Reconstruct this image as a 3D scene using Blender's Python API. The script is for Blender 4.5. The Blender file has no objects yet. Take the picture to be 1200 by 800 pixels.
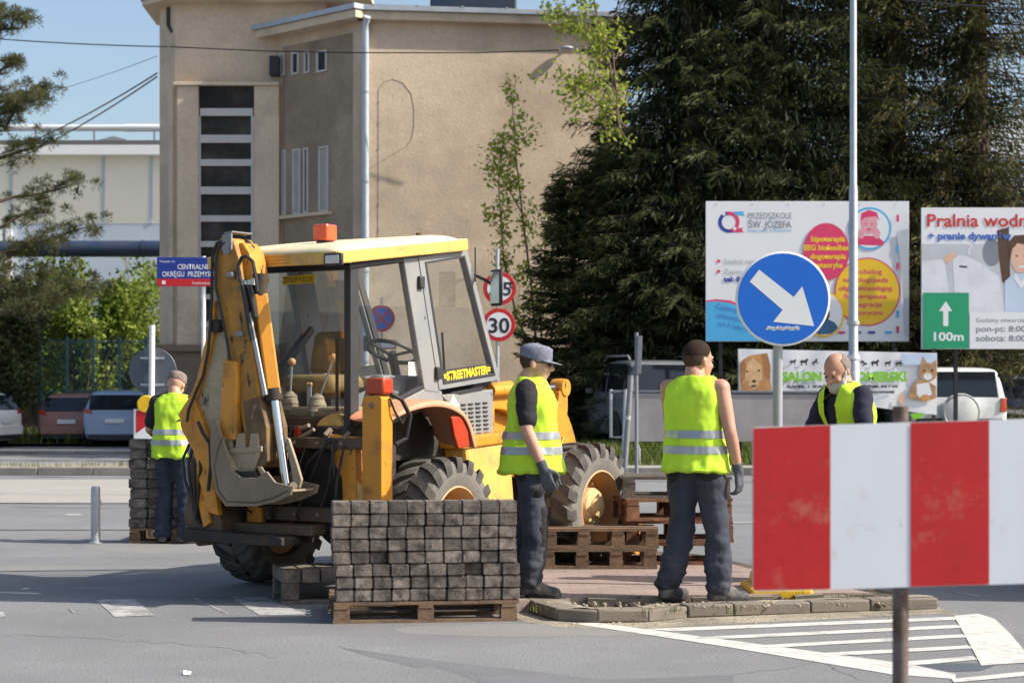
import bpy, bmesh, math, random
import numpy as np
from mathutils import Vector, Matrix, noise

# ---------------------------------------------------------------- camera, sky, sun, exposure
scn = bpy.context.scene
COL = scn.collection
F_PX, CAM_H, YH, CX = 2200.0, 1.42, 461.0, 600.0       # the photograph is 1200 x 800
cam_d = bpy.data.cameras.new("camera")
cam = bpy.data.objects.new("camera", cam_d)
COL.objects.link(cam)
cam.location = (0, 0, CAM_H)
cam.rotation_euler = (math.radians(90), 0, 0)
cam_d.sensor_width = 36.0
cam_d.lens = 36.0 * F_PX / 1200.0
cam_d.shift_y = (YH - 400.0) / 1200.0
cam_d.clip_start = 0.1
cam_d.clip_end = 2000
cam_d.dof.use_dof = True
cam_d.dof.focus_distance = 13.6
cam_d.dof.aperture_fstop = 4.2
scn.camera = cam

SUN_D = Vector((1.2, -0.2, 1.0)).normalized()
world = bpy.data.worlds.new("World")
scn.world = world
world.use_nodes = True
wn = world.node_tree
bg = wn.nodes["Background"]
sky = wn.nodes.new("ShaderNodeTexSky")
sky.sky_type = 'NISHITA'
sky.sun_disc = False
sky.sun_elevation = math.asin(SUN_D.z)
sky.sun_rotation = math.atan2(SUN_D.x, SUN_D.y)
sky.air_density = 1.0
sky.dust_density = 3.0
sky.ozone_density = 1.2
wn.links.new(sky.outputs[0], bg.inputs[0])
bg.inputs[1].default_value = 0.13
sun_d = bpy.data.lights.new("sun", 'SUN')
sun_d.energy = 4.6
sun_d.angle = math.radians(0.53)
sun_d.color = (1.0, 0.93, 0.82)
sun = bpy.data.objects.new("sun", sun_d)
COL.objects.link(sun)
sun.rotation_euler = SUN_D.to_track_quat('Z', 'Y').to_euler()
sun.location = (30, -5, 30)
scn.view_settings.view_transform = 'Standard'
scn.view_settings.look = 'None'
scn.view_settings.gamma = 1.0
scn.view_settings.use_curve_mapping = False
scn.view_settings.exposure = 0.62

RND = random.Random(7)

# ---------------------------------------------------------------- helpers: pixels to places
def gp(u, v, z=0.0):
    """pixel of the photograph -> point on the level plane z"""
    d = F_PX * (CAM_H - z) / (v - YH)
    return Vector(((u - CX) / F_PX * d, d, z))
def at(u, v, d):
    """pixel -> point at depth d"""
    return Vector(((u - CX) / F_PX * d, d, CAM_H - (v - YH) / F_PX * d))

# ---------------------------------------------------------------- helpers: objects
def tag(o, label=None, cat=None, group=None, kind=None):
    if label: o["label"] = label
    if cat: o["category"] = cat
    if group: o["group"] = group
    if kind: o["kind"] = kind
    return o
def empty(name, loc=(0, 0, 0), rz=0.0, label=None, cat=None, group=None):
    o = bpy.data.objects.new(name, None)
    COL.objects.link(o)
    o.empty_display_size = 0.2
    o.location = loc
    o.rotation_euler = (0, 0, rz)
    return tag(o, label, cat, group)
def link(name, me, mat=None, parent=None):
    o = bpy.data.objects.new(name, me)
    COL.objects.link(o)
    if mat is not None and not me.materials:
        me.materials.append(mat)
    if parent is not None:
        o.parent = parent
    return o
def copy_tree(o, parent=None):
    c = o.copy()
    COL.objects.link(c)
    c.parent = parent
    for ch in o.children:
        copy_tree(ch, c)
    return c

class MB:
    """collects simple shapes into one mesh"""
    def __init__(s):
        s.v = []; s.f = []
    def add(s, vs, fs):
        b = len(s.v)
        s.v += [tuple(p) for p in vs]
        s.f += [tuple(i + b for i in q) for q in fs]
        return s
    def box(s, c, size, rot=None):
        hx, hy, hz = size[0] / 2, size[1] / 2, size[2] / 2
        vs = [Vector((x, y, z)) for x in (-hx, hx) for y in (-hy, hy) for z in (-hz, hz)]
        if rot is not None:
            vs = [rot @ p for p in vs]
        c = Vector(c)
        return s.add([p + c for p in vs], [(0, 1, 3, 2), (4, 6, 7, 5), (0, 4, 5, 1), (2, 3, 7, 6), (0, 2, 6, 4), (1, 5, 7, 3)])
    def beam(s, a, b, w, h, up=(0, 0, 1)):
        a = Vector(a); b = Vector(b); d = (b - a); L = d.length
        if L < 1e-6: return s
        d.normalize(); up = Vector(up)
        if abs(d.dot(up)) > .99: up = Vector((0, 1, 0))
        sd = d.cross(up).normalized(); u2 = sd.cross(d)
        vs = []
        for p in (a, b):
            for i, j in ((-1, -1), (1, -1), (1, 1), (-1, 1)):
                vs.append(p + sd * (i * w / 2) + u2 * (j * h / 2))
        return s.add(vs, [(3, 2, 1, 0), (4, 5, 6, 7), (0, 1, 5, 4), (1, 2, 6, 5), (2, 3, 7, 6), (3, 0, 4, 7)])
    def prism(s, poly, off):
        """polygon of 3d points swept by the vector off"""
        n = len(poly); off = Vector(off)
        a = [Vector(p) for p in poly]
        vs = a + [p + off for p in a]
        fs = [tuple(range(n - 1, -1, -1)), tuple(range(n, 2 * n))]
        fs += [(i, (i + 1) % n, n + (i + 1) % n, n + i) for i in range(n)]
        return s.add(vs, fs)
    def poly(s, pts):
        return s.add(pts, [tuple(range(len(pts)))])
    def tube(s, pts, rad, n=10, cap=True, sx=1.0):
        pts = [Vector(p) for p in pts]
        m = len(pts)
        if not hasattr(rad, '__len__'): rad = [rad] * m
        rings = []; prev = None
        for i, p in enumerate(pts):
            t = (pts[min(i + 1, m - 1)] - pts[max(i - 1, 0)])
            if t.length < 1e-9: t = Vector((0, 0, 1))
            t.normalize()
            if prev is None:
                a = Vector((1, 0, 0)) if abs(t.x) < .8 else Vector((0, 1, 0))
                prev = (a - t * a.dot(t)).normalized()
            else:
                prev = (prev - t * prev.dot(t))
                if prev.length < 1e-6: prev = t.orthogonal()
                prev.normalize()
            b = t.cross(prev)
            rings.append([p + prev * (math.cos(2 * math.pi * k / n) * rad[i] * sx) + b * (math.sin(2 * math.pi * k / n) * rad[i]) for k in range(n)])
        vs = [q for r in rings for q in r]
        fs = []
        for i in range(m - 1):
            for k in range(n):
                fs.append((i * n + k, i * n + (k + 1) % n, (i + 1) * n + (k + 1) % n, (i + 1) * n + k))
        if cap:
            fs.append(tuple(range(n - 1, -1, -1)))
            fs.append(tuple((m - 1) * n + k for k in range(n)))
        return s.add(vs, fs)
    def capsule(s, a, b, ra, rb, n=12):
        a = Vector(a); b = Vector(b)
        d = (b - a)
        if d.length < 1e-6: d = Vector((0, 0, 1e-4))
        d.normalize()
        pts = []; rr = []
        for k in (-1, -.8, -.5, 0):
            pts.append(a + d * (ra * k)); rr.append(max(ra * math.sqrt(max(0, 1 - k * k)), ra * .05))
        for k in (0, .5, .8, 1):
            pts.append(b + d * (rb * k)); rr.append(max(rb * math.sqrt(max(0, 1 - k * k)), rb * .05))
        return s.tube(pts, rr, n)
    def chain(s, pts, rad, n=12):
        for i in range(len(pts) - 1):
            s.capsule(pts[i], pts[i + 1], rad[i], rad[i + 1], n)
        return s
    def ball(s, c, r, n=16, m=10, rot=None):
        c = Vector(c)
        if not hasattr(r, '__len__'): r = (r, r, r)
        vs = []; fs = []
        for i in range(m + 1):
            ph = math.pi * i / m
            for k in range(n):
                t = 2 * math.pi * k / n
                p = Vector((r[0] * math.sin(ph) * math.cos(t), r[1] * math.sin(ph) * math.sin(t), r[2] * math.cos(ph)))
                if i in (0, m): p += Vector((r[0], 0, 0)) * 1e-4 * math.cos(t) + Vector((0, r[1], 0)) * 1e-4 * math.sin(t)
                if rot is not None: p = rot @ p
                vs.append(p + c)
        for i in range(m):
            for k in range(n):
                fs.append((i * n + k, (i + 1) * n + k, (i + 1) * n + (k + 1) % n, i * n + (k + 1) % n))
        fs.append(tuple(range(n))); fs.append(tuple(m * n + k for k in range(n - 1, -1, -1)))
        return s.add(vs, fs)
    def lathe(s, prof, c=(0, 0, 0), axis='Y', n=32, cap=True):
        """prof: list of (radius, along axis)"""
        c = Vector(c); vs = []; fs = []; m = len(prof)
        for r, h in prof:
            for k in range(n):
                t = 2 * math.pi * k / n; x, y = r * math.cos(t), r * math.sin(t)
                p = Vector((x, h, y)) if axis == 'Y' else Vector((x, y, h)) if axis == 'Z' else Vector((h, x, y))
                vs.append(p + c)
        for i in range(m - 1):
            for k in range(n):
                fs.append((i * n + k, i * n + (k + 1) % n, (i + 1) * n + (k + 1) % n, (i + 1) * n + k))
        if cap:
            fs.append(tuple(range(n))); fs.append(tuple((m - 1) * n + k for k in range(n - 1, -1, -1)))
        return s.add(vs, fs)
    def disc(s, c, r, n=40, y=None):
        """flat disc facing -Y"""
        return s.add([(c[0] + r * math.cos(2 * math.pi * k / n), c[1], c[2] + r * math.sin(2 * math.pi * k / n)) for k in range(n)], [tuple(range(n))])
    def ring(s, c, r0, r1, n=48, a0=0, a1=2 * math.pi):
        vs = []; fs = []
        for k in range(n + 1):
            t = a0 + (a1 - a0) * k / n
            vs.append((c[0] + r0 * math.cos(t), c[1], c[2] + r0 * math.sin(t)))
            vs.append((c[0] + r1 * math.cos(t), c[1], c[2] + r1 * math.sin(t)))
        for k in range(n):
            fs.append((2 * k, 2 * k + 1, 2 * k + 3, 2 * k + 2))
        return s.add(vs, fs)
    def mesh(s, name, smooth=None, fix=True):
        me = bpy.data.meshes.new(name)
        me.from_pydata(s.v, [], s.f)
        if fix:
            bm = bmesh.new(); bm.from_mesh(me)
            bmesh.ops.recalc_face_normals(bm, faces=bm.faces)
            bm.to_mesh(me); bm.free()
        if smooth is not None:
            me.shade_smooth()
            me.set_sharp_from_angle(angle=math.radians(smooth))
        me.update()
        return me
    def build(s, name, mat=None, parent=None, smooth=35, bevel=0.0, seg=2, fix=True):
        o = link(name, s.mesh(name, smooth, fix), mat, parent)
        if bevel:
            b = o.modifiers.new("bevel", 'BEVEL'); b.width = bevel; b.segments = seg
            b.limit_method = 'ANGLE'; b.angle_limit = math.radians(40)
            b.harden_normals = False
        return o

def flat_poly(pts2, z):
    return [(p[0], p[1], z) for p in pts2]
def solid(mb, voxel=0.008, smooth=3, factor=0.5):
    """union of the overlapping shapes in mb as one continuous skin"""
    me = mb.mesh("tmp", None)
    o = bpy.data.objects.new("tmp", me); COL.objects.link(o)
    r = o.modifiers.new("r", 'REMESH'); r.mode = 'VOXEL'; r.voxel_size = voxel; r.adaptivity = 0
    if smooth:
        m = o.modifiers.new("s", 'SMOOTH'); m.iterations = smooth; m.factor = factor
    dg = bpy.context.evaluated_depsgraph_get()
    out = bpy.data.meshes.new_from_object(o.evaluated_get(dg))
    bpy.data.objects.remove(o); bpy.data.meshes.remove(me)
    out.shade_smooth()
    return out
def text_mesh(txt, size, align='LEFT', bold=0.0, width=None, extrude=0.0, shear=0.0):
    cu = bpy.data.curves.new("txt", 'FONT')
    cu.body = txt; cu.size = size; cu.align_x = align; cu.offset = bold; cu.extrude = extrude; cu.shear = shear
    cu.resolution_u = 3
    o = bpy.data.objects.new("txt", cu); COL.objects.link(o)
    dg = bpy.context.evaluated_depsgraph_get()
    me = bpy.data.meshes.new_from_object(o.evaluated_get(dg))
    bpy.data.objects.remove(o); bpy.data.curves.remove(cu)
    if width and len(me.vertices):
        xs = [v.co.x for v in me.vertices]; w = max(xs) - min(xs)
        if w > 0: me.transform(Matrix.Diagonal((width / w, 1, 1, 1)))
    return me
def lettering(txt, size, mat, parent, M, align='LEFT', bold=0.0, width=None, name="lettering"):
    """text drawn in the local xy plane, placed by matrix M"""
    me = text_mesh(txt, size, align, bold, width)
    me.transform(M)
    me.materials.clear()
    return link(name, me, mat, parent)
FACE_CAM = Matrix.Rotation(math.radians(90), 4, 'X')      # xy plane -> stands up, facing -Y
def up_at(x, y, z, roll=0.0):
    return Matrix.Translation((x, y, z)) @ FACE_CAM @ Matrix.Rotation(roll, 4, 'Z')

# ---------------------------------------------------------------- helpers: materials
def mat(name, col, rough=0.6, metal=0.0, var=0.12, scale=3.0, bump=0.0, bscale=60.0, dirt=None, damt=0.0, dscale=2.0,
        dsharp=0.1, rand=0.0, spec=0.5, coat=0.0, detail=6.0, fine=0.0, fscale=200.0, stretch=None, chip=None):
    """worn surface: base colour with soft variation, patches of dirt, fine speckle and relief"""
    m = bpy.data.materials.new(name); m.use_nodes = True
    t = m.node_tree; N = t.nodes; L = t.links
    b = N["Principled BSDF"]
    b.inputs["Roughness"].default_value = rough
    b.inputs["Metallic"].default_value = metal
    b.inputs["Specular IOR Level"].default_value = spec
    if coat: b.inputs["Coat Weight"].default_value = coat; b.inputs["Coat Roughness"].default_value = .12
    tc = N.new("ShaderNodeTexCoord"); co = tc.outputs["Object"]
    if rand:
        oi = N.new("ShaderNodeObjectInfo")
        mv = N.new("ShaderNodeVectorMath"); mv.operation = 'SCALE'
        cb = N.new("ShaderNodeCombineXYZ")
        for k in range(3): L.new(oi.outputs["Random"], cb.inputs[k])
        L.new(cb.outputs[0], mv.inputs[0]); mv.inputs["Scale"].default_value = 37.0
        ad = N.new("ShaderNodeVectorMath"); L.new(co, ad.inputs[0]); L.new(mv.outputs[0], ad.inputs[1]); co = ad.outputs[0]
    nz = N.new("ShaderNodeTexNoise"); nz.inputs["Scale"].default_value = scale; nz.inputs["Detail"].default_value = detail
    nz.inputs["Roughness"].default_value = .6
    L.new(co, nz.inputs["Vector"])
    cr = N.new("ShaderNodeMapRange"); cr.inputs["From Min"].default_value = .25; cr.inputs["From Max"].default_value = .75
    cr.inputs["To Min"].default_value = 1 - var; cr.inputs["To Max"].default_value = 1 + var
    L.new(nz.outputs["Fac"], cr.inputs["Value"])
    fac = cr.outputs[0]
    if fine:
        n2 = N.new("ShaderNodeTexNoise"); n2.inputs["Scale"].default_value = fscale; n2.inputs["Detail"].default_value = 3
        L.new(co, n2.inputs["Vector"])
        r2 = N.new("ShaderNodeMapRange"); r2.inputs["From Min"].default_value = .3; r2.inputs["From Max"].default_value = .7
        r2.inputs["To Min"].default_value = 1 - fine; r2.inputs["To Max"].default_value = 1 + fine
        L.new(n2.outputs["Fac"], r2.inputs["Value"])
        mm = N.new("ShaderNodeMath"); mm.operation = 'MULTIPLY'; L.new(fac, mm.inputs[0]); L.new(r2.outputs[0], mm.inputs[1]); fac = mm.outputs[0]
    if rand:
        r3 = N.new("ShaderNodeMapRange"); r3.inputs["To Min"].default_value = 1 - rand; r3.inputs["To Max"].default_value = 1 + rand
        L.new(oi.outputs["Random"], r3.inputs["Value"])
        m3 = N.new("ShaderNodeMath"); m3.operation = 'MULTIPLY'; L.new(fac, m3.inputs[0]); L.new(r3.outputs[0], m3.inputs[1]); fac = m3.outputs[0]
    vm = N.new("ShaderNodeVectorMath"); vm.operation = 'SCALE'
    vm.inputs[0].default_value = col[:3]; L.new(fac, vm.inputs["Scale"])
    out = vm.outputs[0]
    if dirt is not None:
        dn = N.new("ShaderNodeTexNoise"); dn.inputs["Scale"].default_value = dscale; dn.inputs["Detail"].default_value = 8; dn.inputs["Roughness"].default_value = .68
        off = N.new("ShaderNodeVectorMath"); off.inputs[1].default_value = (13.1, 4.7, 9.3); L.new(co, off.inputs[0]); L.new(off.outputs[0], dn.inputs["Vector"])
        th = .5 + (.5 - damt) * .55
        dr = N.new("ShaderNodeMapRange"); dr.inputs["From Min"].default_value = th - dsharp; dr.inputs["From Max"].default_value = th + dsharp
        L.new(dn.outputs["Fac"], dr.inputs["Value"])
        mx = N.new("ShaderNodeMix"); mx.data_type = 'RGBA'
        L.new(dr.outputs[0], mx.inputs["Factor"]); L.new(out, mx.inputs["A"]); mx.inputs["B"].default_value = (*dirt[:3], 1)
        out = mx.outputs["Result"]
        rr = N.new("ShaderNodeMapRange"); rr.inputs["To Min"].default_value = rough; rr.inputs["To Max"].default_value = min(1, rough + .3)
        L.new(dr.outputs[0], rr.inputs["Value"]); L.new(rr.outputs[0], b.inputs["Roughness"])
    if chip is not None:                      # small hard-edged chips, scratches or stains: (colour, amount, scale, stretch)
        cc, ca, cs, cst = chip
        mp = N.new("ShaderNodeMapping"); mp.inputs["Scale"].default_value = cst; mp.inputs["Location"].default_value = (5.3, 1.9, 7.7)
        L.new(co, mp.inputs["Vector"])
        cn = N.new("ShaderNodeTexNoise"); cn.inputs["Scale"].default_value = cs; cn.inputs["Detail"].default_value = 5; cn.inputs["Roughness"].default_value = .6
        L.new(mp.outputs[0], cn.inputs["Vector"])
        t2 = .5 + (.5 - ca) * .5
        c2 = N.new("ShaderNodeMapRange"); c2.inputs["From Min"].default_value = t2 - .015; c2.inputs["From Max"].default_value = t2 + .02
        L.new(cn.outputs["Fac"], c2.inputs["Value"])
        m5 = N.new("ShaderNodeMix"); m5.data_type = 'RGBA'
        L.new(c2.outputs[0], m5.inputs["Factor"]); L.new(out, m5.inputs["A"]); m5.inputs["B"].default_value = (*cc, 1)
        out = m5.outputs["Result"]
    L.new(out, b.inputs["Base Color"])
    if bump:
        bn = N.new("ShaderNodeTexNoise"); bn.inputs["Scale"].default_value = bscale; bn.inputs["Detail"].default_value = 5
        L.new(co, bn.inputs["Vector"])
        bp = N.new("ShaderNodeBump"); bp.inputs["Strength"].default_value = 1.0; bp.inputs["Distance"].default_value = bump
        L.new(bn.outputs["Fac"], bp.inputs["Height"]); L.new(bp.outputs[0], b.inputs["Normal"])
    return m
def glass(name, tint=(.8, .88, .9), refl=1.0, rough=0.02, dust=0.06):
    m = bpy.data.materials.new(name); m.use_nodes = True
    t = m.node_tree; N = t.nodes; L = t.links
    N.remove(N["Principled BSDF"]); out = N["Material Output"]
    tr = N.new("ShaderNodeBsdfTransparent"); tr.inputs[0].default_value = (*tint, 1)
    gl = N.new("ShaderNodeBsdfGlossy"); gl.inputs["Roughness"].default_value = rough
    lw = N.new("ShaderNodeLayerWeight"); lw.inputs[0].default_value = .5
    pw = N.new("ShaderNodeMath"); pw.operation = 'POWER'; pw.inputs[1].default_value = 4.0; L.new(lw.outputs["Facing"], pw.inputs[0])
    mu = N.new("ShaderNodeMath"); mu.operation = 'MULTIPLY_ADD'; mu.inputs[1].default_value = .8; mu.inputs[2].default_value = .06 * refl; mu.use_clamp = True
    L.new(pw.outputs[0], mu.inputs[0])
    mx = N.new("ShaderNodeMixShader"); L.new(mu.outputs[0], mx.inputs[0]); L.new(tr.outputs[0], mx.inputs[1]); L.new(gl.outputs[0], mx.inputs[2])
    df = N.new("ShaderNodeBsdfDiffuse"); df.inputs[0].default_value = (.45, .42, .36, 1)
    tc = N.new("ShaderNodeTexCoord"); nz = N.new("ShaderNodeTexNoise"); nz.inputs["Scale"].default_value = 3.5; nz.inputs["Detail"].default_value = 8
    L.new(tc.outputs["Object"], nz.inputs["Vector"])
    mr = N.new("ShaderNodeMapRange"); mr.inputs["From Min"].default_value = .35; mr.inputs["From Max"].default_value = .8; mr.inputs["To Max"].default_value = dust * 2.5
    L.new(nz.outputs["Fac"], mr.inputs["Value"])
    m2 = N.new("ShaderNodeMixShader"); L.new(mr.outputs[0], m2.inputs[0]); L.new(mx.outputs[0], m2.inputs[1]); L.new(df.outputs[0], m2.inputs[2])
    L.new(m2.outputs[0], out.inputs[0])
    return m
def leaf_mat(name, c0, c1, trans=0.3, rough=.55):
    """foliage: colour runs from c0 to c1 with the mesh attribute 'age', some light passes through"""
    m = bpy.data.materials.new(name); m.use_nodes = True
    t = m.node_tree; N = t.nodes; L = t.links
    b = N["Principled BSDF"]; b.inputs["Roughness"].default_value = rough; b.inputs["Specular IOR Level"].default_value = .25
    at_ = N.new("ShaderNodeAttribute"); at_.attribute_name = "age"
    mx = N.new("ShaderNodeMix"); mx.data_type = 'RGBA'
    L.new(at_.outputs["Fac"], mx.inputs["Factor"]); mx.inputs["A"].default_value = (*c0, 1); mx.inputs["B"].default_value = (*c1, 1)
    L.new(mx.outputs["Result"], b.inputs["Base Color"])
    if trans:
        tl = N.new("ShaderNodeBsdfTranslucent"); L.new(mx.outputs["Result"], tl.inputs[0])
        ms = N.new("ShaderNodeMixShader"); ms.inputs[0].default_value = trans
        L.new(b.outputs[0], ms.inputs[1]); L.new(tl.outputs[0], ms.inputs[2]); L.new(ms.outputs[0], N["Material Output"].inputs[0])
    return m
# ---------------------------------------------------------------- materials
MT = {}
MT['asphalt'] = mat('asphalt', (.178, .18, .185), .92, var=.13, scale=.9, detail=10, bump=.004, bscale=140, fine=.42, fscale=75, dirt=(.13, .132, .138), damt=.3, dscale=.5, dsharp=.2)
MT['far_asphalt'] = mat('far_asphalt', (.19, .19, .195), .9, var=.12, scale=.3, fine=.2, fscale=60)
MT['asphalt_seam'] = mat('asphalt_seam', (.135, .132, .13), .8, fine=.2, fscale=80)
MT['concrete_road'] = mat('concrete_road', (.3, .285, .265), .9, var=.1, scale=.8, fine=.15, fscale=90)
MT['concrete'] = mat('concrete', (.14, .125, .105), .92, var=.2, scale=5, bump=.003, bscale=90, fine=.2, fscale=150, dirt=(.2, .165, .125), damt=.5, dscale=3.5, dsharp=.2, rand=.12)
MT['kerb_dark'] = mat('kerb_dark', (.2, .19, .175), .92, var=.2, scale=3, bump=.003, bscale=90, fine=.2, fscale=120, rand=.12)
MT['sand'] = mat('sand', (.3, .26, .2), .97, var=.22, scale=3.5, bump=.012, bscale=45, fine=.3, fscale=120, dirt=(.17, .15, .11), damt=.4, dscale=2.2)
MT['soil'] = mat('soil', (.085, .065, .045), .97, var=.4, scale=6, bump=.03, bscale=22, fine=.3, fscale=90)
MT['grass_soil'] = mat('grass_soil', (.075, .085, .03), .97, var=.3, scale=2, fine=.3, fscale=40)
MT['road_paint'] = mat('road_paint', (.52, .5, .465), .75, var=.12, scale=4, fine=.12, fscale=100, dirt=(.27, .265, .26), damt=.32, dscale=6, dsharp=.08)
MT['road_paint_worn'] = mat('road_paint_worn', (.38, .375, .37), .8, var=.15, scale=4, fine=.2, fscale=100, dirt=(.21, .21, .21), damt=.5, dscale=6, dsharp=.07)
def brick_floor(name):
    m = mat(name, (.3, .225, .195), .92, var=.14, scale=2.5, fine=.15, fscale=120, dirt=(.2, .175, .15), damt=.3, dscale=1.6)
    t = m.node_tree; N = t.nodes; L = t.links; b = N["Principled BSDF"]
    src = b.inputs["Base Color"].links[0].from_socket
    tc = N.new("ShaderNodeTexCoord"); br = N.new("ShaderNodeTexBrick")
    br.inputs["Scale"].default_value = 1.0; br.inputs["Brick Width"].default_value = .2; br.inputs["Row Height"].default_value = .1
    br.inputs["Mortar Size"].default_value = .006; br.inputs["Mortar"].default_value = (.72, .7, .68, 1)
    br.inputs["Color1"].default_value = (1, 1, 1, 1); br.inputs["Color2"].default_value = (.84, .86, .88, 1)
    L.new(tc.outputs["Object"], br.inputs["Vector"])
    mx = N.new("ShaderNodeMix"); mx.data_type = 'RGBA'; mx.blend_type = 'MULTIPLY'; mx.inputs["Factor"].default_value = 1
    L.new(src, mx.inputs["A"]); L.new(br.outputs["Color"], mx.inputs["B"]); L.new(mx.outputs["Result"], b.inputs["Base Color"])
    return m
MT['brick_floor'] = brick_floor('brick_floor')
MT['galv'] = mat('galv', (.42, .44, .46), .45, metal=.55, var=.12, scale=8, fine=.08, fscale=60)
MT['grey_paint'] = mat('grey_paint', (.3, .32, .34), .5, var=.1, scale=5, dirt=(.2, .19, .17), damt=.2, dscale=6)
MT['black_metal'] = mat('black_metal', (.02, .02, .022), .5)
MT['white_paint'] = mat('white_paint', (.72, .72, .7), .5, var=.04, scale=3)
MT['stucco'] = mat('stucco', (.64, .51, .375), .95, var=.1, scale=.7, bump=.006, bscale=16, fine=.09, fscale=18, dirt=(.33, .26, .19), damt=.3, dscale=.5, dsharp=.2)
MT['stucco_light'] = mat('stucco_light', (.66, .53, .395), .95, var=.1, scale=.8, bump=.005, bscale=14, fine=.1, fscale=16, dirt=(.36, .29, .21), damt=.25, dscale=.7, dsharp=.15)
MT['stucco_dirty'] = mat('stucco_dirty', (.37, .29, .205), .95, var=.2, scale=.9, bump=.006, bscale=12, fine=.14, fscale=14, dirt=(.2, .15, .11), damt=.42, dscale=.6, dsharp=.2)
MT['plinth'] = mat('plinth', (.2, .15, .11), .95, var=.2, scale=2)
MT['zinc'] = mat('zinc', (.4, .43, .46), .45, metal=.4, var=.15, scale=2.5)
MT['downpipe'] = mat('downpipe', (.5, .56, .62), .5, metal=.1, var=.08, scale=4)
MT['cream_wall'] = mat('cream_wall', (.74, .7, .57), .9, var=.06, scale=.3)
MT['pale_blue_wall'] = mat('pale_blue_wall', (.4, .46, .52), .9, var=.08, scale=.4)
MT['roof_dark'] = mat('roof_dark', (.1, .1, .1), .9, var=.2, scale=1)
MT['pipe_navy'] = mat('pipe_navy', (.028, .045, .09), .38, var=.2, scale=.8, dirt=(.05, .06, .08), damt=.3, dscale=1.0)
MT['pane'] = mat('pane', (.028, .024, .022), .1, var=.6, scale=.8, spec=.12, dirt=(.1, .09, .08), damt=.25, dscale=1.2, dsharp=.15)
MT['pane_light'] = mat('pane_light', (.2, .19, .18), .12, var=.3, scale=.8)
MT['white_frame'] = mat('white_frame', (.55, .53, .5), .6, var=.1, scale=3)
MT['curtain'] = mat('curtain', (.42, .39, .34), .9, var=.15, scale=5)
MT['bark'] = mat('bark', (.07, .05, .035), .95, var=.35, scale=8, bump=.02, bscale=18)
MT['bark_light'] = mat('bark_light', (.14, .105, .07), .95, var=.3, scale=10)
MT['wood'] = mat('wood', (.17, .105, .062), .85, var=.3, scale=9, fine=.2, fscale=40, dirt=(.09, .065, .05), damt=.35, dscale=5, rand=.22, bump=.002, bscale=60)
MT['wood_grey'] = mat('wood_grey', (.17, .145, .115), .9, var=.3, scale=9, fine=.2, fscale=40, dirt=(.08, .065, .055), damt=.4, dscale=5, rand=.2, bump=.002, bscale=60)
MT['wood_red'] = mat('wood_red', (.2, .09, .045), .85, var=.35, scale=12, fine=.25, fscale=50, dirt=(.09, .045, .03), damt=.4, dscale=8, rand=.2)
MT['paver'] = mat('paver', (.185, .157, .134), .92, var=.25, scale=14, bump=.004, bscale=130, fine=.28, fscale=160, dirt=(.05, .041, .036), damt=.48, dscale=12, dsharp=.1, rand=.42)
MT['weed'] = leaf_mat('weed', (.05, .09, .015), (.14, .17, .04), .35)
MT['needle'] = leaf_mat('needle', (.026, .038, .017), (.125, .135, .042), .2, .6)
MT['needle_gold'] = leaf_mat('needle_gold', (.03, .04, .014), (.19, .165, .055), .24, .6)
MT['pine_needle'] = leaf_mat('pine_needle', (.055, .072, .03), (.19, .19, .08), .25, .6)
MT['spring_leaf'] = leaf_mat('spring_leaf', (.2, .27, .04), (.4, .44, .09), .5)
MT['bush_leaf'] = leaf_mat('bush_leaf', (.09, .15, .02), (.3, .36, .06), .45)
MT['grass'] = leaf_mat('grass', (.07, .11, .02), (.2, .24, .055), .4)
MT['dandelion'] = mat('dandelion', (.7, .5, .02), .8)

# ---------------------------------------------------------------- ground, road, far kerb lines
def sheet(name, pts, z, m, kind='structure'):
    mb = MB().poly(flat_poly(pts, z))
    return tag(mb.build(name, m, smooth=None), kind=kind)
sheet('ground', [(-600, -60), (600, -60), (600, 1500), (-600, 1500)], -.03, MT['far_asphalt'])
sheet('road', [(-40, -20), (40, -20), (40, 32.6), (-40, 32.6)], 0, MT['asphalt'])
sheet('bus_bay_pavement', [(-40, 24.3), (-1.0, 24.3), (-.5, 31.0), (-40, 31.0)], .004, MT['concrete_road'])
mb = MB()
for x in np.arange(-14, -1, 1.45):
    mb.poly(flat_poly([(x, 24.1), (x + .05, 24.1), (x - .25, 25.3), (x - .3, 25.3)], .009))
mb.poly(flat_poly([(-40, 24.25), (-1, 24.25), (-1, 24.31), (-40, 24.31)], .008))
mb.poly(flat_poly([(-40, 19.6), (-2, 19.5), (-2, 19.58), (-40, 19.7)], .006))
mb.poly(flat_poly([(1.9, 20.55), (9, 20.3), (9, 20.34), (1.9, 20.6)], .006))
tag(mb.build('road_joint', MT['asphalt_seam'], smooth=None), kind='structure')

def kerb_run(parent, p0, p1, step, w, h, m, name='kerb_stone', z0=0.0, gap=.012):
    """row of kerb stones sharing one mesh; the run's outer face follows p0-p1"""
    p0 = Vector((*p0, 0)); p1 = Vector((*p1, 0)); L = (p1 - p0).length; n = max(1, round(L / step)); s = L / n
    me = MB().box((0, 0, h / 2), (s - gap, w, h)).mesh(name, 30)
    ang = math.atan2(p1.y - p0.y, p1.x - p0.x)
    nrm = Vector((-math.sin(ang), math.cos(ang), 0))
    for i in range(n):
        o = link(name, me, m, parent)
        c = p0 + (p1 - p0) * ((i + .5) / n) + nrm * (w / 2)
        o.location = (c.x, c.y, z0 + RND.uniform(-.004, .003))
        o.rotation_euler = (RND.uniform(-.012, .012), RND.uniform(-.008, .008), ang + RND.uniform(-.006, .006))
        b = o.modifiers.new("b", 'BEVEL'); b.width = .012; b.segments = 2
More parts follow.
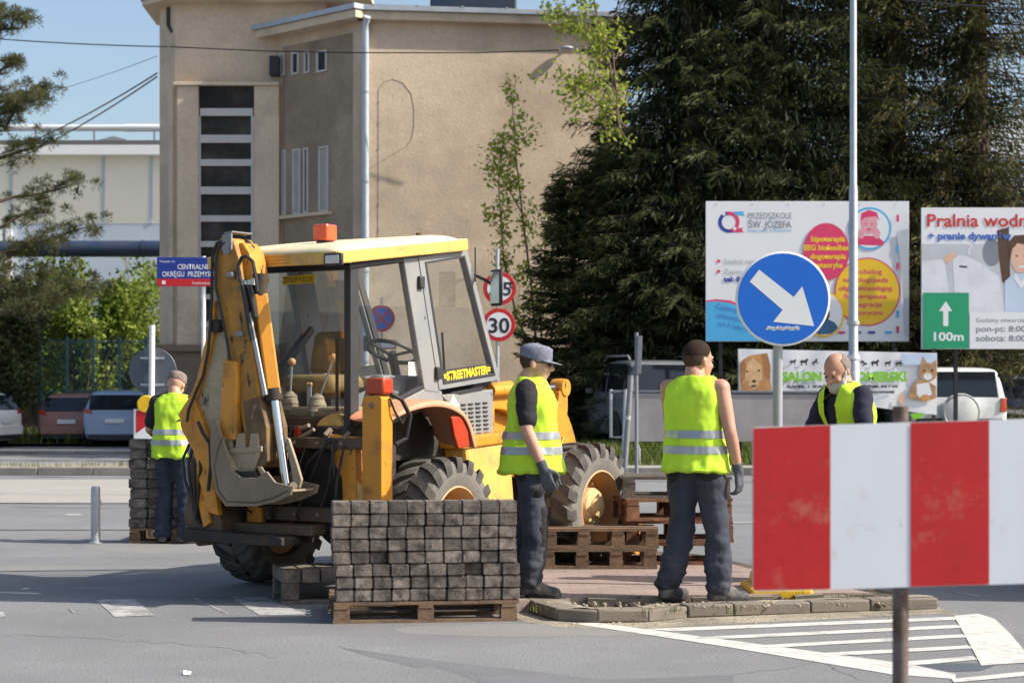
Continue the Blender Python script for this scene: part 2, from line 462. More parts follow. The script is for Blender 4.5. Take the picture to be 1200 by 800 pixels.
# left: long splitter island of sand between two roads, then the second road and the car park
sp = sheet('splitter_island', [(-40, 32.75), (-.6, 32.75), (-.6, 34.8), (-40, 34.8)], .11, MT['sand'])
kerb_run(sp, (-16, 32.6), (-.5, 32.6), 1.0, .15, .14, MT['kerb_dark'])
sheet('far_road', [(-60, 34.85), (-.6, 34.85), (-.6, 44.2), (-60, 44.2)], -.01, MT['far_asphalt'])
cp = sheet('car_park', [(-60, 44.4), (-5.5, 44.4), (-5.5, 60), (-60, 60)], .02, MT['far_asphalt'])
kerb_run(cp, (-17, 44.25), (-5.5, 44.25), 1.0, .15, .09, MT['kerb_dark'], z0=-.02)
# right: pavement, grass bank, raised car park behind the hoardings
rp = sheet('pavement', [(-.35, 32.75), (40, 32.75), (40, 34.0), (-.35, 34.0)], .12, MT['concrete_road'])
kerb_run(rp, (-.4, 32.6), (14, 32.6), 1.0, .15, .14, MT['kerb_dark'])
mb = MB()
NX, NY = 60, 14
for j in range(NY + 1):
    for i in range(NX + 1):
        x = -.4 + i * (40.4 / NX); y = 34.0 + j * (6.0 / NY)
        mb.v.append((x, y, .1 + .2 * min(1, j / 5) + .05 * noise.noise(Vector((x * .7, y * .7, 0))) * min(1, j)))
for j in range(NY):
    for i in range(NX):
        a = j * (NX + 1) + i; mb.f.append((a, a + 1, a + NX + 2, a + NX + 1))
tag(mb.build('grass_bank', MT['grass_soil'], smooth=60), kind='structure')
sheet('upper_yard', [(-6, 39.9), (40, 39.9), (40, 75), (-6, 75)], .3, MT['far_asphalt'])
# verge of grass behind the left car park
sheet('left_verge', [(-60, 49.6), (-9.6, 49.6), (-9.6, 60), (-60, 60)], .1, MT['grass_soil'])

def blades(name, pts, h, w, m, parent=None, lean=.9, seed=1):
    """grass: one narrow tapered blade for each point"""
    r = np.random.default_rng(seed); P = np.array(pts, float); n = len(P)
    a = r.uniform(0, 2 * np.pi, n); hh = h * r.uniform(.45, 1.25, n); ww = w * r.uniform(.6, 1.2, n)
    d = np.stack([np.cos(a), np.sin(a), 0 * a], 1); s = np.stack([-np.sin(a), np.cos(a), 0 * a], 1)
    le = lean * hh * r.uniform(.1, 1, n)
    V = np.empty((n, 5, 3))
    V[:, 0] = P - s * ww[:, None] / 2; V[:, 1] = P + s * ww[:, None] / 2
    mid = P + d * (le * .35)[:, None] + np.array([0, 0, .6]) * hh[:, None]
    V[:, 2] = mid + s * ww[:, None] * .35; V[:, 3] = mid - s * ww[:, None] * .35
    V[:, 4] = P + d * le[:, None] + np.array([0, 0, 1.]) * hh[:, None]
    me = bpy.data.meshes.new(name)
    b = np.arange(n)[:, None] * 5
    quads = (b + np.array([0, 1, 2, 3])).reshape(-1); tris = (b + np.array([3, 2, 4])).reshape(-1)
    me.vertices.add(n * 5); me.vertices.foreach_set('co', V.reshape(-1))
    me.loops.add(n * 7); me.loops.foreach_set('vertex_index', np.concatenate([quads, tris]).astype(np.int32))
    me.polygons.add(n * 2)
    st = np.concatenate([np.arange(n) * 4, n * 4 + np.arange(n) * 3]).astype(np.int32)
    me.polygons.foreach_set('loop_start', st)
    at_ = me.attributes.new('age', 'FLOAT', 'POINT'); at_.data.foreach_set('value', np.repeat(r.uniform(0, 1, n), 5).astype(np.float32))
    me.update(calc_edges=True)
    return link(name, me, m, parent)
def scatter(n, x0, x1, y0, y1, zf, seed=3, clump=0):
    r = np.random.default_rng(seed); out = []
    for _ in range(n):
        x = r.uniform(x0, x1); y = r.uniform(y0, y1)
        if clump and noise.noise(Vector((x * clump, y * clump, 3.1))) < -.05: continue
        out.append((x, y, zf(x, y)))
    return out
bank_z = lambda x, y: .09 + .2 * min(1, (y - 34.0) / 6 * NY / 5)
tag(blades('grass', scatter(16000, -.3, 9.5, 34.05, 38.5, bank_z, 4), .2, .018, MT['grass'], seed=5), 'rough green grass on the bank behind the kerb', 'grass', kind='stuff')
tag(blades('grass', scatter(5000, -24, -9.8, 49.7, 56, lambda x, y: .1, 6), .35, .04, MT['grass'], seed=6), 'green grass verge behind the parked cars and the fence', 'grass', kind='stuff')
tag(blades('weeds', scatter(1500, -13, -.8, 32.8, 34.5, lambda x, y: .11, 8, .9), .1, .012, MT['grass'], seed=9), 'sparse weeds on the sandy splitter island', 'weeds', kind='stuff')

# ---------------------------------------------------------------- road paint (unprojected from the picture onto the road)
def paint(name, quads, m, z=.003):
    mb = MB()
    for i, q in enumerate(quads):
        mb.poly([gp(u, v, z + i * .0002) for u, v in q])
    return tag(mb.build(name, m, smooth=None), kind='structure')
paint('hatched_marking', [
    [(668, 729.5), (700, 729), (1062, 777), (1120, 789), (1120, 795), (1045, 789.5), (850, 757)],
    [(755, 736.5), (1120, 722), (1124, 725.5), (790, 739)],
    [(825, 745.5), (1122, 731.5), (1128, 735), (838, 748.5)],
    [(888, 755.5), (1128, 742.5), (1134, 746), (902, 758.5)],
    [(952, 765), (1134, 755.5), (1141, 759), (968, 768.5)],
    [(1024, 777.5), (1140, 768), (1146, 772), (1046, 781.5)],
    [(1118, 721), (1146, 718.5), (1165, 724), (1184, 742), (1212, 775), (1150, 779)],
    [(1115, 795), (1260, 780), (1280, 784), (1118, 799)]], MT['road_paint'])
paint('zebra_marking', [
    [(113, 702.5), (158, 701.5), (182, 721), (134, 722)],
    [(268, 699), (308, 698.5), (362, 719.5), (305, 720.5)],
    [(-12, 717), (3, 716), (7, 722), (-8, 724)]], MT['road_paint_worn'])
paint('zebra_outline', [
    [(226, 700), (229, 700), (270, 719), (266, 719)], [(312, 700), (314, 700), (326, 705), (323, 705)],
    [(400, 718), (440, 716), (470, 722), (425, 724)], [(80, 712), (82, 711), (88, 718), (86, 718)]], MT['road_paint_worn'])
paint('lane_line', [[(840, 611.6), (1230, 607), (1230, 609), (840, 613.6)], [(1113, 692.4), (1114, 691.8), (1150, 698), (1149, 698.8)],
                    [(74, 601.8), (96, 601.8), (96, 603.4), (74, 603.4)], [(420, 726.5), (600, 725), (600, 726.5), (420, 728)]], MT['road_paint_worn'])
# puddle-dark repair patch
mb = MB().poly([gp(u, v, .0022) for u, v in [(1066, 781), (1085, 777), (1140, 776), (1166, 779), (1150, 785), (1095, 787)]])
tag(mb.build('puddle_and_shade_patch', mat('wet_asphalt', (.09, .1, .12), .35, var=.2, scale=3), smooth=None), kind='structure')

# ---------------------------------------------------------------- traffic island with trench
IZ = .08
isl_pts = [gp(u, v, 0) for u, v in [(604, 694), (606, 708), (626, 720), (652, 727.5), (700, 730), (760, 729), (806, 724), (860, 722), (950, 718.5), (1020, 716), (1100, 713.5)]]
isl_tail = gp(1116, 716, 0)
isl_back = [gp(u, v, 0) for u, v in [(1080, 703), (1018, 694), (880, 666), (846, 658), (800, 650), (600, 648), (598, 680)]]
isl = tag(MB().poly([(p.x, p.y, .03) for p in isl_pts + isl_back]).build('traffic_island', MT['soil'], smooth=None), kind='structure')
for i in range(len(isl_pts) - 1):
    a, b = isl_pts[i], isl_pts[i + 1]
    kerb_run(isl, (a.x, a.y), (b.x, b.y), .3 if i < 6 else .42, .16, IZ, MT['concrete'], gap=.004)
# sand spread behind the front kerb
inner = []
for i, p in enumerate(isl_pts):
    a = isl_pts[max(0, i - 1)]; b = isl_pts[min(len(isl_pts) - 1, i + 1)]
    n = Vector((-(b - a).y, (b - a).x, 0)).normalized()
    inner.append((p + n * .06, p + n * (.36 if 2 <= i <= 8 else .28)))
mb = MB()
for i in range(len(inner) - 1):
    for k in range(6):
        for h in range(4):
            def P(ii, kk, hh):
                t = kk / 6; q = inner[ii][0].lerp(inner[ii][1], hh / 4).lerp(inner[ii + 1][0].lerp(inner[ii + 1][1], hh / 4), t)
                z = IZ - .002 - (0, 0, .004, .02, .05)[hh] + .012 * noise.noise(q * 5) + .01 * noise.noise(q * 17)
                return (q.x, q.y, z)
            mb.poly([P(i, k, h), P(i, k + 1, h), P(i, k + 1, h + 1), P(i, k, h + 1)])
mb.build('sand_strip', MT['sand'], isl, smooth=60)
# paved slab behind the trench
slab = [gp(u, v, IZ) for u, v in [(598, 704), (640, 702), (690, 699), (760, 697.5), (880, 696), (960, 694.5), (1020, 694), (1000, 690), (880, 666), (846, 658), (800, 650), (600, 648)]]
mb = MB().prism([(p.x, p.y, .0) for p in slab], (0, 0, IZ))
mb.build('paved_slab', MT['brick_floor'], isl, smooth=None)
# sawn edge of the paving in the trench: block ends, some missing
me = MB().box((0, 0, 0), (.19, .09, .07)).mesh('paving_block', 30)
a, b = slab[2], slab[6]
n = 11
for i in range(n):
    if i in (3, 7): continue
    p = a.lerp(b, (i + .5) / n)
    o = link('paving_block', me, MT['concrete'], isl)
    o.location = (p.x, p.y - .05 + RND.uniform(-.02, .01), .045 + RND.uniform(-.01, .006)); o.rotation_euler = (RND.uniform(-.1, .1), RND.uniform(-.06, .06), RND.uniform(-.12, .12))
# rubble and clods in and beside the trench
def stone_mesh(seed, r=1.0):
    mb = MB().ball((0, 0, 0), (r, r * .8, r * .6), 7, 5)
    mb.v = [tuple(Vector(p) * (1 + .35 * noise.noise(Vector(p) * 1.7 + Vector((seed * 3.1, 0, 0))))) for p in mb.v]
    return mb
mb = MB()
for i in range(150):
    u = RND.uniform(690, 1040); p = gp(u, RND.uniform(698, 708), .05)
    s = stone_mesh(i, RND.uniform(.008, .032)); mb.add([Vector(q) + p + Vector((0, 0, RND.uniform(-.02, .0))) for q in s.v], s.f)
tag(mb.build('rubble', MT['soil'], isl, smooth=50), kind='stuff')
mb = MB()
for i in range(120):
    hi_ = RND.random() < .55; u = RND.uniform(640, 1060); p = gp(u, RND.uniform(705, 711), IZ) if hi_ else gp(u, 732 - (u - 640) * .03 + RND.uniform(-2, 5), 0)
    s = stone_mesh(i, RND.uniform(.005, .016)); mb.add([Vector(q) + p for q in s.v], s.f)
tag(mb.build('grit', MT['sand'], isl, smooth=50), kind='stuff')
sheet('spilt_sand', [tuple(gp(u, v).xy) for u, v in [(590, 716), (612, 728), (660, 735), (740, 737), (830, 732), (960, 726), (1105, 719), (1128, 722), (1100, 712), (700, 722), (640, 712)]], .0016, MT['sand'])
wp = []
for (u, v, n) in [(628, 716, 26), (790, 716, 12), (858, 718, 16), (880, 716, 8), (985, 703, 14), (1012, 704, 16), (760, 718, 8), (940, 700, 10), (1050, 709, 8), (905, 706, 9), (700, 708, 7)]:
    for k in range(n):
        p = gp(u + RND.gauss(0, 5), v + RND.gauss(0, 1.2), .06); wp.append(tuple(p))
tag(blades('weeds', wp, .05, .006, MT['weed'], isl, seed=11), kind='stuff')

# cracks, painted shadow, dust patches and tyre smears on the asphalt
def crack(pix, w, rs):
    mb = MB(); pts = []
    for (u0, v0), (u1, v1) in zip(pix[:-1], pix[1:]):
        for k in range(9):
            t = k / 9; q = gp(u0 + (u1 - u0) * t, v0 + (v1 - v0) * t, .0012); pts.append(q + Vector((rs.uniform(-.02, .02), rs.uniform(-.05, .05), 0)))
    for a, b in zip(pts[:-1], pts[1:]):
        n = Vector((-(b - a).y, (b - a).x, 0)).normalized() * (w * rs.uniform(.4, 1.2) / 2)
        mb.poly([a - n, b - n, b + n, a + n])
    return mb
cr_ = random.Random(12); mb = MB()
for pix in ([(-20, 742), (120, 748), (260, 757), (330, 772)], [(0, 655), (120, 652), (240, 657)],
            [(1010, 640), (1100, 636), (1220, 642)], [(240, 618), (60, 622), (-30, 620)], [(820, 575), (900, 572), (1000, 578)], [(860, 790), (960, 776), (1020, 800)]):
    c_ = crack(pix, .009, cr_); mb.add(c_.v, c_.f)
tag(mb.build('road_crack', mat('crack', (.145, .143, .14), .95), smooth=None, fix=False), kind='structure')
def blot(name, c, rx, ry, m, z, rs, n=40):
    return tag(MB().poly([(c.x + rx * math.cos(t) * (1 + .25 * noise.noise(Vector((math.cos(t) * 2, math.sin(t) * 2, rs)))), c.y + ry * math.sin(t) * (1 + .25 * noise.noise(Vector((math.cos(t) * 2, math.sin(t) * 2, rs + 9)))), z) for t in np.linspace(0, 2 * math.pi, n, endpoint=False)]).build(name, m, smooth=None), kind='structure')
MT['shaded_asphalt'] = mat('shaded_asphalt', (.118, .12, .128), .92, var=.15, scale=1.5, detail=10, fine=.4, fscale=75, dirt=(.16, .16, .165), damt=.4, dscale=1.5, dsharp=.2)  # darker asphalt tone for the painted foreground shadow
MT['dusty_asphalt'] = mat('dusty_asphalt', (.2, .192, .178), .95, var=.15, scale=1.5, detail=10, fine=.4, fscale=75, dirt=(.175, .175, .177), damt=.5, dscale=1.2, dsharp=.2)
tag(MB().poly([gp(u, v, .0006) for u, v in [(470, 770), (540, 776), (640, 788), (700, 795), (790, 793), (860, 790), (860, 860), (300, 860), (560, 800), (540, 790)]]).build('puddle_and_shade_patch', MT['shaded_asphalt'], smooth=None), kind='structure')  # cast shadow from off frame, painted as a dark sheet
tag(MB().poly([gp(u, v, .0009) for u, v in [(395, 757), (470, 768), (530, 776), (490, 782), (430, 768)]]).build('puddle_and_shade_patch', MT['shaded_asphalt'], smooth=None), kind='structure')  # smaller painted piece of the same foreground shadow
blot('dust_patch', gp(300, 690), 1.3, .5, MT['dusty_asphalt'], .0008, 1.0); blot('dust_patch', gp(210, 640), .9, .7, MT['dusty_asphalt'], .0008, 4.0)
blot('dust_patch', gp(640, 738), .9, .3, MT['dusty_asphalt'], .0008, 7.0); blot('dust_patch', gp(90, 668), 1.2, .4, MT['dusty_asphalt'], .0008, 11.0)

# small scrap of litter on the road
p = gp(218, 791)
mb = MB().add([(p.x - .012, p.y, .004), (p.x + .025, p.y - .01, .006), (p.x + .02, p.y + .05, .012), (p.x - .02, p.y + .04, .022)], [(0, 1, 2), (0, 2, 3)])
tag(mb.build('paper_scrap', MT['white_paint'], smooth=None), 'small crumpled white scrap of paper on the asphalt', 'litter')
# ---------------------------------------------------------------- the beige building
bld = empty('beige_building', (0, 46, 0), 0, 'beige rendered building with stair tower, zinc gutter and pale downpipe', 'building')
BO = Vector((0, 46, 0))
def B(v): return Vector(v) - BO
A = Vector((-3.66, 46, 0)); T45 = Vector((-.715, .70, 0)); R6 = Vector((math.cos(math.radians(8)), math.sin(math.radians(8)), 0))
ZE = 10.55                                    # eaves of the main block
Bc = A + T45 * 3.26                           # where the tower starts
Ce = A + R6 * 6.6
BACK = Vector((.05, 1, 0)).normalized()
# main block as a closed prism
mb = MB().prism([B(p) for p in (A, Ce, Ce + BACK * 4.2, Bc + BACK * 2.6, Bc)], (0, 0, ZE))
mb.build('wall', MT['stucco'], bld, smooth=None)
def on(p, dr, s, z, out=0.0):
    """point s metres along a facade from p, pushed out by its normal"""
    n = Vector((dr.y, -dr.x, 0))
    if n.y > 0: n = -n
    q = p + dr * s + n * out
    return B(Vector((q.x, q.y, z)))
def slabf(p, dr, s0, s1, z0, z1, o0, o1):
    mb = MB()
    poly = [on(p, dr, s0, z0, o0), on(p, dr, s1, z0, o0), on(p, dr, s1, z1, o0), on(p, dr, s0, z1, o0)]
    return mb.prism(poly, on(p, dr, s0, z0, o1) - on(p, dr, s0, z0, o0))
# stained render on the shaded facade
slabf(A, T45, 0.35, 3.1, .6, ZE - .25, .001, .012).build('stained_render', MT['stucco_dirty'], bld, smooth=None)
# facade windows: depth from pixels along the facade
def s_at(u):      # distance along T45 for a picture column
    k = (u - CX) / F_PX
    return (k * A.y - A.x) / (T45.x - k * T45.y)
def z_at(u, v):
    q = A + T45 * s_at(u)
    return CAM_H - (v - YH) / F_PX * q.y
def facade_window(u0, u1, v0, v1, curtain=False):
    s0, s1 = s_at(u0), s_at(u1); um = (u0 + u1) / 2; z1, z0 = z_at(um, v0), z_at(um, v1)
    w = slabf(A, T45, s0, s1, z0, z1, .012, .016).build('window', MT['pane'], bld, smooth=None)
    ss, se = min(s0, s1), max(s0, s1); fr = .05
    for a_, b_, c_, d_ in ((ss, ss + fr, z0, z1), (se - fr, se, z0, z1), (ss + fr, se - fr, z1 - fr, z1), (ss + fr, se - fr, z0, z0 + fr)):
        slabf(A, T45, a_, b_, c_, d_, .012, .06).build('window_frame', MT['white_frame'], w, smooth=None)
    if curtain:
        slabf(A, T45, ss + fr, se - fr, z0 + fr, z1 - fr, .0165, .02).build('curtain', MT['curtain'], w, smooth=None)
    return w
for u0, u1 in ((329.5, 334.5), (343, 351.5), (358, 364), (372.5, 384.5)):
    facade_window(u0, u1, 62 - (u0 - 330) * .06, 89 - (u0 - 330) * .1)
for u0, u1, cu in ((331.5, 336, 0), (344.5, 353.5, 1), (357, 362.5, 0), (375, 386, 1)):
    facade_window(u0, u1, 176 - (u0 - 330) * .1, 252 - (u0 - 330) * .08, cu)
slabf(A, T45, s_at(389), s_at(328), z_at(358, 254.5), z_at(358, 250.5), .0, .14).build('window_sill', MT['stucco_light'], bld, smooth=None, bevel=.01)
for s_ in (s_at(352), s_at(377)):
    slabf(A, T45, s_ - .0, s_ + .0, 0, 0, 0, 0)
# corner return strip without stains and band of older render below the eaves
slabf(A, T45, 0.0, .34, .6, ZE - .02, .001, .018).build('corner_strip', MT['stucco'], bld, smooth=None)
# eaves: soffit board, gutter of zinc
ov = .24
def eave(p, dr, s0, s1, z0, z1, o1, m, name):
    return slabf(p, dr, s0, s1, z0, z1, -.02, o1).build(name, m, bld, smooth=None, bevel=.01)
eave(A, T45, -.22, 3.9, ZE + .0, ZE + .2, ov + .18, MT['stucco_light'], 'eaves_board')
eave(A, R6, -.14, 7.0, ZE + .0, ZE + .2, ov, MT['stucco_light'], 'eaves_board')
eave(A, T45, -.26, 3.9, ZE + .203, ZE + .33, ov + .26, MT['zinc'], 'gutter')
eave(A, R6, -.2, 7.0, ZE + .203, ZE + .33, ov + .09, MT['zinc'], 'gutter')
for s_ in np.arange(.2, 6.5, 1.1):
    slabf(A, R6, s_, s_ + .05, ZE + .33, ZE + .36, -.4, ov + .1).build('gutter_bracket', MT['zinc'], bld, smooth=None)
mb = MB().prism([B(p) + Vector((0, 0, ZE + .331)) for p in (A + Vector((-.1, -.1, 0)), Ce + R6 * .3, Ce + BACK * 4.3, Bc + BACK * 2.7, Bc + Vector((-.2, 0, 0)))], (0, 0, .06))
mb.build('roof', MT['roof_dark'], bld, smooth=None)
rv = B(A + R6 * 2.6 + BACK * 2); MB().box(rv + Vector((0, 0, ZE + .75)), (2.2, 1.2, .8)).build('roof_vent', MT['pipe_navy'], bld, smooth=None, bevel=.05)
# downpipe with brackets
dp = [on(A, R6, .1, ZE + .05, .3), on(A, R6, .06, ZE - .1, .16), on(A, R6, .06, ZE - .3, .11), on(A, R6, .06, .3, .11)]
d = MB().tube(dp, .085, 14).build('downpipe', MT['downpipe'], bld)
for z in (2.2, 4.4, 6.6, 8.8):
    MB().lathe([(.1, z - .03), (.1, z + .03)], on(A, R6, .06, 0, .11), 'Z', 14).build('pipe_bracket', MT['zinc'], d)
# tower
t_x0, t_x1 = -8.67, -5.99
tw = [Vector((t_x1 + 1.2, 48.28 + .02, 0)), Vector((t_x0, 48.3, 0)), Vector((t_x0 - .715 * .68, 48.3 + .7 * .68, 0)), Vector((t_x0 - .3, 51, 0)), Vector((t_x1 + 1.2, 51, 0))]
ZT = 11.45
MB().prism([B(p) for p in tw], (0, 0, ZT)).build('tower_wall', MT['stucco'], bld, smooth=None)
def z48(v): return CAM_H - (v - YH) / F_PX * 48.25
def x48(u): return (u - CX) / F_PX * 48.25
def tbox(u0, u1, v0, v1, y0, y1, name, m, parent=None, bev=.01):
    return MB().box((( x48(u0) + x48(u1)) / 2, (y0 + y1) / 2 - 46, (z48(v0) + z48(v1)) / 2), (abs(x48(u1) - x48(u0)), y1 - y0, abs(z48(v0) - z48(v1)))).build(name, m, parent or bld, smooth=None, bevel=bev)
# projecting stair-window bay: frame left, right, lintel
tbox(209, 234, 102, 800, 48.05, 48.31, 'bay_pilaster', MT['stucco_light'])
tbox(299, 328, 102, 800, 48.05, 48.31, 'bay_pilaster', MT['stucco_light'])
tbox(205, 328, 98, 102, 47.98, 48.31, 'bay_lintel', MT['stucco_light'])
w = tbox(234, 299, 102, 440, 48.17, 48.29, 'stair_window', MT['pane'], bev=0)
bars = [(128, 137), (159, 168.5), (187.5, 195.5), (219.5, 228.5), (253, 260.5), (283, 290), (313, 319), (345, 351), (377, 383), (409, 415)]
for v0, v1 in bars:
    tbox(235.5, 297.5, v0, v1, 48.09, 48.172, 'window_bar', MT['white_frame'], w, .012)
for u0, u1 in ((234, 236.3), (295, 299)):
    tbox(u0, u1, 137, 440, 48.1, 48.172, 'window_jamb', MT['white_frame'], w, .012)
tbox(180, 330, 404, 412, 47.9, 48.31, 'plinth_ledge', MT['plinth'])
tbox(186.5, 330, 412, 560, 48.02, 48.31, 'plinth', MT['plinth'])
# chamfer face lighter band below lintel
ch0 = Vector((t_x0, 48.3, 0)); chd = Vector((-.715, .7, 0))
slabf(ch0, chd, .02, .2, 0, z48(102), .0, .06).build('bay_return', MT['stucco_light'], bld, smooth=None)
# tower roof slab with lead edge, grey drip pipe
def roofslab(off, z0, z1, m, name):
    pts = [Vector((t_x1 + 2.4, 48.3 - off, 0)), Vector((t_x0 - off * .45, 48.3 - off, 0)), Vector((t_x0 - .49 - off * 1.0, 48.78 - off * .4, 0)), Vector((t_x0 - .6 - off, 51.2, 0)), Vector((t_x1 + 2.4, 51.2, 0))]
    return MB().prism([B(p) + Vector((0, 0, z0)) for p in pts], (0, 0, z1 - z0)).build(name, m, bld, smooth=None, bevel=.015)
roofslab(.42, ZT + .001, ZT + .13, MT['stucco_light'], 'tower_eaves')
roofslab(.47, ZT + .133, ZT + .2, MT['zinc'], 'tower_roof_edge')
MB().tube([B(at(197, 9, 48.45)), B(at(197, 30, 48.45)), B(at(202, 38, 48.4))], .05, 8).build('drip_pipe', MT['black_metal'], bld)
# bracket with insulators and lamp
MB().box(B(at(322, 78, 48.1)), (.25, .3, .5)).build('junction_box', MT['black_metal'], bld, bevel=.02)
# rain streaks and patched render on the sunny wall, given their own thin coat
MT['stucco_patch'] = mat('stucco_patch', (.5, .395, .285), .95, var=.15, scale=1.2, bump=.006, bscale=14, fine=.14, fscale=14, dirt=(.4, .31, .22), damt=.4, dscale=1.5, dsharp=.15)
for (s0, s1, z0, z1) in ((3.2, 3.9, 3.3, 4.4), (4.4, 5.6, 3.0, 3.9)):
    slabf(A, R6, s0, s1, z0, z1, .0005, .003).build('patched_render', MT['stucco_patch'], bld, smooth=None)
# old wire loops clipped on the render
def wire(name, pts, r=.012, m=None, parent=None, sag=0.0, n=14):
    if sag:
        a, b = Vector(pts[0]), Vector(pts[-1]); pts = [a.lerp(b, i / n) - Vector((0, 0, sag * 4 * (i / n) * (1 - i / n))) for i in range(n + 1)]
    return MB().tube(pts, r, 5).build(name, m or MT['black_metal'], parent)
def wallp(u, v, out=.004):
    d = A.y
    for _ in range(4):
        x = (u - CX) / F_PX * d; d = A.y + (x - A.x) * R6.y / R6.x
    return B(Vector((x, d - out, CAM_H - (v - YH) / F_PX * d)))
wire('wall_cable', [wallp(u, v) for u, v in [(443, 290), (443.5, 200), (443.5, 105), (450, 96), (460, 93), (472, 97), (482, 110), (485.5, 130), (485, 150), (482, 164), (476, 172), (455, 184), (430, 200)]], .006, MT['stucco_dirty'], bld)
for v in (120, 145, 175, 210, 240, 270):
    MB().ball(wallp(443.5, v), .02, 6, 4).build('cable_clip', MT['plinth'], bld)
lmp = wallp(664, 58) + BO
mb = MB().tube([B(lmp), B(lmp + Vector((0, -.14, .02)))], .025, 8)
mb.ball(B(lmp + Vector((0, -.18, .0))), (.16, .1, .06), 12, 8)
mb.box(B(lmp + Vector((-.1, .05, 0))), (.55, .06, .08))
mb.build('wall_lamp', MT['zinc'], bld)
# ---------------------------------------------------------------- overhead wires
tag(wire('overhead_wire', [at(-60, 41, 47.5), at(196, 55, 47.6)], .016, sag=.05), 'dark cable running from the pine towards the stair tower', 'wire')
tag(wire('overhead_wire', [at(199, 55, 47.5), at(310, 60, 46.3), at(420, 62, 45.5), at(560, 62, 45.4), at(655, 59, 45.5)], .016), 'dark cable running along the beige building to the wall lamp', 'wire')
tag(wire('overhead_wire', [at(-30, 190, 70), at(184, 86, 49.6)], .022, sag=.25), 'upper of two thick cables slanting up to the stair tower', 'wire')
tag(wire('overhead_wire', [at(-30, 206, 70), at(184, 90, 49.6)], .022, sag=.25), 'lower of two thick cables slanting up to the stair tower', 'wire')
tag(wire('overhead_wire', [at(-30, 126, 80), at(184, 66, 49.6)], .009, sag=.2), 'hair-thin wire slanting across the sky beside the tower', 'wire')
tag(wire('overhead_wire', [at(1040, -2, 30), at(1230, 12, 30)], .012, sag=.02), 'dark cable crossing in front of the tall spruces', 'wire')

# ---------------------------------------------------------------- factory hall far left
fac = empty('factory_hall', (-22, 95, 0), 0, 'long cream factory hall with pale blue base and roof pipe', 'building')
FO = Vector((-22, 95, 0))
def fb(u0, u1, v0, v1, y0, y1, name, m, bev=0.0):
    k = 95 / F_PX
    return MB().box((((u0 + u1) / 2 - CX) * k + 22, (y0 + y1) / 2, CAM_H - ((v0 + v1) / 2 - YH) * k), ((u1 - u0) * k, y1 - y0, (v1 - v0) * k)).build(name, m, fac, smooth=None, bevel=bev)
fb(-420, 330, 183, 262, 0, 20, 'wall', MT['cream_wall'])
fb(-420, 330, 262.2, 430, -.0, 20, 'lower_wall', MT['pale_blue_wall'])
fb(-420, 330, 172, 183, -.7, 20, 'eaves', MT['white_paint'])
fb(-420, 330, 166, 171.8, -.5, 20, 'roof', MT['roof_dark'])
for u in (176, 120, 12, -90): fb(u, u + 3, 183, 262, -.06, -.002, 'wall_joint', MT['pale_blue_wall'])
for u in (-3, 8): fb(u, u + 7, 262, 430, -.25, -.002, 'pilaster', MT['white_paint'])
for u in (60, 118): fb(u, u + 30, 330, 385, -.05, -.002, 'factory_window', MT['pane_light'])
k = 95 / F_PX
def fp(u, v, y=0): return Vector(((u - CX) * k + 22, y, CAM_H - (v - YH) * k))
MB().tube([fp(-400, 143.5, 2), fp(135, 143.5, 2), fp(137.5, 143.5, 2), fp(300, 143.5, 2)], [.17, .17, .2, .17], 12).build('roof_pipe', MT['white_paint'], fac)
for u in (30, 100, 172): MB().beam(fp(u, 143, 2), fp(u, 168, 2), .08, .08).build('pipe_support', MT['zinc'], fac)
MB().prism([fp(98, 168, 3), fp(98, 155, 3), fp(118, 150, 3), fp(134, 154, 3), fp(134, 168, 3)], (0, 3, 0)).build('roof_vent', MT['zinc'], fac, smooth=None)
MB().prism([fp(150, 168, 5), fp(184, 148, 5), fp(200, 148, 5), fp(200, 168, 5)], (0, 5, 0)).build('rooflight', MT['plinth'], fac, smooth=None)
# ---------------------------------------------------------------- heating main
pl = empty('heating_pipeline', (-12, 56, 0), 0, 'dark navy heating pipe bridging high above the parked cars', 'pipe')
zc = CAM_H + (YH - 291.5) / F_PX * 56
MB().tube([(-20, 0, zc), (-1.2, 0, zc), (3.5, 0, zc)], .245, 24).build('pipe', MT['pipe_navy'], pl)
for x in (-9.5, -4.4, 1.0):
    MB().lathe([(.25, x - .04), (.262, x - .04), (.262, x + .04), (.25, x + .04)], (0, 0, zc), 'X', 24).build('pipe_joint', MT['pipe_navy'], pl)
for x in (-8.5, 2.6):
    MB().beam((x, 0, 0), (x, 0, zc - .24), .18, .18).build('support_post', MT['zinc'], pl)
    MB().box((x, 0, zc - .3), (.2, .8, .12)).build('saddle', MT['zinc'], pl)
# ---------------------------------------------------------------- house glimpsed behind the spruces
hs = empty('white_house', (19, 62, 0), 0, 'white house with grey pitched roof glimpsed behind the spruces', 'house')
def hb(u, v, y=0):
    k = (62 + y) / F_PX; return Vector(((u - CX) * k - 19, y, CAM_H - (v - YH) * k))
MB().prism([hb(1120, 470), hb(1380, 470), hb(1380, 60), hb(1200, 130), hb(1152, 150), hb(1120, 150)], (0, 8, 0)).build('wall', MT['white_paint'], hs, smooth=None)
MB().prism([hb(1140, 72, -.8), hb(1265, -25, -.8), hb(1265, -9, -.8), hb(1140, 82, -.8)], (0, 9.5, 0)).build('roof', MT['zinc'], hs, smooth=None)
MB().prism([hb(1146, 186, -1.2), hb(1400, 176, -1.2), hb(1400, 205, -1.2), hb(1146, 212, -1.2)], (0, 1.15, 0)).build('balcony', MT['pale_blue_wall'], hs, smooth=None)
for u in (1160, 1185): 
    w = MB().box(hb(u, 270, -.02), (.55, .05, 1.6)).build('window', MT['pane'], hs, smooth=None)
    MB().box(hb(u, 270, -.05), (.05, .04, 1.6)).build('window_frame', MT['white_frame'], w, smooth=None)
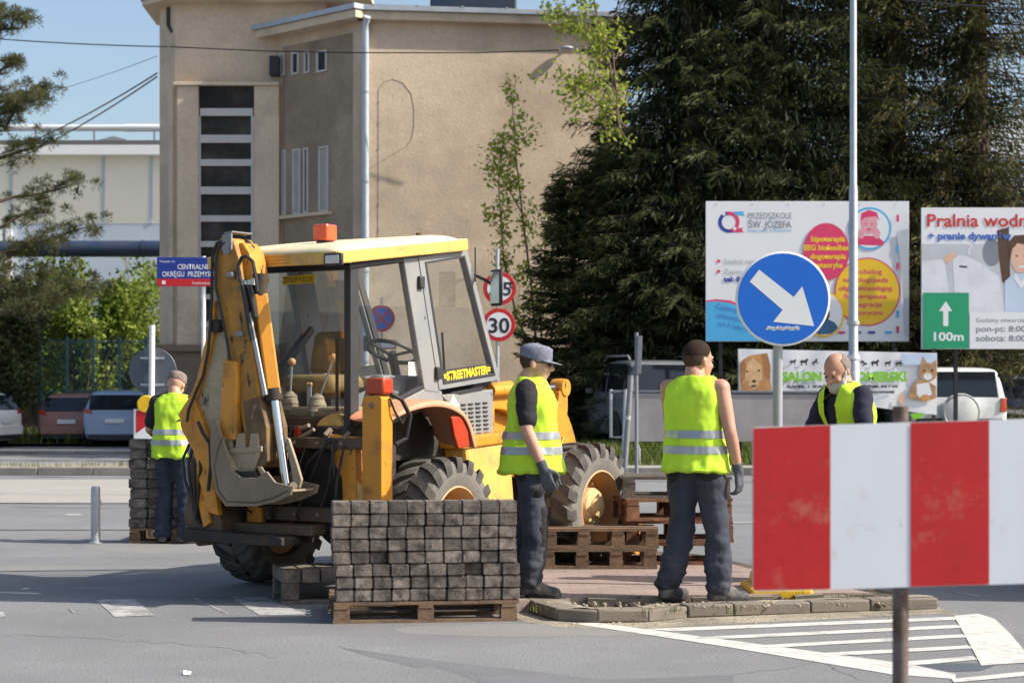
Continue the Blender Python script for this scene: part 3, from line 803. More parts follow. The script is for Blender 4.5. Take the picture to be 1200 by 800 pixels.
# ---------------------------------------------------------------- vegetation
def twig_cloud(name, P, D, L, W, age, m, parent, nb=2, rng=None):
    """many small tapered sprigs: nb crossed diamond blades each, from P along D"""
    P = np.asarray(P); D = np.asarray(D); n = len(P)
    D = D / np.linalg.norm(D, axis=1, keepdims=True)
    ref = np.tile(np.array([[0.31, .52, .79]]), (n, 1)); S = np.cross(D, ref); S /= np.linalg.norm(S, axis=1, keepdims=True) + 1e-9
    U = np.cross(D, S)
    a0 = rng.uniform(0, np.pi, n)
    V = np.empty((n, nb, 4, 3), np.float32)
    for k in range(nb):
        a = a0 + np.pi * k / nb
        X = S * np.cos(a)[:, None] + U * np.sin(a)[:, None]
        V[:, k, 0] = P; V[:, k, 2] = P + D * L[:, None]
        mid = P + D * (L * .45)[:, None]
        V[:, k, 1] = mid + X * (W / 2)[:, None]; V[:, k, 3] = mid - X * (W / 2)[:, None]
    nq = n * nb
    me = bpy.data.meshes.new(name)
    me.vertices.add(nq * 4); me.vertices.foreach_set('co', V.reshape(-1))
    me.loops.add(nq * 4); me.loops.foreach_set('vertex_index', np.arange(nq * 4, dtype=np.int32))
    me.polygons.add(nq); me.polygons.foreach_set('loop_start', np.arange(nq, dtype=np.int32) * 4)
    at_ = me.attributes.new('age', 'FLOAT', 'POINT'); at_.data.foreach_set('value', np.repeat(np.clip(age, 0, 1), nb * 4).astype(np.float32))
    me.update(calc_edges=True)
    return link(name, me, m, parent)

def spruce(name, x, y, z0, h, R, label, m, seed, lo=.4, per=6, dz=.3, droop=.35, hang=.5, dens=1.0, skip=0.0, group=None, power=.85, fill=85):
    rng = np.random.default_rng(seed)
    root = empty(name, (x, y, z0), 0, label, 'tree', group)
    MB().tube([(0, 0, -.1), (.03, 0, h * .3), (0, .03, h * .7), (0, 0, h)], [.02 * h, .015 * h, .008 * h, .01], 10).build('trunk', MT['bark'], root)
    P = []; D = []; L = []; A_ = []
    bm_ = MB()
    z = lo
    while z < h - .3:
        for k in range(per):
            if rng.random() < (skip if z < 11.5 else .35): continue
            zz = z + rng.uniform(-dz, dz) * .6
            f = max(0, 1 - zz / h)
            Lb = R * (f ** power) * rng.uniform(.72, 1.12) + .12
            az = rng.uniform(0, 2 * np.pi)
            dr = np.array([np.cos(az), np.sin(az), 0]); sd = np.array([-np.sin(az), np.cos(az), 0])
            nst = max(4, int(Lb / (.085 if zz < 11.5 else .2) * dens))
            t = (np.arange(nst) + rng.uniform(0, 1)) / nst
            r_ = t * Lb
            zc = zz + Lb * (.10 * t - droop * t ** 1.6 + .16 * t ** 4)
            c = dr * r_[:, None] + np.array([0, 0, 1.]) * zc[:, None] + sd * (.12 * Lb * np.sin(t * 3 + az))[:, None]
            if Lb > .8:
                bm_.tube([c[0], c[nst // 2], c[-1]], [.012 + .008 * Lb, .012, .004], 4, cap=False)
            # side branchlets and hanging sprigs
            wid = (.16 + .28 * Lb * (1 - t) * (t + .15))
            for sgn in (-1, 1):
                for q in (.22, .48, .74, 1.0):
                    a = c + sd * (sgn * wid * q * rng.uniform(.6, 1.1, nst))[:, None] + dr * (wid * q * .45)[:, None] - np.array([0, 0, 1.]) * (hang * wid * q * rng.uniform(.2, 1.2, nst))[:, None]
                    P.append(a); D.append(dr * .7 + sd * sgn * .65 + np.array([0, 0, -1.]) * (hang * rng.uniform(.1, 1.3, nst))[:, None] + rng.normal(0, .22, (nst, 3)))
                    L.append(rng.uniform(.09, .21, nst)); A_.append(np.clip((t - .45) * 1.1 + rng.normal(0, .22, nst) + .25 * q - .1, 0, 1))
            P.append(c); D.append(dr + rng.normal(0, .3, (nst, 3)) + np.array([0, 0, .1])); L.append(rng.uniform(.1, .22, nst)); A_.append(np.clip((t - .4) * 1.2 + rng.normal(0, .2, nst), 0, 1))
        z += dz * (1 if z < h * .7 else .7)
    # hanging inner sprays that close the crown
    nf = int(fill * R * R * min(h, 11))
    zf = rng.uniform(lo + .2, min(h - .5, 11.5), nf); rf = R * np.maximum(0.02, 1 - zf / h) ** power * np.sqrt(rng.uniform(.02, .72, nf)); af = rng.uniform(0, 2 * np.pi, nf)
    zf = zf - droop * rf * .5
    P.append(np.stack([rf * np.cos(af), rf * np.sin(af), np.maximum(zf, .1)], 1)); D.append(np.stack([np.cos(af) * .5, np.sin(af) * .5, -hang * rng.uniform(.5, 1.6, nf)], 1) + rng.normal(0, .3, (nf, 3)))
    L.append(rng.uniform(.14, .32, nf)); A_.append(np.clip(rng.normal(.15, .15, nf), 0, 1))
    P = np.concatenate(P); D = np.concatenate(D); L = np.concatenate(L); A_ = np.concatenate(A_)
    twig_cloud('crown', P, D, L, L * rng.uniform(.11, .19, len(L)), A_, m, root, 2, rng)
    tag(bm_.build('branch', MT['bark'], root, fix=False), kind='stuff')
    return root
def px(u, d): return (u - CX) / F_PX * d
G = 'tall spruces behind the hoardings'
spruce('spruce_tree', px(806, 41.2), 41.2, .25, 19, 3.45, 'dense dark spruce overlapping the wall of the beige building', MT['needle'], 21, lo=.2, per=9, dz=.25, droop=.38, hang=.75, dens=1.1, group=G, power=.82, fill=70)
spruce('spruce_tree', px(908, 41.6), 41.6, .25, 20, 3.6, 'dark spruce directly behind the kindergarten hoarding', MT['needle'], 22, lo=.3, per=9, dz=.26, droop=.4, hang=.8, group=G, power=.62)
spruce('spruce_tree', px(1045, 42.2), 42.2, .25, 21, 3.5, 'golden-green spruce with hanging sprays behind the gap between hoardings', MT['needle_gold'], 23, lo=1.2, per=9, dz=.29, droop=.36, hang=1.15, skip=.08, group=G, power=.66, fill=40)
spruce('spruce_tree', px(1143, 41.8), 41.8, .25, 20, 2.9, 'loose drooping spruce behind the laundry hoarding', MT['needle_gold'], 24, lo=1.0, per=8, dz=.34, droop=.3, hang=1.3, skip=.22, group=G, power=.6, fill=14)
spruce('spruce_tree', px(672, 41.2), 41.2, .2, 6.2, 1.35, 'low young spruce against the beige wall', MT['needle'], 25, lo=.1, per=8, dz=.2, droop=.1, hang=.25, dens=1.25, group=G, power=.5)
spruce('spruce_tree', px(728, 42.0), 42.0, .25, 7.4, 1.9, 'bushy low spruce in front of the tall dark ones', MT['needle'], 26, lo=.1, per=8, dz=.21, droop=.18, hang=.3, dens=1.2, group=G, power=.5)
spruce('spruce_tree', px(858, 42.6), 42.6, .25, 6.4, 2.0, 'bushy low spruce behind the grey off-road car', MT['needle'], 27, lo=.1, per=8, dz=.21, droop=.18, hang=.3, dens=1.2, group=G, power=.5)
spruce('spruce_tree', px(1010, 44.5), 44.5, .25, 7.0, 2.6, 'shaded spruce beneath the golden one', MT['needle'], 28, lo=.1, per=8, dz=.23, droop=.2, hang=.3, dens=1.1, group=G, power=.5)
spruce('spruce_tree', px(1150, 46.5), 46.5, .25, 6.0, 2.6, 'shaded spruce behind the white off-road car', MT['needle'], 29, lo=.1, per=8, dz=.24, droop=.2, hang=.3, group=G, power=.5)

def pine(name, x, y, h, label, seed):
    rng = np.random.default_rng(seed)
    root = empty(name, (x, y, 0), 0, label, 'tree')
    tr = MB().tube([(0, 0, -.1), (.1, 0, h * .4), (-.05, .1, h * .75), (.05, 0, h)], [.2, .15, .09, .03], 10)
    tr.build('trunk', MT['bark'], root)
    bm_ = MB(); P = []; D = []; L = []; A_ = []
    for i in range(30):
        zz = h * (.28 + .7 * (i / 30)) + rng.uniform(-.2, .2); az = rng.uniform(0, 2 * np.pi) if i % 3 else rng.uniform(-.5, .5)
        f = 1 - (zz / h - .28) / .74
        Lb = (.7 + 1.95 * f ** .8) * rng.uniform(.7, 1.1)
        dr = np.array([np.cos(az), np.sin(az), 0])
        pts = [np.array([0, 0, zz]) + dr * Lb * t + np.array([0, 0, 1]) * (Lb * (.18 * t + .12 * t * t)) + rng.normal(0, .05, 3) for t in (0, .3, .6, .85, 1)]
        bm_.tube(pts, [.05, .04, .03, .02, .01], 5)
        for c in range(int(7 + Lb * 9)):
            t = rng.uniform(.35, 1.05); b = np.array([0, 0, zz]) + dr * Lb * t + np.array([0, 0, 1]) * (Lb * (.18 * t + .12 * t * t)) + rng.normal(0, .2, 3) * np.array([1, 1, .6])
            n = 120
            dd = rng.normal(0, 1, (n, 3)); dd[:, 2] += .7; dd /= np.linalg.norm(dd, axis=1, keepdims=True)
            P.append(b + dd * rng.uniform(.02, .13, (n, 1))); D.append(dd); L.append(rng.uniform(.06, .12, n)); A_.append(np.clip(rng.normal(.5, .25) + rng.normal(0, .15, n), 0, 1))
    P = np.concatenate(P); D = np.concatenate(D); L = np.concatenate(L); A_ = np.concatenate(A_)
    twig_cloud('crown', P, D, L, L * .13, A_, MT['pine_needle'], root, 2, rng)
    tag(bm_.build('branch', MT['bark'], root, fix=False), kind='stuff')
    return root
pine('pine_tree', px(-22, 42), 42, 10.2, 'gnarled pine with open brownish-green needle clumps', 31)

def leafy(name, x, y, z0, stems, label, cat, m, seed, lsize, nleaf, group=None, bark='bark_light', blob=.16):
    """stems: list of poly-lines (local) with side shoots; leaves cluster on shoots"""
    rng = np.random.default_rng(seed)
    root = empty(name, (x, y, z0), 0, label, cat, group)
    bm_ = MB(); P = []; D = []; L = []; A_ = []
    for pts, r0, ns in stems:
        pts = [np.array(p, float) for p in pts]; m_ = len(pts)
        bm_.tube(pts, [r0 * (1 - .8 * i / (m_ - 1)) for i in range(m_)], 6)
        for s in range(ns):
            t = rng.uniform(.25, 1) * (m_ - 1); i = min(int(t), m_ - 2); b = pts[i] + (pts[i + 1] - pts[i]) * (t - i)
            ax = (pts[i + 1] - pts[i]); ax = ax / np.linalg.norm(ax)
            dr = ax * .7 + rng.normal(0, .6, 3); dr /= np.linalg.norm(dr); Ls = rng.uniform(.25, .8)
            e = b + dr * Ls
            bm_.tube([b, e], [r0 * .22, .004], 4, cap=False)
            n = rng.poisson(nleaf)
            tt = rng.uniform(.25, 1.05, n)
            c = b + (e - b) * tt[:, None] + rng.normal(0, blob, (n, 3)) * .6
            dd = rng.normal(0, 1, (n, 3)); dd[:, 2] += .3
            P.append(c); D.append(dd); L.append(lsize * rng.uniform(.6, 1.25, n)); A_.append(rng.uniform(0, 1, n))
    P = np.concatenate(P); D = np.concatenate(D); L = np.concatenate(L); A_ = np.concatenate(A_)
    twig_cloud('crown', P, D, L, L * .6, A_, m, root, 1, rng)
    bm_.build('trunk', MT[bark], root, fix=False)
    return root
# young tree in spring leaf in front of the beige wall
rg = np.random.default_rng(5)
def stem(d, pix, j=.05):
    o = Vector((px(640, 43.6), 43.6, 0)); return [tuple(at(u, v, d + rg.normal(0, j)) - o) for u, v in pix]
st = [(stem(43.6, [(640, 470), (628, 400), (622, 330), (612, 250), (604, 180), (600, 115)]), .04, 22),
      (stem(43.5, [(638, 440), (632, 360), (640, 280), (648, 200)]), .03, 12),
      (stem(43.3, [(632, 430), (605, 370), (590, 300), (584, 215), (590, 165)]), .03, 24),
      (stem(43.2, [(645, 460), (622, 405), (600, 385), (592, 360)]), .03, 6),
      (stem(43.6, [(612, 250), (592, 215), (580, 190)]), .02, 5)]
leafy('young_tree', px(640, 43.6), 43.6, 0, st, 'slender young tree in fresh leaf against the beige wall', 'tree', MT['spring_leaf'], 41, .125, 30)
o2 = Vector((px(765, 41.0), 41.0, .2))
def stem2(pix): return [tuple(at(u, v, (38.3 if v < 170 else 41.0) + rg.normal(0, .08)) - o2) for u, v in pix]
st = [(stem2([(765, 520), (760, 300), (742, 180), (726, 150), (718, 60), (700, 20), (668, -5)]), .035, 16), (stem2([(735, 150), (705, 125), (676, 100), (660, 92)]), .02, 12),
      (stem2([(718, 60), (700, 70), (690, 110), (700, 140)]), .02, 14), (stem2([(726, 150), (712, 60), (690, 30), (650, 12)]), .02, 18), (stem2([(700, 20), (690, -30), (660, -60)]), .02, 8)]
leafy('birch_tree', o2.x, o2.y, .2, st, 'thin tree whose light green twigs reach past the eaves lamp', 'tree', MT['spring_leaf'], 42, .125, 26)
# bright bushes behind the parked cars
def bush(name, u, d, h, w, label, seed, n=26, m='bush_leaf', z0=.1, ls=.17, nl=34):
    r = np.random.default_rng(seed); st = []
    for i in range(n):
        a = r.uniform(0, 2 * np.pi); q = r.uniform(.15, 1) ** .6; ht = h * (1 - .45 * q * q) * r.uniform(.75, 1.05)
        tip = np.array([np.cos(a) * w * q, np.sin(a) * w * q * .8, ht])
        st.append(([(0, 0, 0), tip * np.array([.35, .35, .45]), tip * np.array([.75, .75, .8]), tip], .05, 15))
    return leafy(name, px(u, d), d, z0, st, label, 'bush', MT[m], seed, ls, nl, blob=.24)
bush('leafy_bush', 98, 56, 5.6, 1.95, 'bright spring-green tree behind the two parked hatchbacks', 51, 26)
bush('leafy_bush', 46, 57.5, 5.4, 1.7, 'dense green bush below the pipe beside the pine', 52, 20)
bush('leafy_bush', 152, 58, 5.6, 1.5, 'loose light green bush between pipe and stair tower', 53, 15, nl=22)
bush('leafy_bush', 6, 50.5, 4.6, 1.2, 'dark shaded evergreen bush below the pine', 54, 18, m='needle', ls=.16)
bush('leafy_bush', 166, 75, 9.0, 1.1, 'tall sparse sapling before the factory wall', 55, 7, nl=7, ls=.2)
# low weeds and shrubs along the bank in front of the dark spruces
# ---------------------------------------------------------------- backhoe loader
MT['dig_yellow'] = mat('dig_yellow', (.6, .25, .018), .45, var=.16, scale=2.5, dirt=(.2, .105, .035), damt=.27, dscale=4.5, dsharp=.12, fine=.06, fscale=60, chip=((.045, .03, .022), .2, 16, (1, 1, .45)))
MT['arm_yellow'] = mat('arm_yellow', (.47, .215, .02), .5, var=.22, scale=3, dirt=(.17, .1, .035), damt=.4, dscale=4, dsharp=.14, fine=.1, fscale=40, chip=((.05, .032, .022), .27, 14, (1, 1, .35)))
MT['arm_dark'] = mat('arm_dark', (.2, .115, .035), .6, var=.3, scale=4, dirt=(.09, .06, .04), damt=.5, dscale=5, dsharp=.14, chip=((.3, .25, .18), .2, 12, (1, 1, .4)))
MT['dig_pale'] = mat('dig_pale', (.68, .42, .1), .5, var=.14, scale=2.0, dirt=(.25, .19, .1), damt=.3, dscale=3.5, dsharp=.14)
MT['dig_cream'] = mat('dig_cream', (.72, .62, .4), .5, var=.07, scale=2, dirt=(.4, .3, .13), damt=.2, dscale=2.5, dsharp=.15)
MT['boom_worn'] = mat('boom_worn', (.42, .35, .22), .6, var=.2, scale=3, dirt=(.3, .18, .06), damt=.34, dscale=3.0, dsharp=.06, fine=.1, fscale=30, chip=((.06, .045, .035), .24, 12, (1, 1, .3)))
MT['cab_grey'] = mat('cab_grey', (.21, .225, .24), .5, var=.1, scale=3, dirt=(.27, .25, .21), damt=.35, dscale=3, dsharp=.2, chip=((.07, .06, .055), .17, 18, (1, 1, .6)))
MT['rubber'] = mat('rubber', (.025, .024, .024), .85, var=.3, scale=6, dirt=(.12, .11, .098), damt=.5, dscale=3.5, dsharp=.16, fine=.15, fscale=50, bump=.003, bscale=40)
MT['rubber_dusty'] = mat('rubber_dusty', (.13, .122, .11), .9, var=.2, scale=6, dirt=(.2, .185, .16), damt=.5, dscale=3.5, dsharp=.16, fine=.12, fscale=50, bump=.004, bscale=35)
MT['fender'] = mat('fender', (.62, .2, .085), .5, var=.1, scale=2, dirt=(.55, .33, .22), damt=.45, dscale=2.2, dsharp=.2)
MT['steel_worn'] = mat('steel_worn', (.23, .175, .115), .65, metal=.1, var=.25, scale=4, dirt=(.22, .17, .12), damt=.45, dscale=5, dsharp=.12, fine=.12, fscale=60)
MT['sandy_steel'] = mat('sandy_steel', (.32, .25, .17), .8, var=.2, scale=5, fine=.15, fscale=60)
MT['chassis'] = mat('chassis', (.022, .019, .016), .75, var=.4, scale=4, dirt=(.075, .05, .03), damt=.35, dscale=4)
MT['oily_brown'] = mat('oily_brown', (.07, .045, .03), .65, var=.4, scale=5, dirt=(.15, .1, .06), damt=.35, dscale=5)
MT['chrome'] = mat('chrome', (.62, .64, .66), .14, metal=1.0, var=.05)
MT['hose'] = mat('hose', (.018, .018, .02), .55, var=.3, scale=9)
MT['red_lens'] = mat('red_lens', (.42, .045, .012), .25, var=.1, coat=.4)
MT['orange_lens'] = mat('orange_lens', (.72, .075, .006), .2, var=.12, scale=14, coat=.5)
MT['lamp_glass'] = mat('lamp_glass', (.55, .55, .52), .2, coat=.4)
MT['black_plastic'] = mat('black_plastic', (.025, .025, .028), .5, var=.2, scale=6)
MT['seat'] = mat('seat', (.27, .18, .07), .9, var=.25, scale=6)
MT['knob'] = mat('knob', (.62, .33, .12), .35)
MT['sticker'] = mat('sticker', (.75, .72, .62), .5)
MT['yellow_print'] = mat('yellow_print', (.8, .55, .02), .5, var=.05)
MT['cab_glass'] = glass('cab_glass', (.93, .95, .955), 1.0, .02, .022)
MT['rear_glass'] = glass('rear_glass', (.76, .83, .87), 2.2, .02, .05)
TH = math.radians(32); WB = 2.06; TRK = .77
RR = Vector((-.52, 13.28, 0))
FWv = Vector((math.sin(TH), math.cos(TH), 0)); LFv = Vector((-math.cos(TH), math.sin(TH), 0))
DC = RR + LFv * TRK
DIG = empty('backhoe_loader', DC, math.pi / 2 - TH, 'yellow backhoe loader with cream cab roof, folded digging arm and dusty tyres', 'digger')
def ox(u, v, xl):
    k = (u - CX) / F_PX; c = DC + FWv * xl
    t = (k * c.y - c.x) / (LFv.x - k * LFv.y); y = c.y + t * LFv.y
    return Vector((xl, t, CAM_H - (v - YH) * y / F_PX))
def oy(u, v, yl):
    k = (u - CX) / F_PX; c = DC + LFv * yl
    t = (k * c.y - c.x) / (FWv.x - k * FWv.y); y = c.y + t * FWv.y
    return Vector((t, yl, CAM_H - (v - YH) * y / F_PX))
def px_x(name, pix, x0, x1, m, bevel=.01, parent=None):
    """outline seen on the plane x=x0 of the machine, given thickness towards x1"""
    return MB().prism([ox(u, v, x0) for u, v in pix], (x1 - x0, 0, 0)).build(name, m, parent or DIG, smooth=None, bevel=bevel)
def px_y(name, pix, y0, y1, m, bevel=.008, parent=None, mirror=False):
    pts = [oy(u, v, y0) for u, v in pix]
    o = MB().prism(pts, (0, y1 - y0, 0)).build(name, m, parent or DIG, smooth=None, bevel=bevel)
    if mirror:
        MB().prism([Vector((p.x, -p.y - .065, p.z)) for p in pts], (0, -(y1 - y0), 0)).build(name, m, parent or DIG, smooth=None, bevel=bevel)
    return o
# wheels -------------------------------------------------
def make_wheel(r, w):
    k = r / .5
    half = [(.275, .13), (.285, .165), (.33, .182), (.40, .184), (.44, .172), (.462, .145), (.468, .08), (.47, 0)]
    prof = [(a * k, -b * w / .36) for a, b in half] + [(a * k, b * w / .36) for a, b in half[-2::-1]]
    ty = MB().lathe(prof, (0, 0, 0), 'Y', 56, cap=False)
    n = 19; hw = w / 2
    for s in (-1, 1):
        for i in range(n):
            a0 = 2 * math.pi * (i + (.5 if s > 0 else 0)) / n
            secs = [(.0, 0, .462, .492, .075), (.55, .10, .46, .5, .085), (.93, .2, .445, .492, .1), (1.04, .24, .40, .455, .1), (1.03, .25, .385, .392, .09)]
            vs = []
            for (t, da, r0, r1, wd) in secs:
                for rr_, sg in ((r0, -1), (r0, 1), (r1, .82), (r1, -.82)):
                    a = a0 + da + sg * wd / 2 / (.47) * .9
                    vs.append((rr_ * k * math.cos(a), s * hw * t, rr_ * k * math.sin(a)))
            fs = [(0, 1, 2, 3), (16, 19, 18, 17)]
            for j in range(4):
                b = j * 4
                fs += [(b + q, b + (q + 1) % 4, b + 4 + (q + 1) % 4, b + 4 + q) for q in range(4)]
            ty.add(vs, fs)
    tm = ty.mesh('tyre', 32)
    tm.materials.append(MT['rubber_dusty']); tm.materials.append(MT['rubber'])
    tm.polygons.foreach_set('material_index', [0 if i < (len(prof) - 1) * 56 else 1 for i in range(len(tm.polygons))])
    rp = [(.285, -.135), (.292, -.165), (.278, -.172), (.268, -.155), (.262, -.08), (.24, -.01), (.19, .005), (.17, -.02), (.15, -.03), (.06, -.03), (.01, -.03)]
    rm_ = MB().lathe([(a * k, b) for a, b in rp] + [(.01, .1), (.27 * k, .12)], (0, 0, 0), 'Y', 40, cap=False).mesh('wheel', 30)
    rm_.materials.append(MT['wheel_orange'])
    hb_ = MB().lathe([(.15 * k, -.02), (.15 * k, -.085), (.135 * k, -.11), (.085 * k, -.12), (.075 * k, -.15), (.02, -.155)], (0, 0, 0), 'Y', 24)
    for i in range(8):
        a = 2 * math.pi * i / 8; hb_.lathe([(.016, .0), (.016, -.03), (.008, -.035)], (.205 * k * math.cos(a), 0, .19 * k * math.sin(a)), 'Y', 6)
    hm = hb_.mesh('hub', 30); hm.materials.append(MT['hub_cream'])
    return tm, rm_, hm
MT['wheel_orange'] = mat('wheel_orange', (.6, .28, .08), .55, var=.15, scale=4, dirt=(.42, .32, .2), damt=.4, dscale=5, dsharp=.12)
MT['hub_cream'] = mat('hub_cream', (.66, .46, .22), .55, var=.12, scale=5, dirt=(.4, .27, .12), damt=.35, dscale=8)
for (r, w, x) in ((.49, .36, 0), (.515, .36, WB)):
    tm, rm_, hm = make_wheel(r, w)
    for s in (-1, 1):
        wl = link('wheel', rm_, None, DIG); wl.location = (x, s * TRK, r)
        wl.rotation_euler = (0, .35 * s, math.pi if s > 0 else 0)
        if x > 0: wl.rotation_euler[2] += math.radians(-2)
        link('tyre', tm, None, wl); link('hub', hm, None, wl)
# chassis ------------------------------------------------
mb = MB()
mb.box((.75, 0, .62), (3.0, .56, .3)); mb.box((0, 0, .49), (.24, 1.3, .22)); mb.box((WB, 0, .5), (.22, 1.3, .2))
mb.box((.2, 0, .95), (1.8, .95, .32)); mb.box((-.55, 0, .95), (.5, 1.25, .5))
mb.ball((0, 0, .5), (.24, .26, .22)); mb.ball((WB, 0, .5), (.22, .24, .2))
mb.build('chassis', MT['chassis'], DIG, bevel=.02)
px_y('side_tank', [(545, 523), (598, 516), (604, 592), (556, 604)], -.66, -.35, MT['dig_pale'], .03)
px_y('side_bracket', [(543, 512), (600, 505), (600, 518), (543, 526)], -.68, -.4, MT['dig_yellow'], .012)
MB().box((1.0, .52, .62), (.8, .3, .46)).build('side_tank', MT['dig_pale'], DIG, bevel=.03)
# bonnet
pts = [(1.02, .98), (1.02, 1.42), (1.6, 1.4), (2.3, 1.3), (2.48, 1.2), (2.5, .75), (1.02, .75)]
MB().prism([(a, -.4, b) for a, b in pts], (0, .8, 0)).build('bonnet', MT['dig_yellow'], DIG, smooth=None, bevel=.05)
# rear frame ---------------------------------------------
XR = -.86
mb = MB().box((XR, -.14, 1.085), (.09, 1.56, .075)).build('frame_rail', MT['oily_brown'], DIG, bevel=.008)
mb = MB().box((XR, -.14, .60), (.1, 1.56, .1)).build('frame_rail', MT['oily_brown'], DIG, bevel=.008)
MB().box((XR + .06, 0, .84), (.03, 1.3, .42)).build('frame_plate', MT['chassis'], DIG, smooth=None)
MB().box((XR - .1, .1, .5), (.16, 1.1, .07)).build('slide_bar', MT['oily_brown'], DIG, bevel=.01)
px_x('frame_gusset', [(383, 508), (416, 512), (418, 590), (402, 598), (400, 560), (390, 540)], XR - .03, XR + .05, MT['dig_yellow'])
px_x('frame_gusset', [(416, 560), (428, 575), (428, 592), (414, 592)], XR - .02, XR + .0, MT['dig_pale'])
px_x('orange_bracket', [(343, 500), (350, 498), (352, 530), (344, 530)], XR + .02, XR + .06, MT['red_lens'])
px_x('lower_bracket', [(290, 590), (306, 594), (306, 618), (288, 614)], XR - .08, XR - .02, MT['dig_yellow'])
px_x('lower_plate', [(292, 613), (335, 612), (330, 622), (296, 622)], XR - .05, XR + .05, MT['wood_red'])
# yellow motor bell between the rails
MB().lathe([(.12, -.12), (.14, -.05), (.14, .04), (.09, .1), (.03, .12)], ox(398, 508, XR + .2), 'X', 18).build('motor_housing', MT['dig_pale'], DIG)
# clutter of hoses behind the frame
for k in range(9):
    y0 = RND.uniform(-.6, .5); y1 = y0 + RND.uniform(-.35, .35)
    MB().tube([(XR + .03, y0, 1.2), (XR - .06, y0 + .05, 1.0 + RND.uniform(-.1, .1)), (XR - .05, (y0 + y1) / 2, .8), (XR - .02, y1, .62)], .014, 6).build('hose', MT['hose'], DIG)
hr = random.Random(9)
for k in range(12):
    y0 = hr.uniform(-.7, .45); y1 = y0 + hr.uniform(-.3, .3); z0_ = hr.uniform(.95, 1.2); z1_ = hr.uniform(.5, .75)
    MB().tube([(XR + .02, y0, z0_), (XR - .07, y0 + hr.uniform(-.1, .1), z0_ - .06), (XR - .09, (y0 + y1) / 2, (z0_ + z1_) / 2 + hr.uniform(-.1, .05)), (XR - .08, y1, z1_ + .08), (XR - .0, y1, z1_)], hr.choice((.008, .011, .014)), 6).build('hose', MT['hose'], DIG)
    if k % 2: MB().tube([(XR + .0, y0, z0_ + .01), (XR - .05, y0 + .01, z0_ - .03)], .016, 8).build('hose_fitting', MT['steel_worn'], DIG)
MB().tube([ox(352, 502, XR - .08), ox(362, 498, XR - .1)], .014, 10).build('hose_fitting', MT['steel_worn'], DIG)
MB().tube([ox(352, 512, XR - .08), ox(368, 503, XR - .1)], .012, 10).build('hose_fitting', MT['steel_worn'], DIG)
for yb in np.arange(-.8, .6, .2):
    for zb_ in (1.085, .6): MB().lathe([(.014, -.056), (.014, -.045)], (XR, yb, zb_), 'X', 6).build('bolt', MT['steel_worn'], DIG)
# stabilizer legs
def stabilizer(sign):
    y = sign * .86
    if sign < 0:
        a = ox(424, 466, XR - .06); b = ox(447, 464, XR - .06); y0, y1 = b.y, a.y
    else:
        y0, y1 = .56, .69
    leg = MB().prism([(XR - .06, y0, .44), (XR - .06, y1, .44), (XR - .06, y1, 1.38), (XR - .06, y1 - .03, 1.405), (XR - .06, y0 + .02, 1.41), (XR - .06, y0, 1.39)], (.13, 0, 0)).build('stabilizer_leg', MT['dig_yellow'], DIG, smooth=None, bevel=.008)
    if sign < 0:
        MB().box((XR, (y0 + y1) / 2, .37), (.08, .1, .16)).build('stabilizer_ram', MT['steel_worn'], leg)
        MB().box((XR + .02, (y0 + y1) / 2, .3), (.2, .16, .05)).build('stabilizer_foot', MT['chassis'], leg, bevel=.01)
    MB().lathe([(.02, 0), (.02, -.012)], (XR - .06, (y0 + y1) / 2, 1.34), 'X', 10).build('pin', MT['steel_worn'], leg)
    return (y0, y1)
y0, y1 = stabilizer(-1); stabilizer(1)
lt = MB().box((XR, (y0 + y1) / 2 - .02, 1.47), (.12, .15, .11)).build('tail_lamp', MT['red_lens'], DIG, bevel=.015)
MB().box((XR + .02, (y0 + y1) / 2, 1.42), (.1, .1, .03)).build('lamp_bracket', MT['black_plastic'], lt)
MB().tube([(XR + .05, y0, 1.42), (XR + .13, y0 - .03, 1.38), (XR + .2, y0 - .05, 1.27), (XR + .18, y0 - .03, 1.12), (XR + .1, y0, 1.08)], .016, 7).build('hose', MT['hose'], DIG)
MB().tube([(XR + .02, y0 - .01, 1.39), (XR + .05, y0 - .03, 1.3), (XR + .12, y0 - .04, 1.22), (XR + .16, y0 - .03, 1.25)], .008, 6).build('hose', MT['hose'], DIG)
# rear bulkhead below the window
MB().box((-.68, 0, 1.2), (.1, 1.16, .12)).build('bulkhead', MT['oily_brown'], DIG, bevel=.01)
# cab -----------------------------------------------------
CY = .565; CYL = .5
cab = MB().box((.12, 0, 1.22), (1.6, 1.05, .06)).build('cab_floor', MT['chassis'], DIG, smooth=None)
frame = dict(parent=DIG)
px_y('cab_pillar', [(411, 308), (421, 308), (421, 500), (411, 500)], -CY, -CY + .06, MT['black_plastic'], mirror=True)
px_y('cab_rail', [(410, 309), (547, 291), (547, 298), (410, 316)], -CY - .003, -CY + .06, MT['black_plastic'], mirror=True)
px_y('cab_pillar', [(473, 303), (490, 301), (516, 460), (498, 458)], -CY - .006, -CY + .05, MT['cab_grey'], mirror=True)
px_y('cab_rail', [(421, 491), (455, 477), (500, 454), (518, 458), (520, 470), (462, 496), (421, 508)], -CY - .002, -CY + .05, MT['cab_grey'], mirror=True)
px_y('window_seal', [(421, 486), (455, 472.5), (498, 450), (500, 454), (455, 477), (421, 491)], -CY - .004, -CY + .03, MT['black_plastic'], .003, mirror=True)
for sy in (-CY + .02, CYL - .02):
    MB().poly([Vector((oy(u, v, -CY).x, sy, oy(u, v, -CY).z)) for u, v in [(421, 311), (476, 304), (500, 455), (455, 476), (421, 489)]]).build('side_window', MT['cab_glass'], DIG, smooth=None)
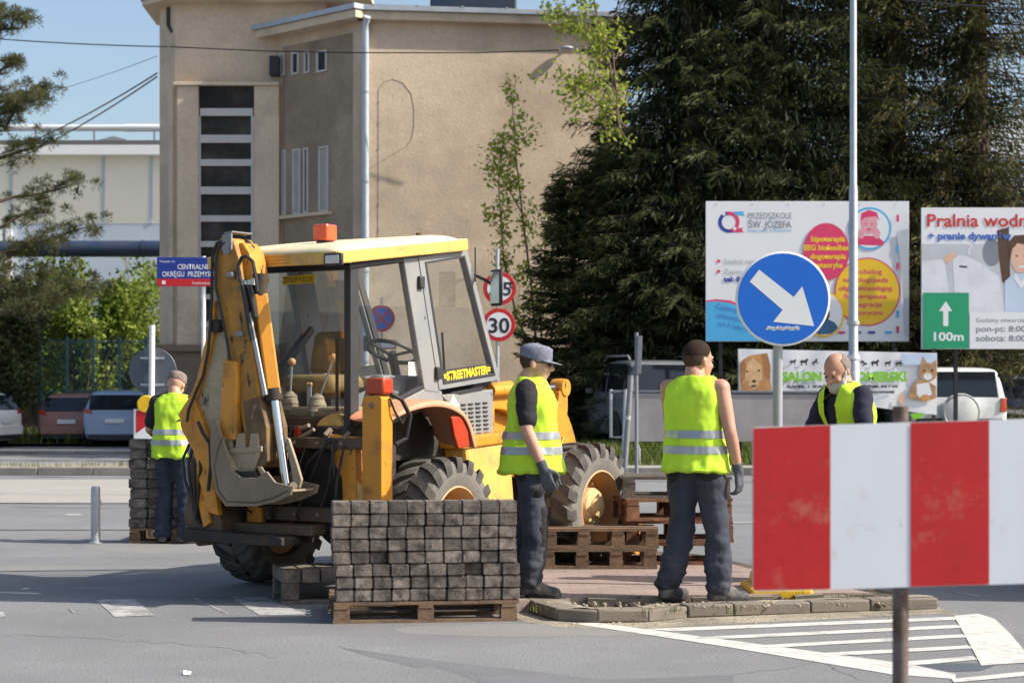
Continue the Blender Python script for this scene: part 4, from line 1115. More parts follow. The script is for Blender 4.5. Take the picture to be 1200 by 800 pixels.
# door with frame, glass, hinges
for sgn in (-1, 1):
    def dpt(u, v, dy=0):
        p = oy(u, v, -CY); return Vector((p.x, sgn * ((CY if sgn < 0 else CYL) + dy), p.z))
    out_ = [(489, 301.5), (546, 292.5), (584.5, 444.5), (513.5, 456.5)]; inn = [(498.5, 309), (541.5, 302), (577, 437.5), (519.5, 447.5)]
    mb = MB()
    for i in range(4):
        j = (i + 1) % 4
        mb.prism([dpt(*out_[i], .012), dpt(*out_[j], .012), dpt(*inn[j], .012), dpt(*inn[i], .012)], (0, -sgn * .045, 0))
    door = mb.build('cab_door', MT['cab_grey'], DIG, smooth=None)
    mb = MB(); mid = [(496, 307), (543, 299.5), (579, 440), (517.5, 450.5)]
    for i in range(4):
        j = (i + 1) % 4
        mb.prism([dpt(*mid[i], .0145), dpt(*mid[j], .0145), dpt(*inn[j], .0145), dpt(*inn[i], .0145)], (0, -sgn * .004, 0))
    mb.build('window_seal', MT['black_plastic'], door, smooth=None)
    MB().poly([dpt(*p, -.006) for p in inn]).build('door_window', MT['cab_glass'], door, smooth=None)
    MB().prism([dpt(u, v, .001) for u, v in [(517, 434), (575.5, 425.5), (577.5, 437.5), (519.5, 447.5)]], (0, -sgn * .004, 0)).build('sticker_strip', MT['black_plastic'], door, smooth=None)
    for u, v in ((491, 331), (511, 437)):
        MB().box(dpt(u, v, .02), (.06, .03, .09)).build('hinge', MT['black_plastic'], door, bevel=.008)
    MB().box(dpt(566, 400, .025), (.05, .03, .12)).build('handle', MT['black_plastic'], door, bevel=.008) if sgn > 0 else None
    if sgn < 0: door_r = door
a = oy(519.5, 446, -CY - .003); b = oy(576.5, 436.5, -CY - .003); ex = (b - a); w_ = ex.length; ex.normalize(); ez = Vector((0, 0, 1)); ez = (ez - ex * ez.dot(ex)).normalized(); en = ex.cross(ez)
Mx = Matrix(((ex.x, ez.x, en.x, a.x), (ex.y, ez.y, en.y, a.y), (ex.z, ez.z, en.z, a.z), (0, 0, 0, 1)))
lettering('=STREETMASTER=', .085, MT['yellow_print'], door_r, Mx, bold=.004, width=w_ * .97)
# lower door panel with louvres and sticker
lp_ = px_y('louvre_panel', [(517, 463), (578, 456), (578, 519), (550, 527), (545, 492), (528, 474)], -CY - .008, -CY + .06, MT['cab_grey'])
for r_ in range(9):
    for c_ in range(4):
        u = 539 + c_ * 8.5 + r_ * .2; v = 474 + r_ * 5.0 - c_ * .7
        if u < 548 and v > 484: continue
        p = oy(u + 4, v, -CY - .012)
        MB().box(p, (.06, .01, .012)).build('louvre', MT['black_plastic'], lp_, smooth=None)
px_y('door_step_gap', [(528, 459.5), (566, 452.5), (566, 457), (540, 462)], -CY - .012, -CY - .006, MT['black_plastic'], 0, parent=lp_)
px_y('triangle_sticker', [(525, 478), (539, 476), (531, 462)], -CY - .014, -CY - .010, MT['sticker'], 0, parent=lp_)
# left lower panel
pts = [oy(u, v, -CY) for u, v in [(505, 463), (578, 456), (578, 519), (505, 527)]]
MB().prism([(p.x, CYL - .03, p.z) for p in pts], (0, .04, 0)).build('lower_panel', MT['cab_grey'], DIG, smooth=None)
# windscreen and front posts
tA = oy(545, 297, -CY); tB = oy(583, 444, -CY)
MB().poly([(tA.x, -CY + .05, tA.z), (tA.x, CYL - .05, tA.z), (tB.x, CYL - .05, tB.z), (tB.x, -CY + .05, tB.z)]).build('windscreen', MT['cab_glass'], DIG, smooth=None)
for s in (-1, 1):
    MB().beam((tA.x, s * ((CY if s < 0 else CYL) - .02), tA.z), (tB.x, s * ((CY if s < 0 else CYL) - .02), tB.z), .05, .06).build('cab_pillar', MT['black_plastic'], DIG, smooth=None)
MB().box((tB.x - .1, 0, tB.z - .1), (.3, 1.0, .26)).build('dashboard', MT['black_plastic'], DIG, bevel=.04)
MB().tube([(tB.x - .03, -.1, tB.z + .03), (tB.x - .14, -.15, tB.z + .36)], .01, 6).build('wiper', MT['black_plastic'], DIG)
MB().tube([(tB.x + .05, -.6, tB.z + .0), (tB.x + .05, -.6, tB.z + .1)], .01, 6)
# rear window: frame and glass
xr = -.70
zb, zt = 1.262, 2.275
MB().box((xr, -.03, zb - .015), (.05, 2 * CY - .18, .03)).build('window_seal', MT['black_plastic'], DIG, smooth=None)
MB().box((xr, -.03, zt + .01), (.05, 2 * CY - .18, .04)).build('window_seal', MT['black_plastic'], DIG, smooth=None)
for s in (-1, 1):
    MB().box((xr, s * ((CY if s < 0 else CYL) - .045), (zb + zt) / 2), (.05, .04, zt - zb)).build('window_seal', MT['black_plastic'], DIG, smooth=None)
MB().poly([(xr + .01, -CY + .06, zb), (xr + .01, CYL - .06, zb), (xr + .01, CYL - .06, zt), (xr + .01, -CY + .06, zt)]).build('rear_window', MT['rear_glass'], DIG, smooth=None)
MB().box((xr - .02, -.42, 1.55), (.012, .02, .5)).build('wiper', MT['black_plastic'], DIG)
st_ = px_x('sticker_strip', [(331, 324), (369, 321), (369, 331), (331, 334)], xr - .006, xr - .002, MT['yellow_print'], 0)
a = ox(367.5, 330, xr - .008); b = ox(332, 332.5, xr - .008)
lettering('ZD KOP 9 GDGRL', .055, MT['black_plastic'], st_, Matrix.Translation(ox(332.5, 331.5, xr - .008)) @ Matrix(((0, 0, -1, 0), (-1, 0, 0, 0), (0, 1, 0, 0), (0, 0, 0, 1))), width=abs(a.y - b.y))
# roof: cream cap with rounded edges, yellow fascia, lamps
rA = oy(399, 312, -.60); rF = oy(543, 295, -.60)
xs = [rA.x - .06, rA.x + .0, rA.x + .3, .1, rF.x - .15, rF.x + .02]
def zlow(x): return 2.285 + (rF.z - 2.285) * (x - rA.x) / (rF.x - rA.x)
mb = MB(); NYR = 14; rows = []
for i in range(13):
    t = i / 12; x = xs[0] + (xs[-1] - xs[0]) * t
    ed = min(1, min(t, 1 - t) * 9) ** .5
    row = []
    for j in range(NYR + 1):
        y = -.62 + 1.13 * j / NYR; e2 = min(1, min(j, NYR - j) / NYR * 7) ** .5
        row.append((x, y, zlow(x) + .075 + .042 * min(ed, 1) * e2 + .01 * math.sin(t * math.pi) * e2))
    rows.append(row)
vs = [p for r in rows for p in r]; fs = []
for i in range(12):
    for j in range(NYR):
        a = i * (NYR + 1) + j; fs.append((a, a + 1, a + NYR + 2, a + NYR + 1))
mb.add(vs, fs)
low = [(x, y, zlow(x) + .02) for (x, y) in [(xs[0], -.62), (xs[0], .62), (xs[-1], .62), (xs[-1], -.62)]]
roof = mb.build('roof', MT['dig_cream'], DIG, smooth=60, fix=False)
sm = roof.modifiers.new('s', 'SOLIDIFY'); sm.thickness = .02
def fascia(p, q, h, name, m):
    return MB().prism([p, q, (q[0], q[1], q[2] + h), (p[0], p[1], p[2] + h)], (0, 0, 0)) 
mb = MB()
for (x0_, y0_, x1_, y1_) in ((xs[0], -.62, xs[0], .51), (xs[0], -.62, xs[-1], -.62), (xs[0], .51, xs[-1], .51), (xs[-1], -.62, xs[-1], .51)):
    mb.beam((x0_, y0_, zlow(x0_) + .05), (x1_, y1_, zlow(x1_) + .05), .022, .085)
mb.build('roof_fascia', MT['dig_pale'], roof, smooth=None, bevel=.008)
mb = MB().prism([(x, -.6, zlow(x) + .015) for x in (xs[0] + .02, xs[-1] - .02)] + [(x, .5, zlow(x) + .015) for x in (xs[-1] - .02, xs[0] + .02)], (0, 0, .02))
mb.build('roof_lining', MT['black_plastic'], roof, smooth=None)
for k in range(3):
    MB().box((xs[0] - .013, .12, zlow(xs[0]) + .028 + k * .022), (.006, .7, .006)).build('fascia_rib', MT['dig_yellow'], roof, smooth=None)
def rear_lamp(u, v):
    p = ox(u, v, xs[0] - .015)
    l_ = MB().box(p, (.03, .15, .085)).build('work_lamp', MT['black_plastic'], roof, bevel=.008)
    MB().box(p + Vector((-.017, 0, 0)), (.006, .115, .055)).build('lens', MT['lamp_glass'], l_, bevel=.004)
rear_lamp(391, 304)
# beacon and exhaust stub, antenna
bp_ = ox(381, 284, -.55); bz = zlow(-.55) + .13
bc = MB().lathe([(.06, 0), (.062, .02), (.05, .03)], (bp_.x, bp_.y, bz), 'Z', 16).build('beacon', MT['black_plastic'], roof)
MB().prism([(bp_.x + a * .062, bp_.y + b * .062, bz + .025) for a, b in ((-1, -1), (1, -1), (1, 1), (-1, 1))], (0, 0, .115)).build('beacon_lens', MT['orange_lens'], bc, smooth=None, bevel=.014)
MB().tube([oy(491, 290, -.2), oy(491, 273, -.2)], .024, 10).build('exhaust_stub', MT['wood_red'], DIG)
MB().tube([oy(557, 330, -.6), oy(557, 290, -.6)], .006, 5).build('antenna', MT['black_metal'], DIG)
# mirror
mp = oy(582, 337, -.78)
mr_ = MB().box(mp, (.03, .13, .27), Matrix.Rotation(-.35, 3, 'Z')).build('mirror', MT['black_plastic'], DIG, bevel=.02)
MB().box(mp + Matrix.Rotation(-.35, 3, 'Z') @ Vector((-.018, 0, 0)), (.004, .105, .235), Matrix.Rotation(-.35, 3, 'Z')).build('mirror_glass', MT['chrome'], mr_, bevel=.004)
MB().tube([mp + Vector((.02, 0, .0)), mp + Vector((.0, .1, .06)), oy(556, 322, -.57)], .012, 7).build('mirror_arm', MT['black_plastic'], mr_)
# inside: seat, levers, steering wheel, console
seat = MB().box((-.28, .02, 1.49), (.46, .46, .13)).build('seat', MT['seat'], DIG, bevel=.05)
MB().prism([(-.2, -.19, 1.56), (-.16, -.15, 1.86), (-.16, .23, 1.86), (-.2, .25, 1.56)], (.09, 0, .02)).build('backrest', MT['seat'], seat, smooth=None, bevel=.04)
MB().box((-.26, .02, 1.34), (.3, .3, .2)).build('seat_base', MT['black_plastic'], seat)
con = MB().box((-.52, -.12, 1.29), (.26, .8, .08)).build('lever_console', MT['sandy_steel'], DIG, bevel=.02)
for (u, v, ub, vb) in ((342, 424, 340, 470), (391, 419, 372, 472), (364, 450, 364, 476), (361, 450, 361, 476)):
    t_ = ox(u, v, -.6); b_ = ox(ub, vb, -.6); sm_ = v > 440
    l_ = MB().tube([b_, t_], .008, 6).build('control_lever', MT['galv'], con)
    MB().ball(t_, .03 if not sm_ else .014, 12, 8).build('knob', MT['knob'], l_)
    if not sm_: MB().lathe([(.075, 0), (.06, .04), (.065, .045), (.045, .09), (.05, .095), (.02, .13)], b_ + Vector((0, 0, -.06)), 'Z', 14).build('gaiter', MT['sandy_steel'], l_)
wc = oy(459, 412, -.05)
rot = Matrix.Rotation(math.radians(25), 3, 'Y')
ring_ = [wc + rot @ Vector((.19 * math.cos(a), .19 * math.sin(a), 0)) for a in np.linspace(0, 2 * math.pi, 25)]
sw = MB().tube(ring_, .016, 8, cap=False).build('steering_wheel', MT['black_plastic'], DIG)
mb = MB()
for a in (.5, 2.6, 4.7): mb.tube([wc + rot @ Vector((.18 * math.cos(a), .18 * math.sin(a), 0)), wc + Vector((0, 0, -.03))], .012, 6)
mb.tube([wc, wc + Vector((.12, 0, -.35))], .035, 8)
mb.build('steering_column', MT['black_plastic'], sw)
MB().box(oy(455, 452, -.35), (.3, .12, .16)).build('side_console', MT['cab_grey'], DIG, bevel=.03)
MB().box(oy(486, 432, -CY + .035), (.16, .003, .1)).build('paper_notice', MT['sticker'], DIG)
MB().beam((-.65, .4, 1.3), (.1, .45, 1.9), .05, .05).build('guard_bar', MT['black_plastic'], DIG, smooth=None)
# fenders --------------------------------------------------
fp_ = [oy(u, v, -.86) for u, v in [(440, 494), (462, 480), (480, 472), (500, 467.5), (518, 468.5), (532, 475), (543, 489), (549, 505), (552.5, 524)]]
for s in (-1, 1):
    mb = MB(); n = len(fp_); vs = []
    for p in fp_:
        vs += [(p.x, s * .92, p.z - .006), (p.x, s * .88, p.z), (p.x, s * .55, p.z + .01)]
    fs = []
    for i in range(n - 1):
        for j in range(2): fs.append((i * 3 + j, i * 3 + j + 1, i * 3 + j + 4, i * 3 + j + 3))
    # turned-down outer lip
    b = len(vs)
    for i, p in enumerate(fp_):
        q = Vector((p.x, s * .925, p.z - .03 - .05 * (i / (n - 1)))) if i < n - 3 else Vector((p.x - .05, s * .925, p.z - .02))
        vs.append(tuple(q))
    for i in range(n - 1): fs.append((i * 3, b + i, b + i + 1, (i + 1) * 3))
    mb.add(vs, fs)
    o = mb.build('fender', MT['fender'], DIG, smooth=50, fix=True)
    m_ = o.modifiers.new('s', 'SOLIDIFY'); m_.thickness = .018
    m_ = o.modifiers.new('ss', 'SUBSURF'); m_.levels = 2; m_.render_levels = 2
    MB().prism([(p.x, s * .56, p.z - .03) for p in fp_[1:]] + [(fp_[-1].x - .06, s * .56, .95), (fp_[1].x, s * .56, .95)], (0, -s * .03, 0)).build('wheel_arch', MT['chassis'], DIG, smooth=None)
px_y('fender_end', [(529, 488), (541, 487), (549, 505), (551, 523), (538, 526), (533, 510)], -.905, -.875, MT['red_lens'], .01)
# loader arms at the front --------------------------------
for s in (-1, 1):
    def lpt(u, v, d=0): p = oy(u, v, -.5); return Vector((p.x, s * .5 - d * s * -1, p.z))
    arm = MB().prism([lpt(*p) for p in [(566, 452), (600, 446), (630, 468), (645, 478), (640, 500), (620, 492), (590, 480), (566, 478)]], (0, s * -.09, 0)).build('loader_arm', MT['dig_yellow'], DIG, smooth=None, bevel=.012)
    MB().prism([lpt(*p) for p in [(580, 500), (600, 520), (600, 570), (572, 575), (566, 480), (580, 476)]], (0, s * -.06, 0)).build('loader_tower', MT['dig_yellow'], arm, smooth=None, bevel=.01)
    MB().prism([lpt(*p) for p in [(640, 478), (646, 470), (647, 458), (657, 458), (657, 486), (664, 505), (668, 524), (662, 545), (648, 540), (640, 510)]], (0, s * .07, 0)).build('loader_link', MT['dig_yellow'], arm, smooth=None, bevel=.01)
    a_, b_ = lpt(612, 455), lpt(648, 454)
    MB().tube([a_ + Vector((-.5, s * .02, -.02)), a_ + Vector((0, s * .02, 0))], .05, 12).build('loader_ram', MT['dig_yellow'], arm)
    MB().tube([a_ + Vector((0, s * .02, 0)), b_ + Vector((0, s * .02, 0))], .026, 12).build('ram_rod', MT['chrome'], arm)
    MB().lathe([(.07, -.05), (.075, 0), (.07, .07)], b_ + Vector((.08, s * .03, 0)), 'Y', 16).build('ram_eye', MT['dig_yellow'], arm)
    MB().lathe([(.045, -.05), (.045, .09)], lpt(648, 484), 'Y', 14).build('pin', MT['steel_worn'], arm)
    MB().lathe([(.04, -.05), (.04, .09)], lpt(655, 511), 'Y', 14).build('pin', MT['steel_worn'], arm)
    MB().beam((2.0, s * .55, 1.0), (2.75, s * .55, .45), .09, .2).build('loader_arm_lower', MT['dig_yellow'], arm, bevel=.01)
# front bucket
bpf = [(2.66, .62), (2.7, .18), (2.86, .08), (3.12, .06), (3.12, .075), (2.88, .11), (2.73, .22), (2.69, .62)]
fb_ = MB().prism([(a, -.8, b) for a, b in bpf], (0, 1.6, 0)).build('front_bucket', MT['steel_worn'], DIG, smooth=None)
for s in (-1, 1):
    MB().prism([(a, s * .8, b) for a, b in [(2.67, .62), (2.7, .18), (2.86, .08), (3.1, .07), (2.95, .35)]], (0, s * .02, 0)).build('bucket_side', MT['dig_yellow'], fb_, smooth=None)
# backhoe, swung to lie across the rear -------------------
XB = -1.2
boom = px_x('boom', [(252, 296), (262, 288), (272, 298), (271, 360), (266, 420), (262, 500), (258, 560), (250, 600), (240, 596), (232, 560), (222, 522), (211, 500), (210, 484), (224, 466), (238, 412), (246, 360)], XB + .03, XB + .2, MT['boom_worn'], .012)
px_x('boom_edge', [(238, 408), (243, 392), (247, 360), (252, 352), (250, 392), (244, 420), (232, 462), (222, 480), (212, 492), (208, 486), (222, 464), (232, 440)], XB + .0, XB + .05, MT['dig_yellow'], .006, parent=boom)
px_x('boom_foot_cover', [(209, 484), (226, 466), (238, 494), (246, 520), (250, 560), (256, 604), (244, 600), (232, 560), (226, 528), (213, 505)], XB - .01, XB + .04, MT['dig_yellow'], .008, parent=boom)
px_x('boom_ram', [(261, 420), (276, 424), (277, 448), (275, 516), (256, 514), (259, 450)], XB - .06, XB + .05, MT['dig_yellow'], .015, parent=boom)
MB().lathe([(.045, -.03), (.045, .24)], ox(254, 382, XB), 'X', 14).build('pin', MT['chassis'], boom)
dip = px_x('dipper', [(250, 302), (251, 287), (258, 278), (272, 279), (279, 300), (286, 350), (293, 400), (303, 462), (312, 500), (313, 540), (304, 549), (292, 535), (284, 500), (274, 440), (262, 380), (252, 325)], XB - .02, XB + .2, MT['arm_yellow'], .014)
px_x('dipper_stain', [(284, 470), (303, 464), (312, 500), (313, 540), (304, 549), (292, 535)], XB - .026, XB + .204, MT['arm_dark'], .01, parent=dip)
# lit head plate with cover, pins
hp = px_x('dipper_head', [(270, 286), (284, 284), (292, 296), (299, 330), (282, 334), (274, 318)], XB + .03, XB + .19, MT['dig_yellow'], .01, parent=dip)
for (u, v, r_) in ((288, 296, .022), (291, 313, .02), (291, 325, .016)):
    p = ox(u, v, XB + .11); MB().lathe([(r_, -.05), (r_, .02)], p, 'Y', 12).build('pin', MT['chassis'], hp)
px_x('guard_plate', [(260, 294), (260, 275), (271, 272), (271, 292), (264, 300)], XB - .05, XB - .035, MT['cab_grey'], .004, parent=dip)
px_x('guard_plate', [(262, 272.5), (272, 270.5), (272, 272), (262, 274)], XB - .05, XB + .16, MT['cab_grey'], .002, parent=dip)
for (u, v) in ((270, 322), (281, 391)):
    MB().box(ox(u, v, XB - .035), (.04, .06, .035)).build('grease_block', MT['cab_grey'], dip, bevel=.008)
# bucket ram
rT, rM, rB_ = ox(305, 345, XB + .06), ox(321, 464, XB + .06), ox(336, 571, XB + .06)
ram = MB().tube([rT, rM], .066, 4).build('bucket_ram', MT['dig_yellow'], DIG, smooth=None, bevel=.012)
MB().tube([rM - (rM - rT).normalized() * .05, rM + (rM - rT).normalized() * .03], .06, 16).build('gland', MT['chassis'], ram)
MB().tube([rM, rB_], .033, 16).build('ram_rod', MT['chrome'], ram)
MB().tube([rT + Vector((0, .0, .14)), rT + Vector((0, 0, -.02))], .05, 12).build('ram_eye', MT['chassis'], ram)
px_x('steel_strip', [(289, 366), (293, 366), (312, 462), (308, 464)], XB - .035, XB - .02, MT['galv'], .002, parent=dip)  # thin pale metal strip along the dipper
# links
for dx in (-.05, .2):
    px_x('bucket_link', [(301, 548), (304, 546), (318, 568), (330, 572), (332, 578), (322, 580), (313, 572)], XB + dx, XB + dx + .03, MT['sandy_steel'], .006)
    px_x('bucket_link', [(334, 512), (338, 514), (348, 545), (353, 562), (350, 572), (344, 570), (342, 556), (337, 530)], XB + dx + .06, XB + dx + .085, MT['sandy_steel'], .005)
MB().tube([ox(326, 574, XB - .08), ox(326, 574, XB + .25)], .03, 10).build('pin', MT['sandy_steel'], DIG)
MB().tube([ox(344, 569, XB - .02), ox(344, 569, XB + .32)], .028, 10).build('pin', MT['sandy_steel'], DIG)
# bucket: two side plates, rolled shell, teeth
bw0, bw1 = XB - .1, XB + .19
side = [(247, 492), (252, 490), (258, 506), (265, 528), (273, 552), (282, 559), (300, 560), (312, 552), (322, 565), (343, 570), (340, 580), (322, 588), (300, 593), (264, 593), (253, 578), (247, 548), (246, 520)]
bk = px_x('bucket', side, bw0, bw0 + .02, MT['steel_worn'], .004)
pl3 = [ox(u, v, bw0) for u, v in side]
MB().prism([p + Vector((bw1 - bw0 - .02, 0, 0)) for p in pl3], (.02, 0, 0)).build('bucket_side', MT['steel_worn'], bk, smooth=None, bevel=.004)
curve = [ox(u, v, bw0) for u, v in [(260, 512), (254, 528), (250, 548), (255, 575), (265, 589), (300, 590), (322, 584), (338, 576)]]
mb = MB()
for i in range(len(curve) - 1):
    a, b = curve[i], curve[i + 1]; n_ = Vector((0, -(b - a).z, (b - a).y)).normalized() * -.015
    mb.prism([a, b, b + n_, a + n_], (bw1 - bw0 - .002, 0, 0))
mb.build('bucket_shell', MT['steel_worn'], bk, smooth=None)
a, b = ox(262, 529, bw0), ox(273, 551, bw0)
MB().prism([a + Vector((.02, 0, 0)), b + Vector((.02, 0, 0)), b + Vector((.02, .012, .01)), a + Vector((.02, .012, .01))], (bw1 - bw0 - .06, 0, 0)).build('lip_plate', MT['sandy_steel'], bk, smooth=None)
px_x('lit_lip_plate', [(262, 530), (305, 526), (304, 531), (297, 552), (274, 553)], bw0 + .06, bw0 + .085, MT['sandy_steel'], .004, parent=bk)  # sandy plate added to stand in for the sunlit inner lip
px_x('cutting_edge', [(260, 525.5), (306, 522.5), (306, 529), (261, 532)], bw0 + .05, bw0 + .07, MT['sandy_steel'], .004, parent=bk)
for u in (266, 281, 297):
    px_x('tooth', [(u - 6, 526), (u + 6, 525), (u + 4.5, 507), (u - 3.5, 508)], bw0 + .055, bw0 + .085, MT['sandy_steel'], .006, parent=bk)
px_x('bucket_inner', [(272, 553), (298, 552), (302, 561), (276, 562)], bw0 + .03, bw0 + .05, MT['chassis'], .003, parent=bk)
# kingpost
kp = px_x('kingpost', [(222, 530), (232, 520), (246, 548), (256, 590), (262, 636), (230, 640), (214, 610), (222, 560)], XB + .05, XB + .3, MT['oily_brown'], .015)
px_x('kingpost_plate', [(226, 545), (234, 540), (240, 575), (246, 612), (238, 618), (232, 590)], XB + .02, XB + .05, MT['dig_yellow'], .006, parent=kp)
px_x('kingpost_plate', [(212, 618), (330, 630), (330, 640), (214, 634)], XB + .0, XB + .35, MT['chassis'], .01, parent=kp)
for k in range(4):
    u = 222 + k * 4
    MB().tube([ox(u, 520 + 3 * k, XB + .02), ox(u - 8 + 3 * k, 538 + 4 * k, XB - .02), ox(u - 6 + 2 * k, 560, XB + .0), ox(u + 4 - 3 * k, 590 + 6 * k, XB + .02), ox(u + 14, 624, XB + .08)], .011, 6).build('hose', MT['hose'], kp)
# hydraulic hoses along the arm
def hose(pix, x, r=.014, parent=None):
    return MB().tube([ox(u, v, x) for u, v in pix], r, 7).build('hose', MT['hose'], parent or DIG)
hose([(262, 282), (254, 285), (249, 300), (248, 330), (248, 350), (246, 385), (244, 410), (238, 440), (230, 458), (221, 480), (219, 494)], XB - .04, .011, dip)
hose([(264, 284), (256, 290), (252, 310), (253, 335), (258, 360), (266, 400), (270, 425)], XB - .045, .01, dip)
hose([(282, 330), (279, 312), (283, 302), (289, 300), (296, 306), (300, 325), (302, 342)], XB - .02, .013, dip)
hose([(278, 282), (288, 282), (296, 290), (301, 305), (306, 322), (309, 345)], XB + .12, .015, dip)
hose([(280, 280), (292, 284), (300, 300), (308, 335), (312, 360), (317, 390)], XB + .16, .012, dip)
hose([(284, 334), (288, 352), (291, 372), (296, 398)], XB - .03, .02, dip)
hose([(292, 334), (296, 350), (300, 372)], XB - .02, .018, dip)
hose([(232, 494), (238, 508), (246, 520), (247, 545), (244, 575)], XB - .05, .013, boom)
for k, (u, v) in enumerate([(284, 330), (288, 332), (293, 331), (297, 329)]):
    MB().tube([ox(u, v - 3, XB), ox(u, v + 5, XB)], .018, 8).build('hose_fitting', MT['chrome'], dip)
# ---------------------------------------------------------------- people
MT['skin'] = mat('skin', (.5, .285, .2), .55, var=.08, scale=14, spec=.35, fine=.05, fscale=120)
MT['skin_red'] = mat('skin_red', (.47, .25, .175), .55, var=.1, scale=12, spec=.35, fine=.05, fscale=120)
MT['vest'] = mat('vest', (.5, .77, .03), .75, var=.08, scale=5, dirt=(.42, .6, .05), damt=.2, dscale=5, dsharp=.2, bump=.0015, bscale=300)
MT['vest_trim'] = mat('vest_trim', (.42, .62, .03), .75, var=.06)
MT['reflective'] = mat('reflective', (.34, .36, .38), .35, metal=.3, var=.12, scale=10)
MT['black_cloth'] = mat('black_cloth', (.012, .012, .016), .9, var=.3, scale=8)
MT['navy_cloth'] = mat('navy_cloth', (.014, .014, .035), .9, var=.3, scale=8)
MT['work_trousers'] = mat('work_trousers', (.03, .036, .055), .9, var=.3, scale=5, dirt=(.07, .07, .078), damt=.28, dscale=6, dsharp=.2, bump=.002, bscale=220)
MT['dark_trousers'] = mat('dark_trousers', (.02, .026, .046), .9, var=.25, scale=5, dirt=(.06, .07, .09), damt=.25, dscale=5, dsharp=.2, bump=.002, bscale=220)
MT['patch_cloth'] = mat('patch_cloth', (.014, .014, .016), .9, var=.3, scale=9)
MT['boot'] = mat('boot', (.05, .052, .06), .8, var=.3, scale=12, dirt=(.2, .18, .15), damt=.38, dscale=10)
MT['sole'] = mat('sole', (.02, .02, .02), .85)
MT['glove'] = mat('glove', (.075, .082, .095), .9, var=.2, scale=14)
MT['hair_dark'] = mat('hair_dark', (.03, .019, .013), .9, spec=.15, var=.3, scale=40, bump=.003, bscale=200)
MT['hair_short'] = mat('hair_short', (.07, .045, .032), .9, spec=.15, var=.3, scale=60, bump=.002, bscale=250)
MT['hair_grey'] = mat('hair_grey', (.48, .46, .43), .9, spec=.1, var=.2, scale=60, bump=.004, bscale=160)
MT['hair_salt'] = mat('hair_salt', (.2, .17, .15), .85, spec=.15, var=.3, scale=60, bump=.003, bscale=200)
MT['cap_check'] = mat('cap_check', (.16, .17, .22), .9, var=.4, scale=45, fine=.3, fscale=120)
MT['cap_brown'] = mat('cap_brown', (.19, .14, .13), .9, var=.25, scale=20, fine=.15, fscale=120)
MT['dark_lens'] = mat('dark_lens', (.01, .01, .012), .1)
MT['eye'] = mat('eye', (.05, .035, .03), .2)

def wrinkle(me, amp, freq, stretch=(1, 1, 2.2), seed=0, keep=None, ridge=False):
    nr = [v.normal.copy() for v in me.vertices]
    for v, n in zip(me.vertices, nr):
        p = v.co
        q = Vector((p.x * stretch[0], p.y * stretch[1], p.z * stretch[2])) * freq + Vector((seed, seed * 1.7, 0))
        d = noise.noise(q) + .5 * noise.noise(q * 2.1)
        if ridge: d = .55 - 2.2 * abs(noise.noise(q)) - .6 * abs(noise.noise(q * 2.3))
        k = 1.0 if keep is None else keep(p)
        v.co = p + n * (d * amp * k)
    me.update()
def bend_mesh(me, fn):
    for v in me.vertices: v.co = fn(v.co)
    me.update()
def frame_of(d, n):
    d = Vector(d).normalized(); n = Vector(n); n = (n - d * n.dot(d)).normalized(); s = d.cross(n)
    return d, n, s
def hand_shapes(mb, wr, d, n, thumb, k=1.0, curl=.6):
    """palm and five jointed fingers; d finger direction, n the way fingers curl, thumb sign picks the side"""
    d, n, s = frame_of(d, n); s = s * thumb
    wr = Vector(wr); pc = wr + d * .055 * k
    for o in (-.029, -.01, .01, .029):
        mb.capsule(wr + d * .012 + s * o * .7, wr + d * .085 * k + s * o, .015 * k, .0135 * k, 8)
    for i, (o, L) in enumerate(((.033, .075), (.0112, .086), (-.0112, .08), (-.033, .062))):
        p = wr + d * .088 * k + s * o * 1.05; a = .12 + curl * .35
        dd = d
        for seg, fr in enumerate((.42, .32, .26)):
            dd = (d * math.cos(a) + n * math.sin(a) + s * o * 1.2).normalized()
            q = p + dd * L * fr * k
            mb.capsule(p, q, (.0092 - .001 * seg) * k, (.0086 - .001 * seg) * k, 8); p = q; a += curl * (.75 if i else .65)
    p = wr + d * .022 * k + s * .028 * k
    q = p + (d * .55 + s * .7 + n * .35).normalized() * .042 * k
    mb.capsule(p, q, .015 * k, .012 * k, 8)
    r = q + (d * .85 + s * .2 + n * .45).normalized() * .032 * k
    mb.capsule(q, r, .0118 * k, .0095 * k, 8)

